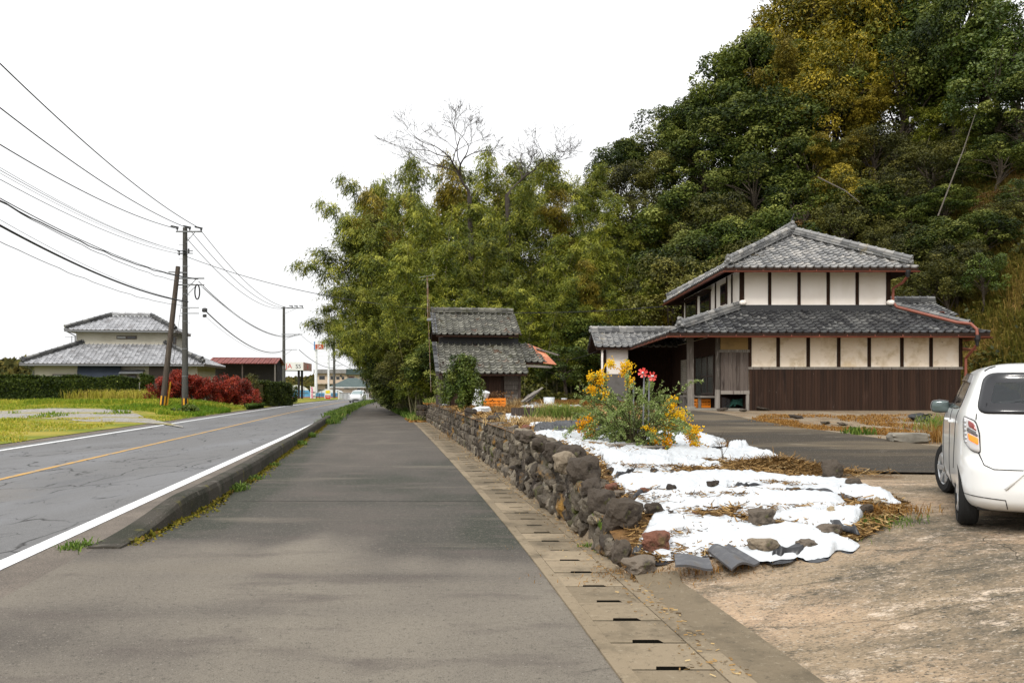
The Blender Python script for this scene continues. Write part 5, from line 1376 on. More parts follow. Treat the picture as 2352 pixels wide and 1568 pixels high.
film('black_fold', [(1055, 788), (1200, 784), (1450, 806), (1700, 824), (1860, 862)], [(1055, 782), (1200, 776), (1450, 797), (1700, 812), (1870, 848)], m_filmb, 'thin black fold between the two middle white sheets', 'plastic sheet', 13, .012, nu=50, nv=5, lift=.05)
film('black_fold', [(1310, 1256), (1500, 1228), (1610, 1215)], [(1340, 1232), (1500, 1195), (1605, 1178)], m_filmb, 'black turned up fold at the near edge of the white sheet', 'plastic sheet', 14, .012, nu=30, nv=6, lift=.05)
film('black_fold', [(1650, 992), (1760, 1075), (1910, 1128)], [(1665, 978), (1775, 1050), (1912, 1112)], m_filmb, 'black strap of film at the right end of the white sheets', 'plastic sheet', 15, .012, nu=30, nv=6, lift=.07)
film('black_fold', [(385, 1222), (455, 1205), (640, 1252)], [(375, 1208), (455, 1160), (640, 1240)], m_filmb, 'black underside of film at the garden corner', 'plastic sheet', 16, .012, nu=30, nv=5, lift=.02)
film('black_fold', [(380, 862), (480, 838), (560, 826)], [(380, 848), (470, 826), (560, 818)], m_filmb, 'black film edge beside the small brown stone', 'plastic sheet', 17, .012, nu=24, nv=5, lift=.05)
film('black_fold', [(10, 440), (60, 445), (100, 430)], [(0, 405), (50, 390), (90, 400)], m_filmb, 'dark hole in the white sheet left of the bush', 'plastic sheet', 18, .012, nu=14, nv=6, lift=.05)

# old roof tiles left on the sheet
m_oldt = M('loose_roof_tile', (.075, .075, .08), .55, .4, bump=(30, .4, .01), layers=[((.13, .128, .125), 5, .5, .66, 6, (1, 3, 1)), ((.10, .075, .05), 4, .58, .7, 6, U3), ((.06, .06, .06), 7, .6, .7, 5, U3)])


def loose_tile(x, y, rz, tx, ty, w_, l_, label):
    m = MB(); rows = []
    for j in range(2):
        for lay in (0,):
            pass
    n = 22
    top = []; bot = []
    for i in range(n + 1):
        u = i / n; h = (.03 * math.sin(math.pi * u / .62) if u < .62 else -.012 * math.sin(math.pi * (u - .62) / .38))
        top.append(((u - .5) * w_, h)); bot.append(((u - .5) * w_, h - .018))
    prof = top + bot[::-1]
    for i in range(len(prof)):
        a = prof[i]; b_ = prof[(i + 1) % len(prof)]
        m.quad((a[0], -l_ / 2, a[1]), (b_[0], -l_ / 2, b_[1]), (b_[0], l_ / 2, b_[1]), (a[0], l_ / 2, a[1]))
    for s in (-1, 1):
        for i in range(n): m.quad((top[i][0], s * l_ / 2, top[i][1]), (top[i + 1][0], s * l_ / 2, top[i + 1][1]), (bot[i + 1][0], s * l_ / 2, bot[i + 1][1]), (bot[i][0], s * l_ / 2, bot[i][1]))
    o = m.build('roof_tile', m_oldt); c = G(*z6(x, y)); o.location = c + Vector((0, 0, .07)); o.rotation_euler = (tx, ty, rz)
    return tag(o, label, 'roof tile', 'loose roof tiles at the garden corner')


def slab_tile(cs, label, amp):
    """pantile lying on the ground: four surveyed corners (far left, far right, near right, near left) with their depths"""
    A, B, C, D = (P(*z6(x, y), Y - .20) for x, y, Y in cs); o0 = (A + B + C + D) / 4
    n_ = ((B - A).cross(D - A)).normalized(); n_ = n_ if n_.z > 0 else -n_
    m = MB(); N_ = 16; top = []; bot = []
    for i in range(9):
        v = i / 8; r1 = []; r2 = []
        for j in range(N_ + 1):
            u = j / N_; p = A.lerp(B, u).lerp(D.lerp(C, u), v) - o0; h = amp * (math.sin(math.pi * u / .68) if u < .68 else -.45 * math.sin(math.pi * (u - .68) / .32))
            r1.append(p + n_ * h); r2.append(p + n_ * (h - .02))
        top.append(r1); bot.append(r2)
    m.grid(top); m.grid([r_[::-1] for r_ in bot])
    for a_, b_ in ((top[-1], bot[-1]), (bot[0], top[0]), ([r_[0] for r_ in top], [r_[0] for r_ in bot]), ([r_[-1] for r_ in bot], [r_[-1] for r_ in top])): m.grid([a_, b_])
    o = m.build('roof_tile', m_oldt); o.location = o0
    return tag(o, label, 'roof tile', 'loose roof tiles at the garden corner')


slab_tile(((890, 1172, 7.30), (1030, 1128, 7.36), (1242, 1250, 7.08), (1052, 1300, 6.96)), 'curved grey roof tile lying aslant at the garden corner', .035)
slab_tile(((668, 1200, 7.22), (900, 1222, 7.18), (926, 1298, 6.97), (676, 1274, 7.0)), 'darker flat lying roof tile left of the curved one', .012)

# ================================================================ yellow flowering bush
m_stem = M('bush_stem', (.07, .06, .03), .9, .1)
m_leafb = M('grey_green_leaf', (.1, .13, .06), .6, .3, tone=((.05, .08, .012), (.13, .185, .035), (.23, .29, .08), (.42, .46, .22)), trans=.2)
m_flow = M('yellow_flower', (.7, .36, .01), .8, .2, tone=((.66, .26, .004), (.82, .44, .006), (.85, .60, .03)), trans=.25)
bc = G(1450, 1028); bs = thing('flowering_bush', 'arching grey green bush with yellow flower clusters on the white sheets', 'bush', bc, world=True)
q = random.Random(21); gg = np.random.default_rng(21)
st = MB(); Pl = []; Dl = []; Tl = []
tips = []


def arch(p0, d, L, drop, r=.011):
    pts = [Vector(p0)]; dd = Vector(d).normalized(); n = 12
    for k in range(n):
        dd = (dd + Vector((q.gauss(0, .05), q.gauss(0, .05), -drop / n))).normalized()
        pts.append(pts[-1] + dd * L / n)
    st.tube(pts, [r * (1 - .75 * k / n) for k in range(n + 1)], 5, cap=False)
    for k in range(3 if L > .6 else 1, n):
        for j in range(8):
            t = q.random(); p = pts[k].lerp(pts[k + 1], t); ax = (pts[k + 1] - pts[k]).normalized()
            _, si, u = frame(ax); a = q.uniform(0, 6.28); d_ = (si * math.cos(a) + u * math.sin(a)) + ax * .35
            Pl.append(p); Dl.append(d_); Tl.append(q.gauss(.55, .22))
    return pts


for i in range(100):
    a = q.uniform(0, 6.28); el = q.uniform(.35, 1.0)
    L = q.uniform(.8, 1.5) * (1.05 if el < .8 else .95)
    d = Vector((math.cos(a) * (1.15 - el * .85), math.sin(a) * (1.15 - el * .85), el + .15))
    pts = arch(bc + Vector((q.gauss(0, .07), q.gauss(0, .07), .0)), d, L, q.uniform(.6, 2.3) if i > 10 else .25, q.uniform(.008, .013))
    for j in range(2):
        k = q.randrange(5, 11); dd = (pts[k + 1] - pts[k]).normalized() + Vector((q.gauss(0, .5), q.gauss(0, .5), .2)); tips.append(arch(pts[k], dd, q.uniform(.25, .5), 1.2, .005))
st.build('stems', m_stem, bs)
Pn = np.array(Pl); D = unit(np.array(Dl)); n = len(Pn); Nn = unit(rdir(n, gg) + np.array([0, 0, .6])); Nn = unit(Nn - (Nn * D).sum(1, keepdims=True) * D)
V, F = leaf_cards(Pn, D, Nn, .042 * gg.uniform(.7, 1.3, n), .017 * gg.uniform(.8, 1.3, n))
np_mesh('foliage', V, F, m_leafb, bs, tone=np.clip(Tl, 0, 1))


def z5(x, y): return ((2000 + .4252 * x) / 1.7415, (1350 + .4252 * y) / 1.7415)


for (x, y, w_, h_, t, dy) in ((1040, 248, 70, 70, .8, 0), (860, 370, 60, 60, .7, .1), (945, 355, 110, 70, .7, .05), (945, 415, 60, 50, .4, .1), (870, 490, 80, 60, .5, .1), (1200, 265, 90, 70, .7, -.1), (1170, 320, 80, 80, .6, -.1), (1218, 410, 60, 90, .6, 0), (985, 520, 50, 90, .7, .1),
                              (765, 835, 80, 100, .2, .1), (845, 840, 100, 140, .15, .1), (1605, 640, 90, 70, .6, 0), (1640, 570, 60, 30, .8, 0), (1640, 740, 170, 120, .85, 0), (1580, 820, 100, 110, .7, .1), (1690, 740, 70, 60, .9, 0), (1825, 870, 110, 80, .7, .1), (1815, 930, 100, 100, .3, .1), (1570, 985, 80, 110, .15, .3), (1460, 970, 60, 60, .2, .3), (1440, 880, 40, 60, .8, .3), (1370, 845, 40, 40, .7, .3), (1620, 1050, 90, 40, .3, .3), (1840, 1000, 60, 50, .5, .2)):
    c = P(*z5(x, y), bc.y - dy); k = .4252 / 1.7415 * c.y / FPX
    f = MB()
    for j in range(int(26 + w_ * h_ / 60)):
        f.tone = min(1, max(0, q.gauss(t, .2)))
        p = c + Vector((q.gauss(0, .34) * w_ * k, q.gauss(0, .05), q.gauss(0, .34) * h_ * k))
        f.rock(p, (.011, .011, .013), j, rough=.3, boxy=0, sub=1)
    for j in range(14): f.tube([c + Vector((0, 0, -h_ * k * .2)), c + Vector((q.gauss(0, .34) * w_ * k, q.gauss(0, .04), q.gauss(0, .34) * h_ * k))], .004, 4)
    st2 = f.build('flower_cluster', m_flow, bs)

# pinwheels cut from bottles, on poles in the bush
m_pole = M('grey_pipe', (.20, .20, .21), .5, .4); m_redp = M('red_plastic', (.72, .07, .06), .35, .5, layers=[((.8, .25, .2), 4, .55, .7, 3, U3)]); m_clear = M('pale_plastic', (.55, .6, .6), .2, .6)
for x, y, yb, dp, lab in ((1477, 856, 1015, .16, 'red bottle pinwheel on the taller pole, left of two above the bush'), (1497, 864, 1018, .1, 'red bottle pinwheel right of the other, over the bush')):
    c = P(x, y, bc.y - dp); t = thing('pinwheel', lab, 'pinwheel', c, world=True)
    fx = Vector((-.35 if x < 1480 else .3, -1, .15)).normalized(); _, si, u = frame(fx)
    h_ = MB(); h_.lathe([(.0, -.06), (.018, -.05), (.022, 0), (.012, .05)], 10, c, axis=tuple(fx)); h_.build('hub', m_clear, t)
    for k in range(6):
        a = k * math.pi / 3 + (.3 if x < 1480 else 0)
        r_ = si * math.cos(a) + u * math.sin(a); tg = si * -math.sin(a) + u * math.cos(a); m = MB(); rows = []
        for s in np.linspace(.010, .078, 6):
            wd_ = .010 + .012 * math.sin(min(1, s / .085) * math.pi / 2); cv = fx * (s * s * 2.2)
            rows.append([c + r_ * s + cv + tg * wd_ * e + fx * (.012 * e + .01 * e * e) for e in (-1, -.33, .33, 1)])
        m.grid(rows); v_ = m.build('vane', m_redp, t)
    pl = MB(); zb = G(x - 4, yb).z; px = c - fx * .09
    pl.tube([px + fx * .09, px, (px.x - .02, px.y, zb)], [.006, .013, .013], 8); pl.build('pole', m_pole, t)
for x, y0, y1, lab in ((1455, 868, 1000, 'grey thin stake standing in the bush left of the pinwheels'), (1465, 985, 1030, 'short grey stake at the foot of the bush')):
    a = P(x, y0, bc.y + .05); b = MB(); b.tube([a, (a.x, a.y, zt(a.x, a.y) - .05)], .013, 8); tag(b.build('stake', m_pole), lab, 'stake')
m = MB()
for k in range(5): m.rock(P(1500 + k * 5, 900 + k % 2 * 3, bc.y - .35), (.03, .02, .012), k, rough=.3, sub=1)
pl = MB()
plank_m = m_grey_wood
for x0, y0, x1, y1, lab in ((1395, 1037, 1500, 1028, 'pale weathered plank lying under the flowering bush'), (1455, 1026, 1510, 1022, 'short grey plank behind the longer one under the bush'), (1478, 1040, 1545, 1037, 'thin grey pole lying right of the bush foot')):
    a, c = G(x0, y0), G(x1, y1); b = MB(); b.tone = .95; b.bar(a + Vector((0, 0, .09)), c + Vector((0, 0, .09)), .10, .03); tag(b.build('plank', m_grey_wood), lab, 'plank')

# ================================================================ shrubs, straw, weeds and lumber of the garden
m_straw = M('straw', (.3, .2, .08), .9, .15, tone=((.07, .04, .016), (.20, .115, .04), (.34, .21, .08), (.48, .36, .18)))
m_weed = M('weed', (.08, .14, .02), .8, .2, tone=((.05, .09, .012), (.10, .17, .025), (.20, .26, .05), (.34, .30, .10)), trans=.25)
m_deadg = M('dead_grass', (0.32, 0.16, 0.04), .95, .1, tone=((0.08, 0.04, 0.012), (0.216, 0.1, 0.024), (0.336, 0.176, 0.044), (0.384, 0.288, 0.136)), trans=.15)


def straws(name, xs, ys, zs, L, Wd, mat, tone_c, gen=g, flat=.25):
    n = len(xs); a = gen.uniform(0, 6.28, n); L = L * gen.uniform(.4, 1.3, n)
    d = np.stack([np.cos(a), np.sin(a) * .9, gen.normal(0, flat, n)], 1) * L[:, None] / 2
    c = np.stack([xs, ys, zs], 1); up = np.stack([-np.sin(a), np.cos(a), gen.normal(0, 1, n)], 1); up = unit(up) * (np.broadcast_to(Wd, (n,))[:, None] / 2)
    V = np.stack([c - d - up, c + d - up, c + d + up, c - d + up], 1).reshape(-1, 3)
    return np_mesh(name, V, np.arange(n * 4).reshape(n, 4), mat, tone=np.clip(tone_c + gen.normal(0, .25, n), 0, 1))


# litter over the whole garden soil
n = 26000
ys = 7.2 + g.random(n) ** 1.6 * 34; xl = x_walk(ys) + GUT + .18; xr_ = x_gard(ys) - .02; xs = xl + (xr_ - xl) * g.random(n)
o = straws('garden_litter', xs, ys, ZT(xs, ys) + .022 + g.random(n) * .03, .10 + .006 * ys, .006 + .0007 * ys, m_straw, .45); tag(o, 'brown straw and twig litter strewn between the white sheets of the garden', 'litter', kind='stuff')
n = 2600; k_ = g.integers(0, 26, n); cx_ = g.uniform(1.3, 3.9, 26)[k_]; cy_ = g.uniform(7.4, 13, 26)[k_]; xs = cx_ + g.normal(0, .16, n); ys = cy_ + g.normal(0, .05, n)
ok = (xs < x_gard(ys) - .1) & (xs > x_walk(ys) + GUT + .5); xs, ys = xs[ok], ys[ok]
o = straws('sheet_litter', xs, ys, ZT(xs, ys) + .085 + g.random(len(xs)) * .03, .08, .008, m_straw, .3); tag(o, 'dark dead leaves and twigs lying in patches on top of the white sheets', 'litter', kind='stuff')
# straw heap
c = G(1785, 1088); n = 5200; rr = np.abs(g.normal(0, .42, n)); th = g.uniform(0, 6.28, n)
xs = c.x + rr * np.cos(th) * 1.35; ys = c.y + rr * np.sin(th) * .42; hh = .17 * np.exp(-(rr / .5) ** 2)
t_ = thing('straw_heap', 'low heap of brown straw and bracken between two white sheets', 'straw heap', c)
o = straws('straw', xs - c.x, ys - c.y, ZT(xs, ys) - c.z + .03 + hh * g.random(n) ** .4, .22, .007, m_straw, .38, flat=.35); o.parent = t_
b = MB(); b.rock((0, 0, .0), (.62, .25, .10), 8, rough=.2, boxy=0, sub=3); b.build('core', m_soil, t_)


def tuft(name, x, y, n, L, w, spread, mat, tone, label, cat='weed', arch_=.7, group=None, conv=z6, sx=1.0, kind=None):
    if conv is z6: L, w, n = L * .62, w * .62, int(n * 1.7)
    p = conv(x, y) if conv else (x, y); c = G(*p)
    xs = g.normal(0, spread, n) * sx; ys = g.normal(0, spread, n) * .7
    o = blades(name, xs, ys, ZT(xs + c.x, ys + c.y) - c.z, L, w, mat, np.clip(g.normal(tone, .2, n), 0, 1), arch_)
    o.location = c; tag(o, label, cat, group, kind or ('stuff' if mat is not m_weed and n > 150 else None)); return o


for x, y, n, L, w, sp, mt, tn, lab, sx in ((620, 690, 130, .10, .014, .12, m_weed, .35, 'low green weed patch at the edge of the white sheet left of centre', 2), (850, 690, 170, .11, .014, .12, m_weed, .35, 'low green weed patch left of the straw heap', 2.5),
                                       (870, 780, 40, .09, .014, .03, m_weed, .3, 'small green tuft beside the flat black stone', 1), (930, 880, 110, .10, .012, .08, m_weed, .55, 'yellowish weed tuft in the middle of the white sheets', 1.4), (1975, 1005, 420, .16, .012, .16, m_weed, .35, 'green grass tuft at the garden tip beside the concrete', 1.2),
                                       (2010, 935, 420, .22, .012, .2, m_deadg, .5, 'dry orange weeds at the garden tip', 1.2), (1740, 1140, 150, .15, .010, .09, m_weed, .6, 'olive weed on the right end of the nearest sheet', 1.1), (1195, 1140, 70, .16, .01, .05, m_weed, .55, 'small weed behind the curved roof tile', 1), (1215, 1205, 30, .09, .025, .03, m_weed, .45, 'bright leaf tuft right of the curved roof tile', 1),
                                       (110, 990, 70, .14, .02, .05, m_weed, .3, 'green fern tuft growing from the wall foot', 1), (170, 1005, 40, .12, .02, .04, m_weed, .4, 'second fern tuft on the wall foot nearer the corner', 1), (600, 1310, 330, .12, .01, .2, m_deadg, .5, 'dry orange grass at the corner below the flat roof tile', 2.0), (330, 1265, 200, .12, .01, .1, m_deadg, .5, 'dry grass at the foot of the wall end', 1), (1000, 1300, 200, .1, .01, .14, m_deadg, .45, 'dry grass under the curved roof tile', 2),
                                       (720, 1080, 60, .22, .007, .18, m_straw, .3, 'thin dead stalks on the nearest white sheet', 1.5), (1330, 890, 200, .12, .010, .2, m_deadg, .3, 'brown dead weeds right of the middle of the sheets', 2.5), (1120, 890, 200, .12, .01, .14, m_deadg, .25, 'dark brown dead weeds in the middle of the sheets', 2), (1290, 1060, 160, .09, .01, .1, m_straw, .35, 'brown straw below the big brown stone', 2), (960, 955, 380, .11, .01, .25, m_straw, .5, 'orange straw row above the nearest white sheet', 3.2), (1420, 985, 220, .10, .01, .2, m_straw, .5, 'straw strip right of the big brown stone', 2.5), (230, 770, 400, .14, .01, .18, m_deadg, .4, 'orange dead grass between wall and white sheet', 1), (1450, 790, 100, .12, .008, .12, m_straw, .4, 'thin straw by the dark stone on the black fold', 2),
                                       (900, 475, 260, .20, .018, .16, m_deadg, .45, 'orange leaved low plant right of the bush', 1.6), (1070, 475, 60, .12, .016, .05, m_weed, .3, 'green tuft by the drive edge right of the bush', 1)):
    tuft('weed', x, y, n, L, w, sp, mt, tn, lab, sx=sx)
for x, y, n, L, w, sp, mt, tn, lab, sx in ((1292, 970, 1500, .5, .016, .24, m_weed, .66, 'clump of tall green and straw coloured grass left of the flowering bush', 1.1), (1330, 966, 500, .34, .03, .16, m_weed, .25, 'bright green leafy patch beside the tall grass clump', 1.0), (1255, 950, 260, .42, .016, .12, m_straw, .9, 'pale dried flower stalks left of the tall grass clump', 1),
                                       (1225, 975, 700, .25, .02, .35, m_straw, .85, 'heap of pale dry stalks by the wall', 1.3), (1970, 995, 90, .22, .03, .12, m_weed, .3, 'green tuft in the dead grass before the house', 1.2), (2165, 1012, 420, .4, .010, .28, m_deadg, .5, 'tall dry weeds beside the hatchback', .9), (2150, 985, 220, .42, .012, .25, m_weed, .6, 'olive weeds behind the hatchback mirror', .9),
                                       (1165, 947, 900, .28, .012, .5, m_straw, .35, 'tangle of dead brown stalks before the shed', 1.6), (1120, 945, 500, .3, .012, .4, m_deadg, .4, 'orange dead grass under the green shrub', 1.4), (1185, 935, 500, .45, .010, .3, m_straw, .75, 'pile of pale dry twigs below the leaning planks', 1.4)):
    tuft('weed', x, y, n, L, w, sp, mt, tn, lab, conv=None, sx=sx)
# grass and dead patches, uncountable
n = 15000; u = g.random(n); v = g.random(n)
pts = [G(1740 + (2420 - 1740) * a, (972 + 85 * a * (1 - .35 * a)) * (1 - b) + 952 * b) for a, b in zip(u[:3800], v[:3800])]
xs = np.array([p.x for p in pts]); ys = np.array([p.y for p in pts])
xs = np.concatenate([xs + g.normal(0, .12, len(xs)) for _ in range(5)]); ys = np.concatenate([ys + g.normal(0, .12, len(ys)) for _ in range(5)])
cl = np.array([noise.noise(Vector((a * .7, b * .7, 3))) for a, b in zip(xs, ys)]); ok = cl > -.02; xs, ys = xs[ok], ys[ok]
o = blades('dead_grass', xs, ys, ZT(xs, ys) - .01, .10, .02, m_deadg, np.clip(g.normal(.5, .22, len(xs)), 0, 1), 1.1); tag(o, 'orange dead grass spread over the yard before the house', 'grass', kind='stuff')
n = 16000; xs = g.uniform(1.2, 5.2, n); ys = g.uniform(30, 44, n); ok = (ys > 33 + 1.2 * np.abs(xs - 3)) ; xs, ys = xs[ok], ys[ok]
o = blades('dead_grass', xs, ys, ZT(xs, ys), .28, .03, m_deadg, np.clip(g.normal(.35, .25, len(xs)), 0, 1), 1.0); tag(o, 'brown dead grass behind the garden between shed and outbuilding', 'grass', kind='stuff')
n = 9000; ys = g.uniform(41.5, 62, n); xs = x_walk(ys) + GUT - .75 + g.random(n) ** .8 * 3.2
o = blades('verge_grass', xs, ys, ZT(xs, ys), .42, .04, m_weed, np.clip(.25 + .5 * (ys < 44) + g.normal(0, .16, n), 0, 1), .8); tag(o, 'bright green grass on the verge where the stone wall ends', 'grass', kind='stuff')
n = 3000; ys = g.uniform(40.5, 45, n); xs = x_walk(ys) + GUT - .8 + g.random(n) * 3
o = straws('leaf_litter', xs, ys, ZT(xs, ys) + .03, .2, .05, m_deadg, .6); tag(o, 'orange fallen leaves at the wall end', 'leaf litter', kind='stuff')
n = 1500; ys = 4.6 + g.random(n) ** 1.2 * 34; xs = x_walk(ys) + GUT - np.abs(g.normal(0, .16, n)) + .05
o = straws('leaf_litter', xs, ys, 0 * xs + .02, .035, .008, m_straw, .55, flat=.05); tag(o, 'fallen leaves and twigs in the gutter at the wall foot', 'leaf litter', kind='stuff')
# moss and weeds along the kerb foot
n = 9000; ys = 8.5 + g.random(n) * 35; w_ = np.array([max(0, .5 + noise.noise(Vector((a * .5, 0, 1)))) for a in ys])
xs = x_kerb(ys) + np.abs(g.normal(0, .075, n)) * (w_ + .3) - .01
m_moss = M('moss', (.09, .09, .01), .95, .1, tone=((.05, .055, .008), (.12, .11, .012), (.19, .15, .02), (.16, .09, .03)))
o = scatter_leaves('kerb_moss', xs, ys, .006 + g.random(n) * .02, m_moss, .045, .03, .45, .25); tag(o, 'yellow green moss and litter along the kerb foot', 'moss', kind='stuff')
k = 0
for y, n, L, lab in ((8.45, 160, .10, 'grass tuft at the sloped tip of the kerb on the road side'), (13.2, 170, .17, 'green weed clump halfway along the near kerb'), (14.8, 120, .12, 'small weed clump just past the first one on the kerb'), (17.5, 110, .12, 'third weed clump along the kerb'), (24, 200, .18, 'weed clump far along the near kerb'), (28, 220, .2, 'last but one weed clump of the near kerb'), (39, 500, .3, 'weed clump at the far end of the near kerb'), (43, 600, .35, 'grassy tuft in the gap between the two kerbs')):
    x = float(x_kerb(y)) + .06 if k else -4.28
    xs = g.normal(0, .07 if y < 30 else .16, n); ys = g.normal(0, .13 if y < 30 else .5, n); k += 1
    o = blades('weed', xs, ys, 0 * xs, L, .012 + .0006 * y, m_weed, np.clip(g.normal(.3, .2, n), 0, 1), .9); o.location = (x, y, .004); tag(o, lab, 'weed', 'weed clumps along the kerb')
n = 9000; ys = 47 + g.random(n) * 62; xs = x_kerb(ys) - .15 + g.normal(0, .22, n)
o = blades('kerb_weeds', xs, ys, .05 + 0 * xs, .34, .05, m_weed, np.clip(g.normal(.3, .22, n), 0, 1), .8); tag(o, 'weeds overgrowing the far kerb up to the bend', 'weeds', kind='stuff')


def shrub(name, c, size, n, mat, ll, lw, label, cat='shrub', seed=1, group=None, tone=.5, nb=26):
    """small dense shrub: stems, and leaves on an uneven lobed crown"""
    gg = np.random.default_rng(seed); q = random.Random(seed); c = Vector(c)
    t = thing(name, label, cat, c, group=group)
    b = MB()
    for k in range(7): b.tube([(0, 0, -.1), (q.gauss(0, .15) * size[0], q.gauss(0, .15) * size[1], size[2] * .5), (q.gauss(0, .35) * size[0], q.gauss(0, .35) * size[1], size[2] * q.uniform(.7, .95))], [.03 * size[2] / 1.5, .02 * size[2] / 1.5, .006], 5, cap=False)
    b.build('stem', m_bark, t)
    Cs = np.array([[q.gauss(0, .42) * size[0], q.gauss(0, .42) * size[1], size[2] * q.uniform(.12, .86)] for _ in range(nb)])
    Cs[:, :2] *= np.clip(1.15 - .75 * (Cs[:, 2:] / size[2]) ** 2, .2, 1.2)
    k = gg.integers(0, nb, n); r_ = gg.uniform(.18, .34, nb)[k]
    d = rdir(n, gg); Pn = Cs[k] + d * (r_ * gg.uniform(.55, 1, n))[:, None] * np.array([size[0], size[1], size[2] * .6]) * .95
    Pn[:, 2] = np.maximum(Pn[:, 2], .02)
    Nn = unit(d * .6 + np.array([0, 0, .5]) + gg.normal(size=(n, 3)) * .45); D = rdir(n, gg); D = unit(D - (D * Nn).sum(1, keepdims=True) * Nn)
    V, F = leaf_cards(Pn, D, Nn, ll * gg.uniform(.6, 1.3, n), lw * gg.uniform(.7, 1.2, n))
    np_mesh('foliage', V, F, mat, t, tone=np.clip(tone + gg.normal(0, .12, nb)[k] + gg.normal(0, .15, n), 0, 1))
    return t


c = G(1060, 946); shrub('camellia_shrub', (c.x, c.y, c.z), (.60, .58, 1.9), 14000, m_leaf_gr, .085, .05, 'glossy green shrub in front of the shed on the wall', seed=4, tone=.62, nb=60)
c = G(1656, 1073)
t = thing('sapling', 'bare dark sapling with a few orange leaves between the white sheets', 'sapling', c)
for n_, me in bare_parts(31, .62, spread=.55, depth=5, mat=m_bark, r0=.007): link(n_, me, t)
c = G(1132, 938)
t = thing('dead_brush', 'russet dead brush in front of the orange crate', 'brush', c)
for n_, me in bare_parts(33, .9, spread=.9, depth=5, mat=m_leaf_red, r0=.02): link(n_, me, t)
gg = np.random.default_rng(8); n = 500; Pn = np.stack([gg.normal(0, .35, n), gg.normal(0, .25, n), gg.uniform(.0, .6, n)], 1); Nn = rdir(n, gg); D = rdir(n, gg); D = unit(D - (D * Nn).sum(1, keepdims=True) * Nn)
V, F = leaf_cards(Pn, D, Nn, .09, .05); np_mesh('leaves', V, F, m_leaf_red, t, tone=gg.uniform(.4, 1, n))
# crates, buckets, planks
m_orange = M('orange_plastic', (.75, .22, .015), .45, .4); m_whitep = M('white_plastic', (.72, .75, .76), .45, .4)


def crate(c, L, Wd, H, rz, label, mat):
    b = MB()
    b.box(-L / 2, L / 2, -Wd / 2, Wd / 2, 0, .02)
    for s in (-1, 1):
        for z0, z1 in ((.02, H * .3), (H * .38, H * .62), (H * .72, H)):
            b.box(-L / 2, L / 2, s * Wd / 2 - .008, s * Wd / 2 + .008, z0, z1); b.box(s * L / 2 - .008, s * L / 2 + .008, -Wd / 2 + .01, Wd / 2 - .01, z0, z1)
        for k in range(6): x = -L / 2 + L * (k + .0) / 5; b.box(x - .012, x + .012, s * (Wd / 2 + .004) - .01, s * (Wd / 2 + .004) + .01, 0, H + .005)
    o = b.build('crate', mat); o.location = c; o.rotation_euler = (0, 0, rz); return tag(o, label, 'crate')


c = P(1135, 927, 31.5); crate((c.x, c.y, zt(c.x, c.y) + .05), .80, .4, .34, rad(6), 'orange plastic crate before the brown shed wall', m_orange)
crate((6.55, 29.6, HZ + .05), .48, .32, .3, rad(10), 'orange crate under the veranda beside the timber post', m_orange)
b = MB(); b.lathe([(.22, 0), (.27, .38), (.24, .38), (.2, .03)], 14); o = b.build('bucket', m_whitep); c = P(1099, 930, 31.5); o.location = (c.x, c.y, zt(c.x, c.y) + .12); o.rotation_euler = (.25, .15, .5); o.scale = (1.1, 1.1, 1.5); tag(o, 'white plastic tub tipped over beside the green shrub', 'tub')
for x, y, s, lab in ((1261, 935, 1, 'white bucket standing on the far white sheet'), (1296, 926, .7, 'small white bucket farther back in the garden')):
    b = MB(); b.lathe([(.12, 0), (.15, .3), (.135, .3), (.11, .02)], 14); o = b.build('bucket', m_whitep); o.location = G(x, y); o.scale = (s * 1.5, s * 1.5, s * 1.3); tag(o, lab, 'bucket')
a, c = G(1174, 963), G(1250, 963); b = MB(); b.tone = .15; b.bar(a + Vector((0, .1, .14)), c + Vector((0, .0, .14)), .03, .30, up=(0, 0, 1)); tag(b.build('board', m_board), 'dark brown board on edge across the far garden bed', 'board')
for k, (dx, top, lab) in enumerate(((0, .0, 'grey plank leaning at the shed corner, longest of three'), (.22, -.2, 'grey plank behind the longest leaning one'), (-.2, -.35, 'short grey board under the leaning planks'))):
    a = P(1198 + k * 5, 922, 33.2 + .1 * k); c = P(1246 - 12 * k, 890 + 8 * k, 33.5 + .2 * k); b = MB(); b.tone = .8 - .3 * k; b.bar(a, c, .14 + .2 * (k > 0), .04); tag(b.build('plank', m_grey_wood), lab, 'plank')
a, c = G(1018, 936), G(1037, 935); b = MB(); b.tube([a + Vector((0, 0, .12)), c + Vector((0, 0, .12))], .035, 8); tag(b.build('pipe', m_whitep), 'white pipe lying on the wall left of the shrub', 'pipe')
b = MB(); b.rock((0, 0, .08), (.24, .18, .13), 12, rough=.3, boxy=0, sub=3); o = b.build('plastic_bag', m_film); o.location = G(1107, 949); tag(o, 'crumpled white bag behind the dark round boulder on the wall', 'rubbish')
# net and basket kept in the storage recess
m_net = M('green_net', (.03, .09, .07), .9, .1)
b = MB(); q = random.Random(2)
for k in range(26): b.tube([(7.2 + q.random() * .3, 28.75 + q.random() * .3, HZ + .05 + q.random() * .1), (7.4 + q.random() * .2, 28.8, HZ + .2 + q.random() * .15), (7.75, 28.8 + q.random() * .2, HZ + .1 + .3 * q.random())], .008, 4, cap=False)
tag(b.build('net', m_net), 'tangled dark green net in the storage recess under the board door', 'net')
b = MB()
for k in range(7):
    b.bar((7.02, 28.65 + .0, HZ + .12 + k * .05), (7.28, 28.7, HZ + .04 + k * .05), .012, .012); b.bar((7.02 + k * .043, 28.65, HZ + .08), (7.02 + k * .043, 28.66, HZ + .42 - k * .012), .012, .012)
tag(b.build('basket', m_black), 'grey mesh basket leaning in the storage recess', 'basket')
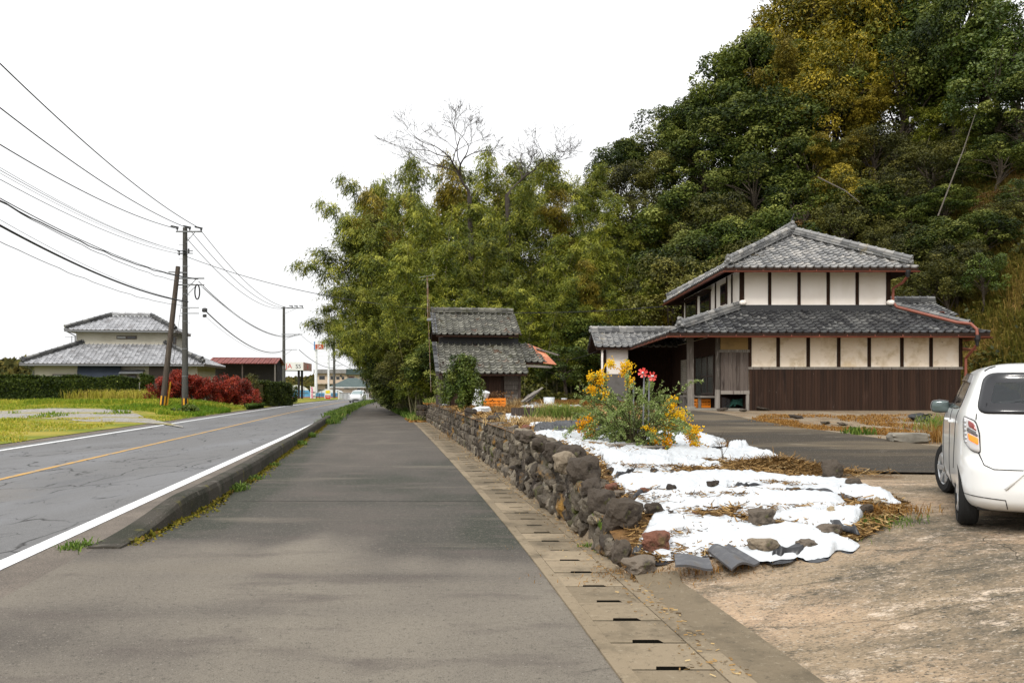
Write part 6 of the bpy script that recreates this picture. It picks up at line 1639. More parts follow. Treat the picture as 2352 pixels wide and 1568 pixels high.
# ================================================================ poles and lines
m_pconc = M('pole_concrete', (.085, .082, .075), .9, .2, layers=[((.05, .048, .042), 1.2, .5, .68, 5, (3, 3, .4)), ((.15, .145, .13), 6, .6, .7, 5, U3)])
m_pwood = M('pole_timber', (.07, .055, .045), .9, .15, layers=[((.12, .10, .08), 3, .5, .7, 5, (4, 4, .3))])
m_steel = M('galvanised_steel', (.16, .165, .17), .5, .5)
m_insul = M('insulator', (.03, .03, .032), .4, .5)
m_wire = M('cable_black', (.012, .012, .013), .6, .3)
m_stripe_y = M('warning_yellow', (.62, .30, .02), .6, .3); m_stripe_k = M('warning_black', (.015, .015, .015), .6, .3)


def pole(X, Y, ztop, r0, r1, label, arms, stripes=False, mat=None, zb=None, ins=()):
    zb = zt(X, Y) if zb is None else zb
    t = thing('utility_pole', label, 'utility pole', (X, Y, zb), world=True, group='utility poles along the road')
    b = MB(); b.tube([(X, Y, zb - .4), (X, Y, ztop)], [r0, r1], 14); b.build('shaft', mat or m_pconc, t)
    for z, x0, x1, sz in arms:
        b = MB(); b.bar((X + x0, Y - .16, z), (X + x1, Y - .16, z), sz, sz)
        if x1 > 1: b.bar((X + .12, Y - .16, z - .75), (X + x1 * .6, Y - .16, z - .05), .035, .035)
        b.build('crossarm', m_steel, t)
    for x, z in ins:
        b = MB(); b.lathe([(.03, -.12), (.03, 0), (.08, .02), (.05, .07), (.085, .1), (.05, .16), (.03, .2)], 8, (X + x, Y - .16, z)); b.bar((X + x - .3, Y - .5, z + .2), (X + x + .05, Y - .1, z + .17), .1, .09); b.build('insulator', m_insul, t)
    b = MB()
    for k in range(5): z = zb + 2.2 + (ztop - zb - 3) * k / 5; rr = r0 + (r1 - r0) * (z - zb) / (ztop - zb) + .012; b.lathe([(rr, 0), (rr, .06)], 12, (X, Y, z))
    b.build('band', m_steel, t)
    if stripes:
        for k in range(10):
            a = k * math.pi / 5; m = MB(); q0 = [a, a + math.pi / 5 * .96]
            rows = [[(X + math.cos(v) * (r0 + .012), Y + math.sin(v) * (r0 + .012), z) for v in np.linspace(q0[0], q0[1], 4)] for z in (zb + .02, zb + .75)]
            m.grid(rows); m.build('warning_stripe', m_stripe_y if k % 2 else m_stripe_k, t)
    return t


D58 = 58 / FPX
X1, Y1 = (425 - CX) * D58, 58.0
zz = lambda y, Y: EYE - (y - HY) / FPX * Y
p1 = pole(X1, Y1, zz(523, 58), .215, .15, 'tall dark concrete utility pole with three insulators, beside the leaning pole', [(zz(533, 58), -.55, 1.2, .09), (zz(640, 58), -.5, 1.35, .08), (zz(655, 58), -.5, 1.35, .08), (zz(707, 58), -.2, 1.0, .05), (zz(720, 58), -.2, 1.0, .05)], True,
          ins=((-.46, zz(529, 58)), (.38, zz(529, 58)), (1.15, zz(531, 58))))
b = MB()
b.tube([Vector((X1 + .9, Y1 - .2, zz(671, 58))) + Vector((math.cos(a) * .16, 0, math.sin(a) * .5)) for a in np.linspace(0, 2 * math.pi, 20)], .045, 6, cap=False); b.build('cable_coil', m_wire, p1)
for x, y, s in ((470, 712, .2), (470, 725, .15)):
    b = MB(); c = P(x, y, 57.8); b.rock(c, (s, s * .7, s * .85), 3, boxy=.7, rough=.05); b.build('joint_box', m_insul, p1)
b = MB()
for k in range(16): z = zz(530, 58) - .5 - k * .48; b.bar((X1, Y1 - .1, z), (X1 + (-.38 if k % 2 else .38), Y1 - .12, z), .025, .025)
b.build('step_bolt', m_steel, p1)
for zc, n_ in ((zz(577, 58), 3), (zz(583, 58), 3)):
    b = MB()
    for k in range(n_): b.lathe([(.04, -.06), (.07, 0), (.04, .06)], 8, (X1 - .3 + k * .32, Y1 - .25, zc + .08 * (k - 1)))
    b.bar((X1 - .45, Y1 - .2, zc), (X1 + .6, Y1 - .2, zc), .05, .05); b.build('wire_rack', m_insul, p1)
# leaning timber pole, guy wire with its yellow guard
lz = zt((373 - CX) / FPX * 57, 57)
a, c = Vector(((373 - CX) / FPX * 57, 57, lz)), P(409, 612, 57.6)
t = thing('leaning_pole', 'old timber pole leaning right against the concrete utility pole', 'utility pole', a, world=True)
b = MB(); b.tube([a - (c - a) * .04, c], [.20, .15], 12); b.build('shaft', m_pwood, t)
d_, si, u = frame(c - a)
for k in range(10):
    m = MB(); rows = [[a + d_ * z + (si * math.cos(v) + u * math.sin(v)) * .215 for v in np.linspace(k * .628, k * .628 + .6, 4)] for z in (.02, .8)]; m.grid(rows); m.build('warning_stripe', m_stripe_y if k % 2 else m_stripe_k, t)
b = MB(); b.bar((X1 - 1.0, Y1 - .3, zz(626, 58)), (X1 + .2, Y1 - .2, zz(627, 58)), .07, .07); b.build('bracket', m_steel, t)
ga, gc = Vector((P(383, 930, 57.2).x, 57.2, lz)), Vector((X1, Y1, zz(640, 58)))
t = thing('guy_wire', 'thin guy wire with a yellow guard tube beside the leaning pole', 'guy wire', ga, world=True)
b = MB(); b.tube([ga, gc], .012, 5); b.build('cable', m_wire, t)
b = MB(); b.tube([ga + (gc - ga) * .005, ga + (gc - ga) * .20], .06, 8); b.build('guard', m_stripe_y, t)
X2, Y2 = (652 - CX) / FPX * 114, 114.0
p2 = pole(X2, Y2, zz(704, 114), .23, .16, 'second utility pole farther along the road behind the dark hedge', [(zz(708, 114), -.3, 2.7, .10), (zz(768, 114), -.3, 2.5, .09), (zz(803, 114), -.2, 1.8, .07)], ins=((1.15, zz(706, 114)), (1.8, zz(706, 114)), (2.5, zz(706, 114))))
X3, Y3 = (767.5 - CX) / FPX * 150, 150.0
p3 = pole(X3, Y3, zz(752, 150), .24, .17, 'third utility pole at the bend before the two storey building', [(zz(800, 150), -.6, 1.4, .09), (zz(839, 150), 0, 1.5, .09), (zz(826, 150), -.6, .2, .1)], zb=-.1)
X4, Y4 = (842.5 - CX) / FPX * 165, 165.0
p4 = pole(X4, Y4, zz(800, 165), .22, .16, 'farthest utility pole partly hidden by the bamboo', [(zz(852, 165), 0, .9, .08), (zz(856, 165), 0, .9, .08)], zb=-.15)


def wire(a, c, sag, r, label, name='power_line', n=40, wob=0):
    a, c = Vector(a), Vector(c); b = MB(); pts = []
    for k in range(n + 1):
        t_ = k / n; p = a.lerp(c, t_); p.z -= 4 * sag * t_ * (1 - t_) + wob * math.sin(k * 1.9) * (.5 + .5 * math.sin(k * .7)); pts.append(p)
    b.tube(pts, r, 5, cap=False)
    return tag(b.build(name, m_wire), label, 'cable', 'overhead lines along the road')


def left_wire(px, py, yl, r, label, sag=.9, wob=0):
    a = P(px, py, 57.8); zl = zz(yl, 30.6); z1 = a.z + (zl - a.z + .863 * sag) / .685
    wire(a, (a.x + 5.6, 18, z1), sag, r, label, wob=wob)


for px, py, yl, r, lab in ((464, 527, 220, .024, 'topmost power line running to the left from the tall pole'), (437, 526, 268, .024, 'second power line from the top left of the tall pole'), (409, 526, 316, .024, 'third power line from the top left of the tall pole'),
                           (424, 578, 386, .010, 'faint thin wire fourth from the top left of the pole'), (426, 578, 394, .012, 'thin wire fifth from the top left of the pole'), (427, 581, 402, .009, 'thin wire sixth from the top left of the pole'), (420, 584, 409, .014, 'thin wire seventh from the top left of the pole'),
                           (455, 640, 488, .018, 'black cable just under the four thin wires left of the pole'), (455, 641, 494, .026, 'twisted cable pair left of the pole'), (458, 655, 500, .015, 'loose wavy wire below the twisted cable pair'),
                           (430, 692, 512, .009, 'faint thin wire right above the thickest cable'), (432, 693, 527, .045, 'thickest black telephone cable running left from the pole'), (425, 702, 556, .014, 'lowest wavy wire left of the pole')):
    left_wire(px, py, yl, r, lab, wob=.035 if 'wavy' in lab or 'twisted' in lab else 0, sag=.9)
for k, (a, c, sg, r, lab) in enumerate(((P(464, 533, 57.8), P(696, 703, 113.8), 1.9, .022, 'upper right power line between the tall and second pole'), (P(440, 533, 57.8), P(684, 703, 113.8), 1.9, .022, 'middle power line between the tall and second pole'), (P(427, 545, 57.8), P(673, 703, 113.8), 1.9, .022, 'lower power line between the tall and second pole'),
                                        (P(456, 646, 57.8), P(688, 766, 113.8), 1.6, .024, 'upper cable of the lower bundle between the poles'), (P(462, 657, 57.8), P(690, 768, 113.8), 1.5, .016, 'second wire of the lower bundle between the poles'), (P(466, 660, 57.8), P(686, 769, 113.8), 1.3, .014, 'third wire of the lower bundle between the poles'),
                                        (P(472, 714, 57.8), P(655, 803, 113.8), 1.3, .042, 'thick telephone cable between the tall and second pole'), (P(472, 727, 57.8), P(655, 806, 113.8), 1.2, .010, 'thin wire below the thick telephone cable'),
                                        (P(687, 803, 113.8), P(766, 845, 150), .6, .04, 'telephone cable from the second to the third pole'), (P(690, 768, 113.8), P(767, 800, 150), .8, .02, 'wire bundle from the second to the third pole'), (P(769, 826, 149.8), P(842, 856, 165), .4, .04, 'telephone cable from the third to the farthest pole'))):
    wire(a, c, sg, r, lab)
wire(P(430, 590, 57.8), (7.1, 40.2, 5.45), 1.55, .02, 'long pale service cable crossing from the tall pole to the farmhouse eave', 'service_cable')
wire((.95, 35.2, 3.0), (3.9, 36.6, 3.35), .35, .009, 'short sagging wire between shed and outbuilding', 'service_cable')

# television aerial on its mast by the shed
ac = P(983, 735, 34.5)
t = thing('tv_antenna', 'rusty tv antenna mast with yagi aerial at the left edge of the shed roof', 'antenna', ac, world=True)
m_rust = M('rusty_steel', (.20, .12, .07), .7, .3, layers=[((.3, .27, .24), 6, .5, .6, 4, U3)])
top = P(981, 634, 34.5)
b = MB(); b.tube([ac, top], .022, 6); b.tube([P(988, 735, 34.4), P(983, 650, 34.5)], .008, 5); b.tube([P(990, 900, 34.0), P(984, 735, 34.4)], .010, 5); b.build('mast', m_rust, t)
b = MB(); a, c = P(964, 637, 34.2), P(999, 631, 34.8); b.tube([a, c], .012, 5)
for k in range(8):
    p = a.lerp(c, k / 7); b.tube([p + Vector((-.05, .22, .02)), p + Vector((.05, -.22, -.02))], .008, 4)
b.tube([P(994, 626, 34.8), P(995, 641, 34.8)], .010, 4); b.tube([P(967, 643, 34.5), P(998, 640, 34.5)], .008, 4)
b.build('yagi', m_steel, t)
b = MB(); b.rock(P(987, 734, 34.4), (.14, .05, .07), 2, boxy=.9, rough=.03); b.build('bracket', m_steel, t)

# ================================================================ house across the road
m_beige = M('beige_render', (.46, .43, .36), .9, .15, layers=[((.38, .35, .28), .6, .5, .7, 5, U3)])
m_tarp = M('navy_tarpaulin', (.018, .026, .045), .7, .3, layers=[((.03, .04, .06), .8, .5, .7, 4, U3)])
m_brownf = M('brown_sash', (.06, .04, .03), .5, .4)
m_curt = M('curtained_glass', (.28, .29, .28), .3, .5)
LH = thing('tiled_house', 'beige house with silver grey hip roofs on two levels behind the clipped hedge', 'house', (-40.6, 70.6, .7), rz=rad(8.5))
ez, tz = 3.72 - .7, 5.9 - .7
u0, u1, v1 = 0, 14.7, 9.6
b = MB(); b.box(.85, 13.9, .9, 8.8, -.5, ez + .05); b.build('wall', m_beige, LH)
A, B, C, D = (0, 0, ez), (u1, 0, ez), (9.9, 4.1, tz), (4.55, 4.1, tz)
A2, B2, C2, D2 = (0, v1, ez), (u1, v1, ez), (9.9, 5.5, tz), (4.55, 5.5, tz)
kw = dict(wd=.36, ex=.36, samp=(0, .12, .3, .55), lo=.25, hi=.85, amp=1.6, thick=.09)
tile_slope('front_roof', A, B, C, D, m_tile_far, LH, seed=70, **kw); tile_slope('right_roof', B, B2, C2, C, m_tile_far, LH, seed=71, **kw); tile_slope('left_roof', A2, A, D, D2, m_tile_far, LH, seed=72, **kw); tile_slope('back_roof', B2, A2, D2, C2, m_tile_far, LH, seed=73, **kw)
b = MB()
for q_ in ((A, B, C, D), (B, B2, C2, C), (A2, A, D, D2), (B2, A2, D2, C2)): b.prism([Vector(p) + Vector((0, 0, -.03)) for p in q_], (0, 0, -.14))
b.build('roof_deck', m_brownf, LH)
for k, (p, q_) in enumerate(((A, D), (B, C), (D, C))):
    ridge('hip_ridge' if k < 2 else 'ridge', Vector(p).lerp(Vector(q_), .03 * (k < 2)) + Vector((0, 0, .06)), Vector(q_) + Vector((0, 0, .06)), m_tile_dk, LH, r=.12, h=.16, w=.26, step=.5, seed=80 + k)
onigawara('ridge_end', Vector(B).lerp(Vector(C), .06) + Vector((0, 0, .05)), (.7, -.7, 0), m_tile_dk, LH, .9); onigawara('ridge_end', Vector(A).lerp(Vector(D), .05) + Vector((0, 0, .05)), (-.7, -.7, 0), m_tile_dk, LH, .8)
b = MB(); b.box(3.3, 11.2, 3.4, 8.2, 4.1, 6.1); b.build('upper_wall', m_beige, LH)
e2 = 6.72 - .7; r2 = 8.15 - .7
A, B, C, D = (2.55, 2.7, e2), (11.75, 2.7, e2), (8.9, 5.6, r2), (5.6, 5.6, r2)
A2, B2 = (2.55, 8.5, e2), (11.75, 8.5, e2)
tile_slope('upper_front_roof', A, B, C, D, m_tile_far, LH, seed=74, **kw); tile_slope('upper_right_roof', B, B2, C, C, m_tile_far, LH, seed=75, **kw); tile_slope('upper_left_roof', A2, A, D, D, m_tile_far, LH, seed=76, **kw); tile_slope('upper_back_roof', B2, A2, D, C, m_tile_far, LH, seed=77, **kw)
b = MB()
for q_ in ((A, B, C, D), (B, B2, C), (A2, A, D), (B2, A2, D, C)): b.prism([Vector(p) + Vector((0, 0, -.03)) for p in q_], (0, 0, -.14))
b.build('upper_roof_deck', m_brownf, LH)
for k, (p, q_) in enumerate(((A, D), (B, C), (D, C))): ridge('hip_ridge' if k < 2 else 'ridge', Vector(p).lerp(Vector(q_), .03 * (k < 2)) + Vector((0, 0, .06)), Vector(q_) + Vector((0, 0, .06)), m_tile_dk if k < 2 else m_tile_far, LH, r=.12, h=.16, w=.26, step=.5, seed=84 + k)
onigawara('ridge_end', Vector(B).lerp(Vector(C), .08) + Vector((0, 0, .05)), (.7, -.7, 0), m_tile_dk, LH, .8)
def lu(x, v): # local u of survey column x on the local plane v
    cs, sn = math.cos(rad(8.5)), math.sin(rad(8.5)); k = (x - CX) / FPX
    # X = -40.6 + u cs - v sn ; Y = 70.6 + u sn + v cs ; X = k Y
    return (k * (70.6 + v * cs) + 40.6 + v * sn) / (cs - k * sn)
def lz2(y, u, v): return EYE - (y - HY) / FPX * (70.6 + u * math.sin(rad(8.5)) + v * math.cos(rad(8.5))) - .7


def lwin(x0, x1, y0, y1, v, panes, gm, nm='window'):
    a, c = lu(x0, v), lu(x1, v); z0, z1 = lz2(y1, a, v), lz2(y0, a, v)
    b = MB(); b.box(a, c, v - .07, v + .02, z0, z1); w_ = b.build(nm, m_brownf, LH)
    for k in range(panes):
        p0, p1 = a + (c - a) * k / panes + .07, a + (c - a) * (k + 1) / panes - .07
        b = MB(); b.box(p0, p1, v - .085, v - .071, z0 + .08, z1 - .08); b.build('pane', gm if k == 0 else m_glassd, w_)
    return w_


lwin(121, 175, 859, 884, .9, 2, m_curt); lwin(268, 314, 771, 778.5, 3.4, 2, m_curt); lwin(292, 314, 861, 882, .9, 1, m_glassd); lwin(397, 405, 772, 790, 3.4, 1, m_glassd)
a, c = lu(175, .5), lu(278, .5); b = MB(); b.prism([(a, .2, -.3), (c - .3, .2, -.3), (c, .55, ez - .1), (a + .1, .55, ez - .1)], (0, .02, 0)); b.build('tarpaulin', m_tarp, LH)
a, c = lu(275, .4), lu(329, .4); b = MB(); b.prism([(a, .1, lz2(856, a, .4)), (c, .1, lz2(856, c, .4)), (c, .9, lz2(850, c, .4) + .05), (a, .9, lz2(850, a, .4) + .05)], (0, 0, -.07)); b.build('awning', m_steel, LH)
a, c = lu(342, .85), lu(420, .85); b = MB(); b.box(a, c, .84, .95, -.4, ez - .1); b.build('entrance_recess', m_brownf, LH)
b = MB(); b.tube([(.4, .5, ez - .15), (.8, .8, ez - .6), (.8, .8, -.3)], .05, 6); b.tube([(2.7, 2.9, e2 - .15), (3.25, 3.3, e2 - .5), (3.25, 3.3, 3.9)], .05, 6); b.build('downpipe', m_steel, LH)
b = MB(); b.box(.05, u1 - .05, -.06, .04, ez - .18, ez - .06); b.box(2.6, 11.7, 2.62, 2.72, e2 - .18, e2 - .06); b.build('eave_gutter', m_steel, LH)
# arched carport left of the house
m_poly = M('polycarbonate', (.55, .58, .6), .3, .5)
c = P(43, 880, 74); t = thing('carport', 'small carport with ribbed arched white roof left of the beige house', 'carport', (c.x, c.y, .7), rz=rad(8.5))
b = MB(); rows = [[(-1.6 + 3.2 * k / 12, v, 1.35 + .62 * math.sin(math.pi * min(1, k / 12 + .0) * .5 + .35)) for k in range(13)] for v in (-.6, 3)]
b.grid(rows); b.build('roof', m_poly, t)
b = MB()
for k in range(7): x = -1.6 + 3.2 * k / 6; b.bar((x, -.65, 1.36 + .62 * math.sin(math.pi * k / 6 * .5 + .35)), (x, 3, 1.36 + .62 * math.sin(math.pi * k / 6 * .5 + .35)), .09, .07)
b.build('rib', m_black, t)
for x in (-1.5, 1.5): b = MB(); b.bar((x, 0, -.5), (x, 0, 1.5 + .3 * (x > 0)), .1, .1); b.build('post', m_black, t)
c = P(165, 772, 76); b = MB(); b.tube([(c.x, c.y, 4.6), (c.x, c.y, 6.3)], .03, 5); b.bar((c.x - .6, c.y, 6.2), (c.x + .4, c.y, 6.25), .03, .03); b.rock((c.x, c.y, 5.2), (.09, .09, .09), 1); tag(b.build('house_antenna', m_steel), 'small antenna mast at the left end of the silver roofed house', 'antenna')

# hedges and shrubs over the road


def hedge(name, label, c0, c1, h, d, n, mat, ll, lw, tone, seed, cat='hedge', lump=.12):
    gg = np.random.default_rng(seed); c0, c1 = Vector(c0), Vector(c1); L = (c1 - c0).length; ax = (c1 - c0) / L; nx = Vector((ax.y, -ax.x, 0))
    t = thing(name, label, cat, c0, world=True)
    k = gg.integers(0, 5, n); s = gg.random(n) * L; a = gg.uniform(-.5, .5, n) * d; z = gg.random(n) * h
    a = np.where(k < 3, d * .5, a); z = np.where(k >= 3, h, z)
    lm = np.array([noise.noise(Vector((q_ * .5, w_ * .8, seed))) for q_, w_ in zip(s, z)]) * lump * 2.5
    a = a + np.where(k < 3, lm + gg.normal(0, .06, n), 0); z = z + np.where(k >= 3, lm + gg.normal(0, .07, n), 0); z = np.maximum(z, 0)
    Pn = np.array(c0)[None] + s[:, None] * np.array(ax)[None] + a[:, None] * np.array(nx)[None]; Pn[:, 2] += z
    Nn = unit(np.where((k < 3)[:, None], np.array(nx)[None], np.array([[0, 0, 1.0]])) + gg.normal(size=(n, 3)) * .5); D = rdir(n, gg); D = unit(D - (D * Nn).sum(1, keepdims=True) * Nn)
    V, F = leaf_cards(Pn, D, Nn, ll * gg.uniform(.7, 1.3, n), lw * gg.uniform(.7, 1.3, n))
    np_mesh('foliage', V, F, mat, t, tone=np.clip(tone + gg.normal(0, .15, n) + lm * .5, 0, 1))
    b = MB(); w2 = nx * (d * .36)
    b.hexa([c0 - w2, c1 - w2, c1 + w2, c0 + w2] + [p + Vector((0, 0, h * .93)) for p in (c0 - w2, c1 - w2, c1 + w2, c0 + w2)]); b.build('core', m_hill, t)
    return t


def gz(x, Y, dz=0): X = (x - CX) / FPX * Y; return Vector((X, Y, zt(X, Y) + dz))


hedge('hedge', 'long dark clipped hedge in front of the beige house', gz(-60, 64.5), gz(318, 69), 1.75, .9, 30000, m_leaf_dk, .16, .11, .30, 1)
hedge('hedge', 'short dark hedge piece right of the gate gap, left of the red shrubs', gz(323, 69.2), gz(352, 69.6), 1.85, .9, 3500, m_leaf_dk, .16, .11, .33, 2)
hedge('hedge', 'dark green block hedge right of the red shrubs by the roadside', gz(592, 78), gz(655, 84), 2.1, 1.4, 9000, m_leaf_dk, .17, .12, .42, 3)
m_leaf_phot = M('red_shrub_leaf', (.3, .03, .02), .5, .3, tone=((.03, .018, .005), (.17, .018, .008), (.38, .035, .014), (.50, .12, .04)), trans=.2)
for k, (x, Y, w_, h_, lab) in enumerate(((383, 66.5, 1.25, 2.1, 'red leaved shrub left of the leaning pole, lowest of its row'), (408, 67.5, 1.3, 2.5, 'red leaved shrub behind the two poles'), (440, 68, 1.2, 2.2, 'red leaved shrub just right of the tall pole'), (478, 68.5, 1.4, 2.25, 'red leaved shrub in the middle of the red row'), (522, 69.5, 1.6, 2.55, 'tallest red leaved shrub near the right end of the row'), (563, 71, 1.55, 2.4, 'broad red leaved shrub at the right end of the row'))):
    c = gz(x, Y); shrub('red_shrub', c, (w_ * .95, w_ * .9, h_ * 1.02), 6500, m_leaf_phot, .14, .075, lab, seed=50 + k, tone=.45, nb=40, group='red shrubs over the road')
c = gz(577, 76); shrub('green_shrub', c, (1.2, 1.2, 3.0), 2600, m_leaf_ol, .13, .08, 'loose olive shrub behind the right end of the red row', seed=60, tone=.7)
c = gz(668, 92); shrub('green_shrub', c, (1.2, 1.2, 2.1), 2600, m_leaf_dk, .16, .11, 'dark rounded shrub behind the traffic mirror', seed=61, tone=.35)
# grass of the field
n = 90000; d_ = 24 + g.random(n) ** .75 * 46; ys = d_; xs = x_line(ys) - 7.5 - g.random(n) ** 1.2 * 44
gp = [G(*p) for p in [(-150, 969), (0, 963), (100, 963), (150, 965), (200, 970), (300, 971), (380, 977), (420, 983), (300, 943), (230, 940), (110, 938), (0, 944), (-150, 944)]]
px = np.array([p.x for p in gp]); py = np.array([p.y for p in gp])


def inside(X, Y):
    r_ = np.zeros(X.shape, bool); j = len(px) - 1
    for i_ in range(len(px)):
        c_ = ((py[i_] > Y) != (py[j] > Y)) & (X < (px[j] - px[i_]) * (Y - py[i_]) / (py[j] - py[i_] + 1e-9) + px[i_]); r_ ^= c_; j = i_
    return r_


cl = np.array([noise.noise(Vector((a_ * .22, b_ * .22, 5))) + .5 * noise.noise(Vector((a_ * .8, b_ * .8, 7))) for a_, b_ in zip(xs, ys)])
road_d = x_line(ys) - 7.5 - xs
jx = np.array([noise.noise(Vector((a_ * .4, b_ * .4, 11))) for a_, b_ in zip(xs, ys)]) * 3.5
ok = (~inside(xs + jx, ys + jx * .8) | (cl > .45)) & ((road_d > .6) | (cl > .1)) & (ys < 68) & ((ys > 40) | (cl > -.15))
xs, ys, cl, road_d = xs[ok], ys[ok], cl[ok], road_d[ok]
Lg = np.where(ys > 60, .34, .15) + .22 * np.clip(cl, 0, 1) + .2 * ((np.abs(xs - X1 - 1.5) < 4.5) & (np.abs(ys - 56) < 7))
m_fg = M('field_grass', (.12, .16, .02), .8, .2, tone=((.10, .19, .012), (.22, .28, .02), (.38, .35, .04), (.50, .40, .09)), trans=.25)
o = blades('field_grass', xs, ys, ZT(xs, ys) + .01, Lg, .05, m_fg, np.clip(.42 - .55 * cl + g.normal(0, .16, len(xs)) + .25 * (ys < 45) - .3 * ((np.abs(xs - X1 - 1.5) < 4.5) & (np.abs(ys - 55) < 6)), 0, 1), .8); tag(o, 'yellow green meadow grass on the lot over the road', 'grass', kind='stuff')
n = 5000; ys = g.uniform(66, 74, n); xs = g.uniform(-20.5, -15.5, n) - (ys - 66) * .15; xs = np.minimum(xs, x_line(ys) - 7.6)
o = blades('verge_grass', xs, ys, ZT(xs, ys), .5, .06, m_weed, np.clip(g.normal(.25, .15, n), 0, 1), .7); tag(o, 'bright green tall grass below the red shrubs', 'grass', kind='stuff')
n = 2600; ys = g.uniform(66.3, 67.3, n); xs = g.uniform(-37, -26.5, n)
o = blades('dry_weeds', xs, ys, ZT(xs, ys), .95, .05, m_fg, np.clip(g.normal(.8, .2, n), 0, 1), .35); tag(o, 'tall dry straw coloured weeds along the hedge foot', 'weeds', kind='stuff')
shrub('green_shrub', gz(432, 52), (.75, .6, .65), 1500, m_leaf_gr, .13, .08, 'low leafy green weed bush at the foot of the tall pole', seed=63, tone=.55)

# barn with the rusty red roof
m_redr = M('rusty_red_roof', (.17, .035, .025), .6, .3, layers=[((.26, .07, .05), 2, .5, .68, 5, (1, 3, 1)), ((.09, .03, .025), 3, .55, .7, 5, (1, 3, 1))])
m_dkwall = M('dark_barn_wall', (.035, .032, .03), .9, .1)
BX, BY = (476 - CX) / FPX * 90, 90.0
t = thing('barn', 'long dark barn with rusty red roof behind the red shrubs', 'barn', (BX, BY, .5), rz=rad(7))
rz_, ez_ = zz(822, 92) - .5, zz(835, 90) - .5
b = MB()
for k in range(24):
    x0, x1 = k * .3, k * .3 + .3; b.prism([(x0, -.4, ez_), (x1 - .05, -.4, ez_), (x1 - .05, 2.6, rz_), (x0, 2.6, rz_)], (0, 0, .05 if k % 2 else .075))
b.prism([(0, 5.6, ez_), (7.2, 5.6, ez_), (7.2, 2.6, rz_), (0, 2.6, rz_)], (0, 0, .05)); b.bar((0, 2.6, rz_ + .05), (7.2, 2.6, rz_ + .05), .25, .08); b.build('roof', m_redr, t)
b = MB(); b.box(.2, 6.95, 1.4, 5.2, -.5, ez_ + .05); b.prism([(6.95, .2, ez_ - .1), (6.95, 5.2, ez_ - .1), (6.95, 2.6, rz_ - .1)], (-.1, 0, 0)); b.build('wall', m_dkwall, t)
for x in (.3, 3.6, 6.95): b = MB(); b.bar((x, -.1, -.5), (x, -.1, ez_), .14, .14); b.build('post', m_grey_wood if x > 6 else m_board, t)
# petrol station canopy with its sign band
m_sign = M('sign_white', (.72, .72, .70), .5, .3); m_signr = M('sign_red', (.55, .035, .03), .5, .3); m_signk = M('sign_black', (.02, .02, .02), .5, .3); m_signb = M('sign_rust', (.30, .15, .11), .6, .3, layers=[((.42, .3, .25), 2, .5, .65, 4, U3)])
c = P(641, 850, 124); t = thing('fuel_station_canopy', 'flat fuel station canopy with white sign band behind the barn', 'canopy', (c.x + .45, c.y, 0), rz=rad(5))
z0, z1 = zz(850, 124), zz(831.5, 124)
b = MB(); b.box(-6, 3.0, .06, 8, z0 + .05, z1 - .05); b.build('roof', m_steel, t)
b = MB(); b.box(-6, 3.0, 0, .06, z0, z1); b.build('sign_band', m_sign, t)
b = MB(); b.box(3.0, 3.06, 0.0, 8, z0, z1); b.build('end_band', m_signb, t)
b = MB(); b.lathe([(.34, 0), (.34, .02)], 16, (3.06, 4, (z0 + z1) / 2), axis=(1, 0, 0)); b.build('round_emblem', m_signr, t)
writing('lettering', 'JA', m_signr, t, (.95, -.02, (z0 + z1) / 2), .95, sx=1.0); writing('lettering', 'SS', m_signk, t, (2.28, -.02, (z0 + z1) / 2 - .03), .78, sx=1.1)
for x, y in ((2.2, 1), (-5, 1), (2.2, 4), (-5, 4)): b = MB(); b.bar((x, y, -.5), (x, y, z0 + .1), .3, .3); b.build('column', m_dkwall, t)
# tall sign with lamps at the bend
c = P(728, 915, 185); t = thing('roadside_sign', 'tall red and white lettered sign on white posts at the bend', 'sign', (c.x, c.y, -.3), world=True)
m_whitepost = M('white_post', (.75, .76, .77), .5, .3); m_signg = M('sign_faded_green', (.25, .30, .22), .6, .3, layers=[((.6, .6, .55), 2, .5, .6, 4, U3)])
a, c2 = P(722, 803, 185), P(746, 784, 185)
b = MB(); b.box(a.x, c2.x, 185, 185.5, a.z, c2.z); b.build('board', m_sign, t)
b = MB(); b.box(a.x + .22, c2.x - .25, 184.96, 185, a.z + .15, a.z + 1.15); b.build('red_panel', M('sign_faded_red', (.42, .075, .03), .6, .3), t)
b = MB(); b.box(a.x - .1, a.x + .15, 184.97, 185.4, a.z, c2.z); b.build('blue_edge', M('sign_blue', (.10, .22, .42), .5, .3), t)
writing('lettering', 'JA', m_sign, t, ((a.x + c2.x) / 2 - root_of(t).location.x, -.05, (a.z + .65) + .3), 1.0)
b = MB(); p = P(758, 803, 186); b.box(c2.x + .1, p.x, 185.6, 185.9, a.z, c2.z); b.build('side_board', m_signg, t)
for x in (725, 754): p = P(x, 915, 185.3); b = MB(); b.tube([(p.x, 185.6, -.5), (p.x, 185.6, a.z + .2)], .32 if x == 725 else .22, 8); b.build('post', m_whitepost, t)
for z in (808, 818, 826, 835): p, p_ = P(725, z, 185.3), P(754, z - 2, 185.3); b = MB(); b.bar(p, p_, .12, .10); b.build('crossbar', m_whitepost, t)

# ================================================================ buildings at the bend
m_gray_b = M('stained_grey_concrete', (.27, .26, .25), .9, .1, layers=[((.14, .135, .13), .5, .45, .7, 5, (1, 1, .5))]); m_greenr = M('dark_green_roof', (.05, .075, .07), .6, .3, layers=[((.08, .11, .10), 1, .5, .7, 4, (1, 1, 4))]); m_pinkw = M('cream_wall', (.52, .42, .32), .9, .1, layers=[((.44, .35, .26), .4, .5, .7, 4, U3)]); m_palew = M('pale_wall', (.66, .64, .60), .9, .1)


def wx(x, Y): return (x - CX) / FPX * Y


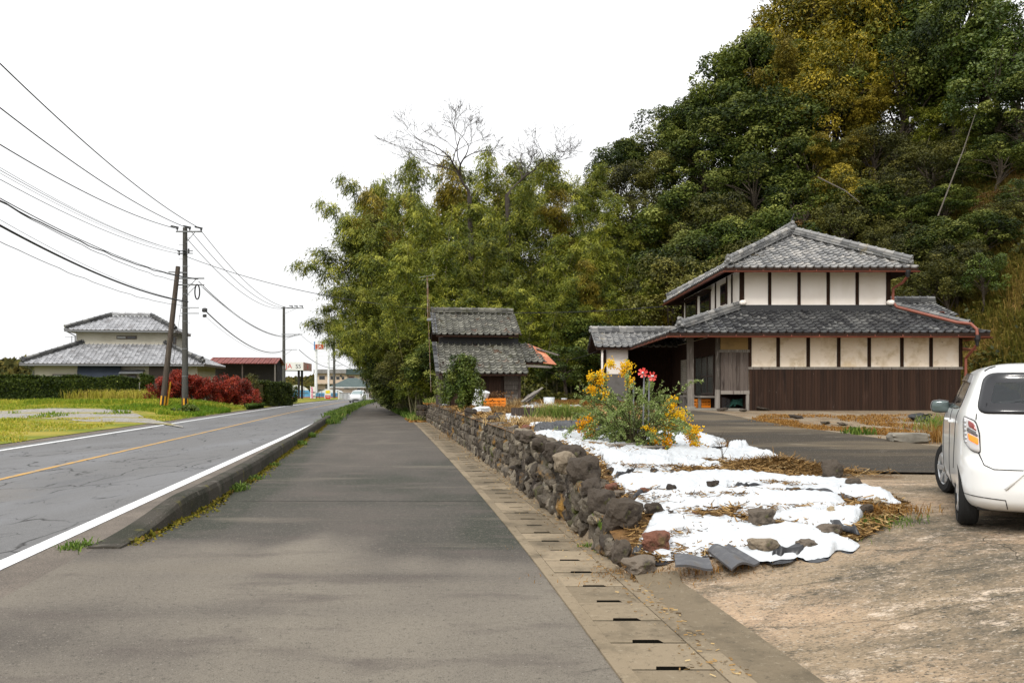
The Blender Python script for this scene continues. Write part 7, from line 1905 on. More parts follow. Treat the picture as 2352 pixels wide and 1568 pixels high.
def panel(name, parent, x0, x1, y0, y1, Y, d, mat):
    b = MB(); b.box(wx(x0, Y), wx(x1, Y), Y, Y + d, zz(y1, Y), zz(y0, Y)); return b.build(name, mat, parent)


def fwin(parent, x0, x1, y0, y1, Y, mat=None):
    w_ = panel('window', parent, x0, x1, y0, y1, Y - .05, .1, m_steel); panel('pane', w_, x0 + .6, x1 - .6, y0 + .6, y1 - .6, Y - .08, .03, mat or m_glassd); return w_


Yb = 205.0
t = thing('office_building', 'old two storey beige office with stained grey and green roof bands at the bend', 'building', (wx(780, Yb), Yb, -.8), world=True)
panel('upper_wall', t, 725, 872, 856, 879.5, Yb, 10, m_pinkw); panel('lower_wall', t, 724, 872, 881, 920, Yb + .6, 9, m_gray_b); panel('grey_roof_band', t, 720.5, 795, 848, 857, Yb - .8, 11, m_gray_b); panel('floor_ledge', t, 722, 800, 878, 881.5, Yb - .9, 2, m_pinkw)
b = MB()
for k in range(5): b.box(wx(795, Yb), wx(874, Yb), Yb - .9 + .12 * k, Yb + 10, zz(860 - k * 2.6, Yb), zz(857.6 - k * 2.6, Yb))
b.build('green_roof', m_greenr, t)
for x0, x1, y0, y1 in ((733, 746, 863, 871.5), (758.5, 766, 863.5, 871.5), (772, 780, 864.5, 871.5), (785, 790.5, 864.5, 871.5)): fwin(t, x0, x1, y0, y1, Yb)
fwin(t, 801, 814, 864.5, 869, Yb, M('maroon_blind', (.12, .03, .035), .7, .2)); panel('pale_shutter', t, 825, 831.5, 865, 874, Yb - .1, .1, m_palew); panel('ac_unit', t, 780.5, 784, 861, 864.5, Yb - .6, .6, m_signk); panel('drainpipe', t, 798.5, 799.3, 860, 880, Yb - .2, .1, m_signk)
panel('shutter', t, 730, 747, 880.2, 893.5, Yb + .5, .1, m_pinkw)
for x in (723.5, 752.5): panel('pillar', t, x, x + 2.2, 878, 920, Yb - .8, .5, m_palew)
Yb2 = 172.0
t = thing('hip_roofed_house', 'low cream building with dark green hip roof before the office', 'building', (wx(808, Yb2), Yb2, -.4), world=True)
panel('wall', t, 757, 857, 889, 915, Yb2, 9, m_pinkw)
A, B = Vector((wx(754.5, Yb2), Yb2 - .8, zz(889, Yb2))), Vector((wx(861, Yb2), Yb2 - .8, zz(889, Yb2))); zc = zz(868.6, Yb2 + 4) + .1
C, D = Vector((wx(818, Yb2 + 4), Yb2 + 4.5, zc)), Vector((wx(799, Yb2 + 4), Yb2 + 4.5, zc)); A2, B2 = A + Vector((0, 10.6, 0)), B + Vector((0, 10.6, 0))
b = MB(); b.quad(A, B, C, D); b.quad(B2, A2, D, C); n0 = len(b.v); b.v += [tuple(p) for p in (B, B2, C, A2, A, D)]; b.face((n0, n0 + 1, n0 + 2)); b.face((n0 + 3, n0 + 4, n0 + 5)); b.build('roof', m_greenr, t)
panel('fascia', t, 754.5, 861, 888.6, 890.2, Yb2 - .82, 10.6, m_palew); fwin(t, 820.5, 827, 891.5, 897, Yb2); fwin(t, 846, 851, 891, 903, Yb2); fwin(t, 852.5, 858, 891, 903, Yb2); panel('sign_plate', t, 790.5, 802, 890.5, 892.8, Yb2 - .1, .08, m_greenr); panel('porch_fence', t, 846, 860, 904, 912, Yb2 - .6, .1, m_grey_wood)
Yb3 = 160.0
t = thing('white_annex', 'white walled building with dark roof at the right end of the bend', 'building', (wx(885, Yb3), Yb3 + 8, -.3), world=True)
panel('wall', t, 871, 912, 891, 915, Yb3 + 8, 6, m_palew); b = MB(); Yq = Yb3 + 7.5; b.prism([(wx(840, Yq), Yq, zz(890.5, Yq)), (wx(915, Yq), Yq, zz(890.5, Yq)), (wx(915, Yq), Yq + 5, zz(877, Yq)), (wx(840, Yq), Yq + 5, zz(877, Yq))], (0, 0, -.15)); b.build('roof', m_greenr, t)
t = thing('board_fence', 'low brown board fence before the white walled building', 'fence', (wx(878, 150), 150, -.2), world=True)
b = MB()
for k in range(14): b.tone = R.random(); x = wx(867, 150) + k * .125; b.box(x, x + .115, 150, 150.04, -.4, .95)
b.build('boards', m_board, t)
# greenhouses
m_vinyl = M('white_vinyl', (.78, .8, .82), .4, .4); m_bluev = M('blue_vinyl', (.10, .30, .52), .4, .4, layers=[((.18, .42, .6), 1.2, .5, .65, 4, U3)]); m_redv = M('red_skirt', (.36, .03, .04), .6, .3)


def tunnel(x0, x1, ytop, Y, L, rz, label, skew=0):
    a, c = wx(x0, Y), wx(x1, Y); r_ = (c - a) / 2; h_ = zz(ytop, Y) + .15
    t = thing('greenhouse', label, 'greenhouse', ((a + c) / 2, Y, -.15), rz=rad(rz), group='vinyl greenhouses at the bend')
    arc = [(-r_ * math.cos(k * math.pi / 16), h_ * math.sin(k * math.pi / 16) ** .8) for k in range(17)]
    m = MB(); m.grid([[(x, v, z) for x, z in arc[2:15]] for v in np.linspace(-.1, L, 6)]); m.build('roof_film', m_vinyl, t)
    m = MB()
    for s_ in (arc[:3], arc[14:]): m.grid([[(x, v, z) for x, z in s_] for v in np.linspace(0, L, 6)])
    m.build('side_film', m_bluev, t)
    m = MB(); zc_ = h_ * .62; m.prism([(x, 0, min(z, zc_)) for x, z in arc], (0, .03, 0)); m.build('end_film', m_bluev, t); m = MB(); m.prism([(x, .01, z) for x, z in arc if z > zc_ * .99], (0, .03, 0)); m.build('upper_end_film', m_vinyl, t)
    m = MB(); m.box(-r_ - .02, r_ + .02, -.05, .02, 0, .42); m.box(r_ - .0, r_ + .05, 0, L, 0, .42); m.box(-r_ - .05, -r_, 0, L, 0, .42); m.build('skirt', m_redv, t)
    m = MB()
    for x in (-r_ * .5, 0, r_ * .5): m.bar((x, -.05, 0), (x, -.05, h_ * .85), .06, .06)
    m.bar((-r_ * .8, -.05, h_ * .45), (r_ * .8, -.05, h_ * .45), .05, .05); m.build('frame', m_steel, t)
    return t


tunnel(648, 714, 883, 150, 20, 14, 'nearer vinyl greenhouse with blue end wall behind the shrub and mirror'); tunnel(722, 792, 893.5, 158, 16, 10, 'second vinyl greenhouse behind the advertising boards')
# boards and banners before the greenhouses
m_pink = M('pink_print', (.65, .10, .25), .6, .3); m_yel = M('yellow_print', (.75, .58, .03), .6, .3)
c = P(718, 919, 140); t = thing('banner', 'tall white banner with vertical pink lettering by the greenhouses', 'banner', (c.x, c.y, -.15), world=True)
panel('cloth', t, 713, 724.5, 888, 917, 140, .04, m_sign)
for k in range(6): panel('lettering_mark', t, 714.3 + (k % 2) * .8, 718 + (k % 3) * .6, 889 + k * 4.4, 891.8 + k * 4.4, 139.96, .03, m_pink)
for y in (901, 910): writing('lettering', '00', m_signk, t, (wx(721.5, 140) - c.x, -.06, zz(y, 140) + .15), .42)
for x in (713, 724.5): panel('post', t, x - .4, x + .4, 886, 921, 140.03, .05, m_whitepost)
c = P(752, 919, 140); t = thing('price_board', 'white board with yellow square and red price panel by the greenhouses', 'sign', (c.x, c.y, -.15), world=True)
panel('board', t, 746, 759.5, 893.5, 918, 140, .05, m_sign); panel('yellow_square', t, 748, 757.5, 896.5, 903, 139.96, .03, m_yel); panel('red_panel', t, 747.2, 758.8, 907, 916.5, 139.96, .03, m_signr)
writing('lettering', '162', m_sign, t, (0 + wx(753, 140) - c.x, -.08, zz(910.3, 140) + .15), .52, sx=.8)
for x in (746, 759.3): panel('post', t, x - .4, x + .4, 893, 921, 140.05, .05, m_whitepost)
c = P(730, 920, 136); t = thing('sign_stand', 'dark folding stand between banner and price board', 'stand', (c.x, c.y, -.15), world=True)
b = MB(); b.bar((c.x - .3, 136, -.1), (c.x - .1, 136.2, 1.0), .06, .06); b.bar((c.x + .35, 136, -.1), (c.x + .15, 136.2, 1.0), .06, .06); b.bar((c.x - .2, 136.1, .5), (c.x + .3, 136.1, .5), .05, .05); b.build('frame', m_signk, t)
c = P(667, 898, 95); t = thing('traffic_mirror', 'small round roadside mirror on a post at the end of the dark hedge', 'mirror', (c.x, c.y, 0), world=True)
b = MB(); b.lathe([(.0, .06), (.36, .03), (.42, 0), (.40, -.05), (.05, -.1)], 20, (c.x, c.y, 1.36), axis=(.2, -1, 0)); b.build('mirror', M('mirror_glass', (.75, .77, .8), .15, .5, metal=.6), t)
b = MB(); b.tube([(c.x, c.y + .1, -.1), (c.x, c.y + .1, 1.35)], .05, 8); b.build('post', m_steel, t)
c = P(865.5, 914, 132); t = thing('blue_road_sign', 'small blue road sign on a white pole beyond the oncoming car', 'sign', (c.x, c.y, 0), world=True)
panel('plate', t, 862.5, 868.7, 886.8, 892.5, 132, .03, M('sign_blue_plate', (.03, .20, .55), .5, .3)); b = MB(); b.tube([(c.x, 132.06, -.1), (c.x, 132.06, zz(884, 132))], .05, 8); b.build('pole', m_whitepost, t)
# bridge railing at the bend
t = thing('bridge_railing', 'white and dark concrete railing on the outer side of the bend', 'railing', (wx(782, 138), 138, 0), world=True)
x0, x1 = wx(780, 138), wx(847, 138)
b = MB(); b.box(x0, x1, 138, 138.2, .95, 1.12); b.build('rail', m_gray_b, t); b = MB(); b.box(x0, x1, 138.12, 138.2, .1, .95); b.build('backing', m_dkwall, t)
n_ = 22
for k in range(n_): x = x0 + (x1 - x0) * (k + .5) / n_; b = MB(); b.box(x - .055, x + .055, 138.02, 138.11, .05, .95); b.build('baluster', m_whitepost, t)
b = MB(); b.box(x0 - .25, x0, 137.95, 138.25, 0, 1.3); b.build('end_post', m_palew, t)
# far hills and woods
m_farw = M('far_wood', (.07, .075, .03), 1, 0, tone=((.03, .038, .018), (.06, .062, .022), (.12, .095, .025), (.09, .11, .03)))
gg = np.random.default_rng(90)


def far_wood(name, label, ridge_pts, Y, d, n, ll, mat=None):
    xs = [wx(x, Y) for x, y in ridge_pts]; hs = [zz(y, Y) for x, y in ridge_pts]
    X = gg.uniform(xs[0], xs[-1], n); v = gg.random(n); H = np.interp(X, xs, hs)
    nz_ = np.array([noise.noise(Vector((a * 8 / (xs[-1] - xs[0]) * 3, b_ * 4, Y))) for a, b_ in zip(X, v)])
    Z = H * v ** .8 * (1 + .12 * nz_); Yv = Y + d * v + gg.normal(0, 1, n)
    Pn = np.stack([X, Yv, Z], 1); Nn = unit(np.array([0, -.7, .6]) + gg.normal(size=(n, 3)) * .6); D = rdir(n, gg); D = unit(D - (D * Nn).sum(1, keepdims=True) * Nn)
    V, F = leaf_cards(Pn, D, Nn, ll, ll * .8); o = np_mesh(name, V, F, mat or m_farw, tone=np.clip(.4 + .5 * nz_ + gg.normal(0, .15, n), 0, 1)); return tag(o, label, 'wood', kind='stuff')


far_wood('far_wood', 'distant wooded hill behind the left end of the hedge', [(-260, 850), (-150, 830), (-60, 822), (0, 820), (40, 816), (90, 808), (110, 806), (130, 815), (160, 835), (200, 860), (260, 880)], 260, 30, 16000, 2.4)
far_wood('far_wood', 'distant low wood behind greenhouses and mirror', [(560, 880), (640, 872), (680, 870), (700, 862), (716, 858), (722, 872), (760, 882)], 240, 20, 6000, 1.8)
far_wood('far_wood', 'pale wood line far behind the road bend', [(250, 884), (420, 878), (560, 876), (680, 876), (900, 880), (1000, 882)], 420, 20, 9000, 3)
c = Vector((wx(596, 150), 150, 0)); t = thing('young_tree', 'thin pale young tree behind the barn roof', 'tree', c)
for n_, me in bare_parts(40, 7.2, spread=.5, depth=6, mat=m_barkl, r0=.08): link(n_, me, t)
n = 500; Pn = np.stack([gg.normal(0, .8, n), gg.normal(0, .8, n), gg.uniform(3.5, 7, n)], 1); Nn = rdir(n, gg); D = rdir(n, gg); V, F = leaf_cards(Pn, D, Nn, .22, .14); np_mesh('leaves', V, F, m_leaf_bam, t, tone=gg.uniform(.6, 1, n))
# ================================================================ cars
m_car = M('car_white', (.80, .80, .78), .28, .5, coat=.6, back=(.03, .03, .032)); m_silv = M('car_silver', (.62, .63, .63), .3, .5, coat=.5, back=(.03, .03, .03))
m_carglass = M('car_glass', (.03, .035, .038), .04, .6, alpha=.55); m_frit = M('glass_border', (.012, .012, .014), .12, .5)
m_trim = M('black_trim', (.012, .012, .013), .45, .4); m_tyre = M('tyre', (.018, .018, .018), .85, .2, bump=(40, .3, .004)); m_rim = M('alloy', (.55, .56, .57), .3, .6, metal=.7)
m_seat = M('seat_cloth', (.05, .055, .06), .9, .1); m_lampc = M('lamp_clear', (.55, .53, .52), .12, .6, coat=1); m_lampr = M('lamp_red', (.25, .025, .02), .15, .6, coat=1); m_lampo = M('lamp_lit_amber', (.8, .16, .02), .3, .5, emit=((1, .20, .012), 1.1)); m_lamps = M('lamp_smoke', (.09, .075, .075), .12, .6, coat=1)
m_plate = M('plate', (.7, .7, .68), .5, .3); m_visor = M('smoked_visor', (.05, .042, .036), .15, .5)


def rpoly(pts, r, n=5):
    out = []; N = len(pts)
    for i in range(N):
        p, a, c = Vector(pts[i]), Vector(pts[i - 1]), Vector(pts[(i + 1) % N])
        d0, d1 = (a - p), (c - p); k0, k1 = min(r, d0.length * .48), min(r, d1.length * .48)
        p0, p1 = p + d0.normalized() * k0, p + d1.normalized() * k1
        for j in range(n + 1):
            t = j / n; out.append((p0 * (1 - t) ** 2 + p * 2 * t * (1 - t) + p1 * t * t))
    # extra points on long edges
    res = []
    for a, c in zip(out, out[1:] + out[:1]):
        k = max(1, int((c - a).length / .05))
        for j in range(k): res.append(a.lerp(c, j / k))
    return res


def inpoly(p, poly):
    c = False; j = len(poly) - 1
    for i in range(len(poly)):
        if (poly[i].y > p[1]) != (poly[j].y > p[1]) and p[0] < (poly[j].x - poly[i].x) * (p[1] - poly[i].y) / (poly[j].y - poly[i].y) + poly[i].x: c = not c
        j = i
    return c


def shell(zr, nz=64, nt=150, npow=6.6):
    """car body: plan outlines stacked by height. zr rows: z, y_rear, y_front, half width"""
    Z = [r[0] for r in zr]
    def mono(col):
        xs = np.array(Z); ys = np.array([r[col] for r in zr]); dl = np.diff(ys) / np.diff(xs); m = np.zeros(len(xs)); m[0], m[-1] = dl[0], dl[-1]
        for i in range(1, len(xs) - 1): m[i] = 0 if dl[i - 1] * dl[i] <= 0 else 2 * dl[i - 1] * dl[i] / (dl[i - 1] + dl[i])
        def f(v):
            i = min(max(int(np.searchsorted(xs, v)) - 1, 0), len(xs) - 2); h = xs[i + 1] - xs[i]; t = (v - xs[i]) / h
            return (1 + 2 * t) * (1 - t) ** 2 * ys[i] + t * (1 - t) ** 2 * h * m[i] + t * t * (3 - 2 * t) * ys[i + 1] + t * t * (t - 1) * h * m[i + 1]
        return f
    fr, ff, fw = mono(1), mono(2), mono(3)
    zs = []
    for a, c in zip(Z[:-1], Z[1:]):
        k = max(2, int(round((c - a) / .022)));  zs += [a + (c - a) * j / k for j in range(k)]
    zs.append(Z[-1])
    rows = []
    for z in zs:
        yr, yf, w = fr(z), ff(z), fw(z); a = (yf - yr) / 2; cy = (yf + yr) / 2
        th = np.linspace(0, 2 * np.pi, 1601)[:-1]; p = npow
        x = w * np.sign(np.cos(th)) * np.abs(np.cos(th)) ** (2 / p); y = cy + a * np.sign(np.sin(th)) * np.abs(np.sin(th)) ** (2 / (p * 1.35))
        d = np.concatenate([[0], np.cumsum(np.hypot(np.diff(np.append(x, x[0])), np.diff(np.append(y, y[0]))))])
        s = np.linspace(0, d[-1], nt + 1)[:-1]
        rows.append([(float(u), float(v), z) for u, v in zip(np.interp(s, d, np.append(x, x[0])), np.interp(s, d, np.append(y, y[0])))])
    m = MB(); n0 = 0
    for r in rows: m.v += r
    for i in range(len(rows) - 1):
        for k in range(nt):
            a = i * nt + k; b = i * nt + (k + 1) % nt; m.face((a, b, b + nt, a + nt))
    m.face(tuple(range(nt))[::-1]); e = (len(rows) - 1) * nt; m.face(tuple(e + k for k in range(nt)))
    return m


def ray(bvh, axis, s, t):
    if axis == 'rear': o, d = Vector((s, -2, t)), Vector((0, 1, 0))
    elif axis == 'front': o, d = Vector((s, 8, t)), Vector((0, -1, 0))
    elif axis == 'left': o, d = Vector((-3, s, t)), Vector((1, 0, 0))
    elif axis == 'right': o, d = Vector((3, s, t)), Vector((-1, 0, 0))
    else: d = Vector((math.sin(rad(32)), math.cos(rad(32)), 0)); sd = Vector((d.y, -d.x, 0)); o = sd * s + Vector((0, 0, t)) - d * 4   # seen from the rear left quarter
    if axis == 'rq': d = Vector((-math.sin(rad(32)), math.cos(rad(32)), 0)); sd = Vector((d.y, -d.x, 0)); o = -sd * s * 1 + Vector((0, 0, t)) - d * 4
    h = bvh.ray_cast(o, d)
    if h[0] is None: h = bvh.find_nearest(o + d * 3)
    return h[0], (h[1] if h[1].dot(d) < 0 else -h[1])


def patch(name, bvh, axis, poly, off, mat, parent, inner=None, rings=5, thick=True):
    m = MB(); c = sum((Vector(p) for p in poly), Vector((0, 0))) / len(poly); rows = []
    for k in range(rings + 1):
        t = k / rings; row = []
        for i, p in enumerate(poly):
            q = (Vector(p).lerp(inner[i], t) if inner else Vector(p).lerp(c, t * .999))
            h, n = ray(bvh, axis, q.x, q.y); row.append(h + n * off)
        row.append(row[0]); rows.append(row)
    if thick:
        row = []
        for p in poly:
            h, n = ray(bvh, axis, p[0], p[1]); row.append(h - n * .004)
        row.append(row[0]); rows.insert(0, row)
    m.grid(rows); return m.build(name, mat, parent, smooth=True)


def inset(poly, d):
    out = []; N = len(poly); ar = sum(poly[i].x * poly[(i + 1) % N].y - poly[(i + 1) % N].x * poly[i].y for i in range(N)); sg = 1 if ar > 0 else -1
    for i in range(N):
        t = (poly[(i + 1) % N] - poly[i - 1]).normalized(); out.append(poly[i] + Vector((-t.y, t.x)) * d * sg)
    return out


def wheel(parent, x, y, r, w, side, steer=0, spokes=6):
    t = bpy.data.objects.new('wheel', None); COL.objects.link(t); t.parent = parent; t.location = (x, y, r); t.rotation_euler = (0, 0, steer); t.empty_display_size = .1
    m = MB(); m.lathe([(r * .66, -w / 2 + .005), (r * .9, -w / 2), (r * .985, -w / 2 + .02), (r, -w / 4), (r * .994, -w / 4 + .004), (r * .994, -.012), (r, -.008), (r, .008), (r * .994, .012), (r * .994, w / 4 - .004), (r, w / 4), (r * .985, w / 2 - .02), (r * .9, w / 2), (r * .66, w / 2 - .005)], 48, axis=(1, 0, 0), cap=False); m.build('tyre', m_tyre, t, smooth=False)
    m = MB(); o = side * w / 2
    m.lathe([(r * .66, -side * 0 + o - side * .012), (r * .62, o - side * .02), (r * .60, o - side * .06)], 36, axis=(1, 0, 0), cap=False)
    for k in range(spokes):
        a = 2 * math.pi * k / spokes; d = Vector((0, math.cos(a), math.sin(a)))
        m.bar(Vector((o - side * .035, 0, 0)) + d * r * .1, Vector((o - side * .02, 0, 0)) + d * r * .63, .055, .03, up=(side, 0, 0))
    m.lathe([(r * .17, o - side * .045), (r * .15, o - side * .012), (.0, o - side * .008)], 16, axis=(1, 0, 0)); m.build('rim', m_rim, t)
    m = MB(); m.lathe([(.01, o - side * .07), (r * .6, o - side * .075)], 24, axis=(1, 0, 0)); m.build('brake_dust_disc', m_trim, t)
    return t


def arches(me_obj, ys, r, hw):
    cuts = []
    for y in ys:
        for s in (-1, 1):
            b = MB(); b.lathe([(r, -.26), (r, .26)], 40, (s * (hw - .12), y, r * .83), axis=(1, 0, 0)); c = b.build('cut', m_trim); cuts.append(c)
            md = me_obj.modifiers.new('b', 'BOOLEAN'); md.object = c; md.operation = 'DIFFERENCE'; md.solver = 'EXACT'
    dg = bpy.context.evaluated_depsgraph_get(); me = bpy.data.meshes.new_from_object(me_obj.evaluated_get(dg)); me_obj.modifiers.clear()
    old = me_obj.data; me_obj.data = me; bpy.data.meshes.remove(old)
    for c in cuts: m_ = c.data; bpy.data.objects.remove(c); bpy.data.meshes.remove(m_)


def open_faces(ob, tests):
    bm = bmesh.new(); bm.from_mesh(ob.data); kill = []
    for f in bm.faces:
        c = f.calc_center_median(); n = f.normal
        for axis, poly in tests:
            if axis == 'rear' and n.y < -.2 and c.y < 1 and inpoly((c.x, c.z), poly): kill.append(f); break
            if axis == 'front' and n.y > .2 and c.y > 1.2 and inpoly((c.x, c.z), poly): kill.append(f); break
            if axis == 'left' and n.x < -.4 and inpoly((c.y, c.z), poly): kill.append(f); break
            if axis == 'right' and n.x > .4 and inpoly((c.y, c.z), poly): kill.append(f); break
    bmesh.ops.delete(bm, geom=kill, context='FACES'); bm.to_mesh(ob.data); bm.free()


# --- white hatchback on the concrete, cut by the frame's edge
CARZ = .405
car = thing('hatchback_car', 'white hatchback with lit amber indicator parked on the concrete yard', 'car', (4.26, 6.56, CARZ), rz=rad(-24))
rows = [(.17, .16, 3.22, .63), (.20, .075, 3.30, .68), (.26, .02, 3.37, .715), (.36, .0, 3.395, .733), (.50, .0, 3.39, .7385), (.57, .022, 3.37, .7385), (.60, .045, 3.36, .738), (.70, .058, 3.32, .737), (.80, .07, 3.22, .735), (.86, .08, 3.02, .731), (.92, .092, 2.75, .722), (.965, .105, 2.56, .708),
        (1.0, .125, 2.46, .693), (1.1, .178, 2.30, .662), (1.2, .232, 2.14, .632), (1.3, .285, 1.98, .600), (1.36, .30, 1.88, .578), (1.40, .30, 1.80, .555), (1.43, .315, 1.72, .525), (1.455, .36, 1.62, .475), (1.475, .47, 1.5, .40), (1.487, .66, 1.4, .30), (1.492, .85, 1.3, .18)]
cz = lambda z: z if z < 1.0 else 1.0 + (z - 1.0) * .76
rows = [(cz(r_[0]),) + r_[1:] for r_ in rows]
m = shell(rows); body = m.build('body', [m_car, m_trim], car, smooth=True)
bvh = BVHTree.FromPolygons([Vector(v) for v in m.v], m.f)
arches(body, (.53, 2.985), .318, .735)
V2 = lambda *a: [Vector(p) for p in a]
rw = rpoly(V2((-.615, .95), (.615, .95), (.535, cz(1.375)), (-.535, cz(1.375))), .09)
ls = rpoly(V2((.62, .985), (1.42, .965), (1.42, cz(1.345)), (.93, cz(1.345)), (.72, cz(1.26))), .07); lf = rpoly(V2((1.50, .965), (2.42, .965), (1.92, cz(1.345)), (1.50, cz(1.345))), .05)
ws = rpoly(V2((-.60, .985), (.60, .985), (.52, cz(1.37)), (-.52, cz(1.37))), .08)
open_faces(body, [('rear', inset(rw, .045)), ('left', inset(ls, .045)), ('right', inset(ls, .045)), ('left', inset(lf, .045)), ('right', inset(lf, .045)), ('front', inset(ws, .045))])
rwi = inset(rw, .085); g_ = patch('rear_window', bvh, 'rear', rwi, .004, m_carglass, car, rings=6, thick=False); patch('border', bvh, 'rear', rw, .005, m_frit, g_, inner=rwi, rings=3)
for ax in ('left', 'right'):
    for pl in (ls, lf):
        i_ = inset(pl, .05); g_ = patch('side_window', bvh, ax, i_, .004, m_carglass, car, thick=False); patch('border', bvh, ax, pl, .005, m_frit, g_, inner=i_, rings=3)
i_ = inset(ws, .06); g_ = patch('windscreen', bvh, 'front', i_, .004, m_carglass, car, thick=False); patch('border', bvh, 'front', ws, .005, m_frit, g_, inner=i_, rings=3)
for ax in ('left',):
    vz = rpoly(V2((.70, cz(1.26)), (1.42, cz(1.285)), (1.92, cz(1.29)), (1.86, cz(1.375)), (1.40, cz(1.375)), (.92, cz(1.365))), .03); patch('window_visor', bvh, ax, vz, .022, m_visor, car, rings=2)
# tail lamps: housing, LED row, red top, lit amber, smoky middle
for ax, nm in (('q', 'tail_lamp'), ('rq', 'tail_lamp')):
    sg = 1 if ax == 'q' else -1
    c0 = -.62
    hp = rpoly(V2((c0 - .115, .925), (c0 + .015, .89), (c0 + .05, .80), (c0 + .07, .635), (c0 - .005, .655), (c0 - .095, .735)), .03)
    tl = patch(nm, bvh, ax, hp, .012, m_lampc, car); 
    for nm2, pp, mt, of in (('rim_seal', None, m_trim, .009), ('stop_lens', V2((c0 - .04, .895), (c0 + .012, .87), (c0 + .04, .81), (c0 - .035, .845)), m_lampr, .016), ('smoked_lens', V2((c0 - .045, .84), (c0 + .042, .80), (c0 + .05, .765), (c0 - .045, .80)), m_lamps, .016), ('indicator', V2((c0 - .04, .79), (c0 + .052, .755), (c0 + .056, .70), (c0 - .02, .735)), m_lampo, .017)):
        if pp is None:
            patch(nm2, bvh, ax, [p + (p - Vector((c0 - .02, .78))).normalized() * .008 for p in hp], .008, m_trim, tl)
        else: patch(nm2, bvh, ax, rpoly(pp, .012, 3), of, mt, tl, rings=3)
    for k in range(6):
        cc = Vector((c0 - .082 + .004 * k, .885 - k * .033)); patch('led', bvh, ax, rpoly(V2((cc.x - .012, cc.y - .011), (cc.x + .012, cc.y - .011), (cc.x + .012, cc.y + .011), (cc.x - .012, cc.y + .011)), .008, 3), .017, m_rim, tl, rings=1)


def seam(pts, ax, parent=car, r=.0045, name='panel_gap'):
    b = MB(); P3 = []
    for a, c in zip(pts[:-1], pts[1:]):
        k = max(2, int(math.dist(a, c) / .03))
        for j in range(k): P3.append((a[0] + (c[0] - a[0]) * j / k, a[1] + (c[1] - a[1]) * j / k))
    P3.append(pts[-1]); b.tube([(lambda h: h[0] + h[1] * .0005)(ray(bvh, ax, *p)) for p in P3], r, 5); return b.build(name, m_trim, parent)


seam([(-.60, .64), (-.565, .545), (-.50, .515), (.50, .515), (.565, .545), (.60, .64)], 'rear', name='tailgate_gap'); seam([(-.61, .95), (-.615, .90)], 'rear', name='tailgate_gap')
seam([(-.735, .30), (-.55, .285), (-.42, .275), (-.40, .2)], 'rear', name='bumper_gap'); seam([(.40, .2), (.42, .275), (.55, .285), (.735, .30)], 'rear', name='bumper_gap')
for ax in ('left', 'right'):
    seam([(.86, .45), (.72, .75), (.66, .98)], ax, name='door_gap'); seam([(1.46, .25), (1.46, .96)], ax, name='door_gap'); seam([(2.55, .25), (2.52, .96)], ax, name='door_gap'); seam([(.95, .25), (2.5, .25)], ax, name='door_gap')
    for y in (.98, 1.60):
        h, n = ray(bvh, ax, y, .86); b = MB(); b.tube([h + n * .005 + Vector((0, -.09, 0)), h + n * .035 + Vector((0, -.06, 0)), h + n * .035 + Vector((0, .06, 0)), h + n * .005 + Vector((0, .09, 0))], .013, 6); b.build('door_handle', m_car, car, smooth=True)
for s in (-1, 1):
    wheel(car, s * .655, .53, .275, .155, s); wheel(car, s * .655, 2.985, .275, .155, s, steer=rad(16))
    b = MB(); b.rock((s * .785, 2.16, .975), (.10, .055, .075), 2, boxy=.55, rough=.0, sub=3); mr = b.build('mirror', m_car, car, smooth=True)
    b = MB(); b.rock((s * .785, 2.135, .975), (.099, .035, .074), 2, boxy=.58, rough=.0, sub=3); b.build('mirror_rim', m_trim, mr, smooth=True)
    b = MB(); b.rock((s * .785, 2.118, .975), (.092, .022, .066), 2, boxy=.6, rough=.0, sub=3); b.build('mirror_glass', m_glassd if s > 0 else M('mirror_face', (.10, .13, .125), .05, .6, metal=.3), mr, smooth=True)
    b = MB(); b.rock((s * .70, 2.17, .96), (.06, .05, .05), 2, boxy=.3, rough=0, sub=2); b.build('mirror_foot', m_trim, mr, smooth=True)
    b = MB(); b.rock((s * .40, .40, .25), (.11, .2, .08), 2, boxy=.5, rough=0); 
b = MB(); b.box(-.6, .6, .2, 3.1, .17, .22); b.box(-.45, .45, .12, .25, .19, .27); b.tube([(-.3, .1, .23), (-.3, .5, .23)], .025, 8); b.build('underbody', m_trim, car)
b = MB(); b.box(-.60, .60, .5, 2.6, .30, .34); b.box(-.66, .66, .62, .66, .4, .93); b.build('cabin_floor', m_seat, car)
for x in (-.34, .34):
    b = MB(); b.rock((x, .80, .72), (.27, .09, .32), 3, boxy=.6, rough=.0, sub=3); b.rock((x, .80, 1.06), (.125, .06, .10), 3, boxy=.45, rough=0, sub=3); b.tube([(x - .06, .8, 1.0), (x - .06, .8, 1.03)], .008, 6); b.tube([(x + .06, .8, 1.0), (x + .06, .8, 1.03)], .008, 6); b.build('rear_seat', m_seat, car, smooth=True)
    b = MB(); b.rock((x, 1.62, .75), (.25, .1, .36), 3, boxy=.6, rough=.0, sub=3); b.rock((x, 1.58, 1.10), (.125, .06, .10), 3, boxy=.45, rough=0, sub=3); b.build('front_seat', m_seat, car, smooth=True)
b = MB(); b.box(-.62, .62, 2.2, 2.5, .6, .98); b.build('dashboard', m_seat, car)
b = MB(); b.lathe([(.17, -.015), (.17, .015)], 20, (.34, 2.1, .92), axis=(0, -1, .4)); b.build('steering_wheel', m_seat, car)
b = MB(); b.box(-.165, .165, -.012, .0, .62, .785); b.build('number_plate', m_plate, car)
seam([(-.53, cz(1.395)), (-.50, cz(1.42)), (-.455, cz(1.44))], 'rear', name='roof_gap', r=.009)
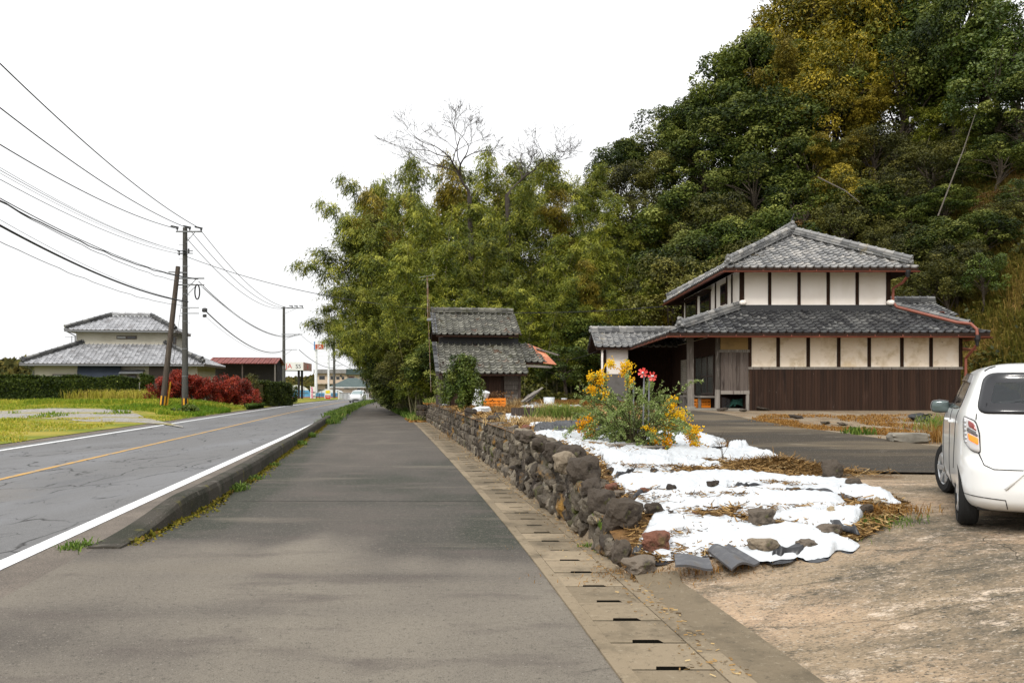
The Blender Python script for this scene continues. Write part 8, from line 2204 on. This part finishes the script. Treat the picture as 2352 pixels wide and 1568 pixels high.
b = MB(); h, n = ray(bvh, 'rear', -.40, .36); b.tube([h + Vector((-.02, -.0, 0)), h + Vector((.12, -.012, .16))], .012, 6); b.build('bumper_crease', m_car, car, smooth=True)

# --- silver white car coming out of the bend
oc = thing('oncoming_car', 'small pale hatchback driving toward us out of the bend', 'car', ((820.6 - CX) / FPX * 105, 107.0, .01), rz=rad(180 + 3))
rows2 = [(.17, .16, 4.1, .70), (.24, .05, 4.24, .80), (.36, .0, 4.30, .84), (.6, .02, 4.28, .85), (.72, .06, 4.2, .85), (.82, .1, 4.05, .84), (.9, .14, 3.8, .83), (.98, .18, 3.35, .81), (1.05, .24, 3.1, .785), (1.2, .36, 2.75, .73), (1.35, .5, 2.4, .66), (1.43, .64, 2.15, .58), (1.475, .9, 1.9, .45), (1.49, 1.2, 1.7, .25)]
m = shell(rows2, nt=100); ob = m.build('body', m_silv, oc, smooth=True); bv2 = BVHTree.FromPolygons([Vector(v) for v in m.v], m.f)
arches(ob, (.85, 3.4), .34, .84)
patch('windscreen', bv2, 'front', rpoly(V2((-.70, 1.0), (.70, 1.0), (.58, 1.40), (-.58, 1.40)), .08), .006, M('sky_lit_glass', (.16, .22, .22), .06, .8), oc)
patch('rear_window', bv2, 'rear', rpoly(V2((-.6, 1.0), (.6, 1.0), (.52, 1.38), (-.52, 1.38)), .08), .006, m_glassd, oc)
for ax in ('left', 'right'): patch('side_window', bv2, ax, rpoly(V2((.6, 1.03), (3.0, 1.0), (2.3, 1.40), (1.0, 1.38)), .08), .006, m_glassd, oc)
for s in (-1, 1):
    patch('headlamp', bv2, 'front', rpoly(V2((s * .50, .74), (s * .80, .80), (s * .80, .66), (s * .52, .66)), .03), .01, m_lampc, oc, rings=2)
    wheel(oc, s * .76, .85, .31, .18, s); wheel(oc, s * .76, 3.4, .31, .18, s)
    b = MB(); b.rock((s * .95, 2.9, 1.02), (.11, .07, .08), 2, boxy=.5, rough=0); b.build('mirror', m_silv, oc, smooth=True)
patch('grille', bv2, 'front', rpoly(V2((-.62, .30), (.62, .30), (.62, .42), (-.62, .42)), .04), .008, m_trim, oc, rings=2)
b = MB(); b.box(-.165, .165, 4.31, 4.33, .46, .62); b.build('number_plate', m_plate, oc)
b = MB(); b.box(-.7, .7, .3, 4.0, .2, .3); b.build('underbody', m_trim, oc)
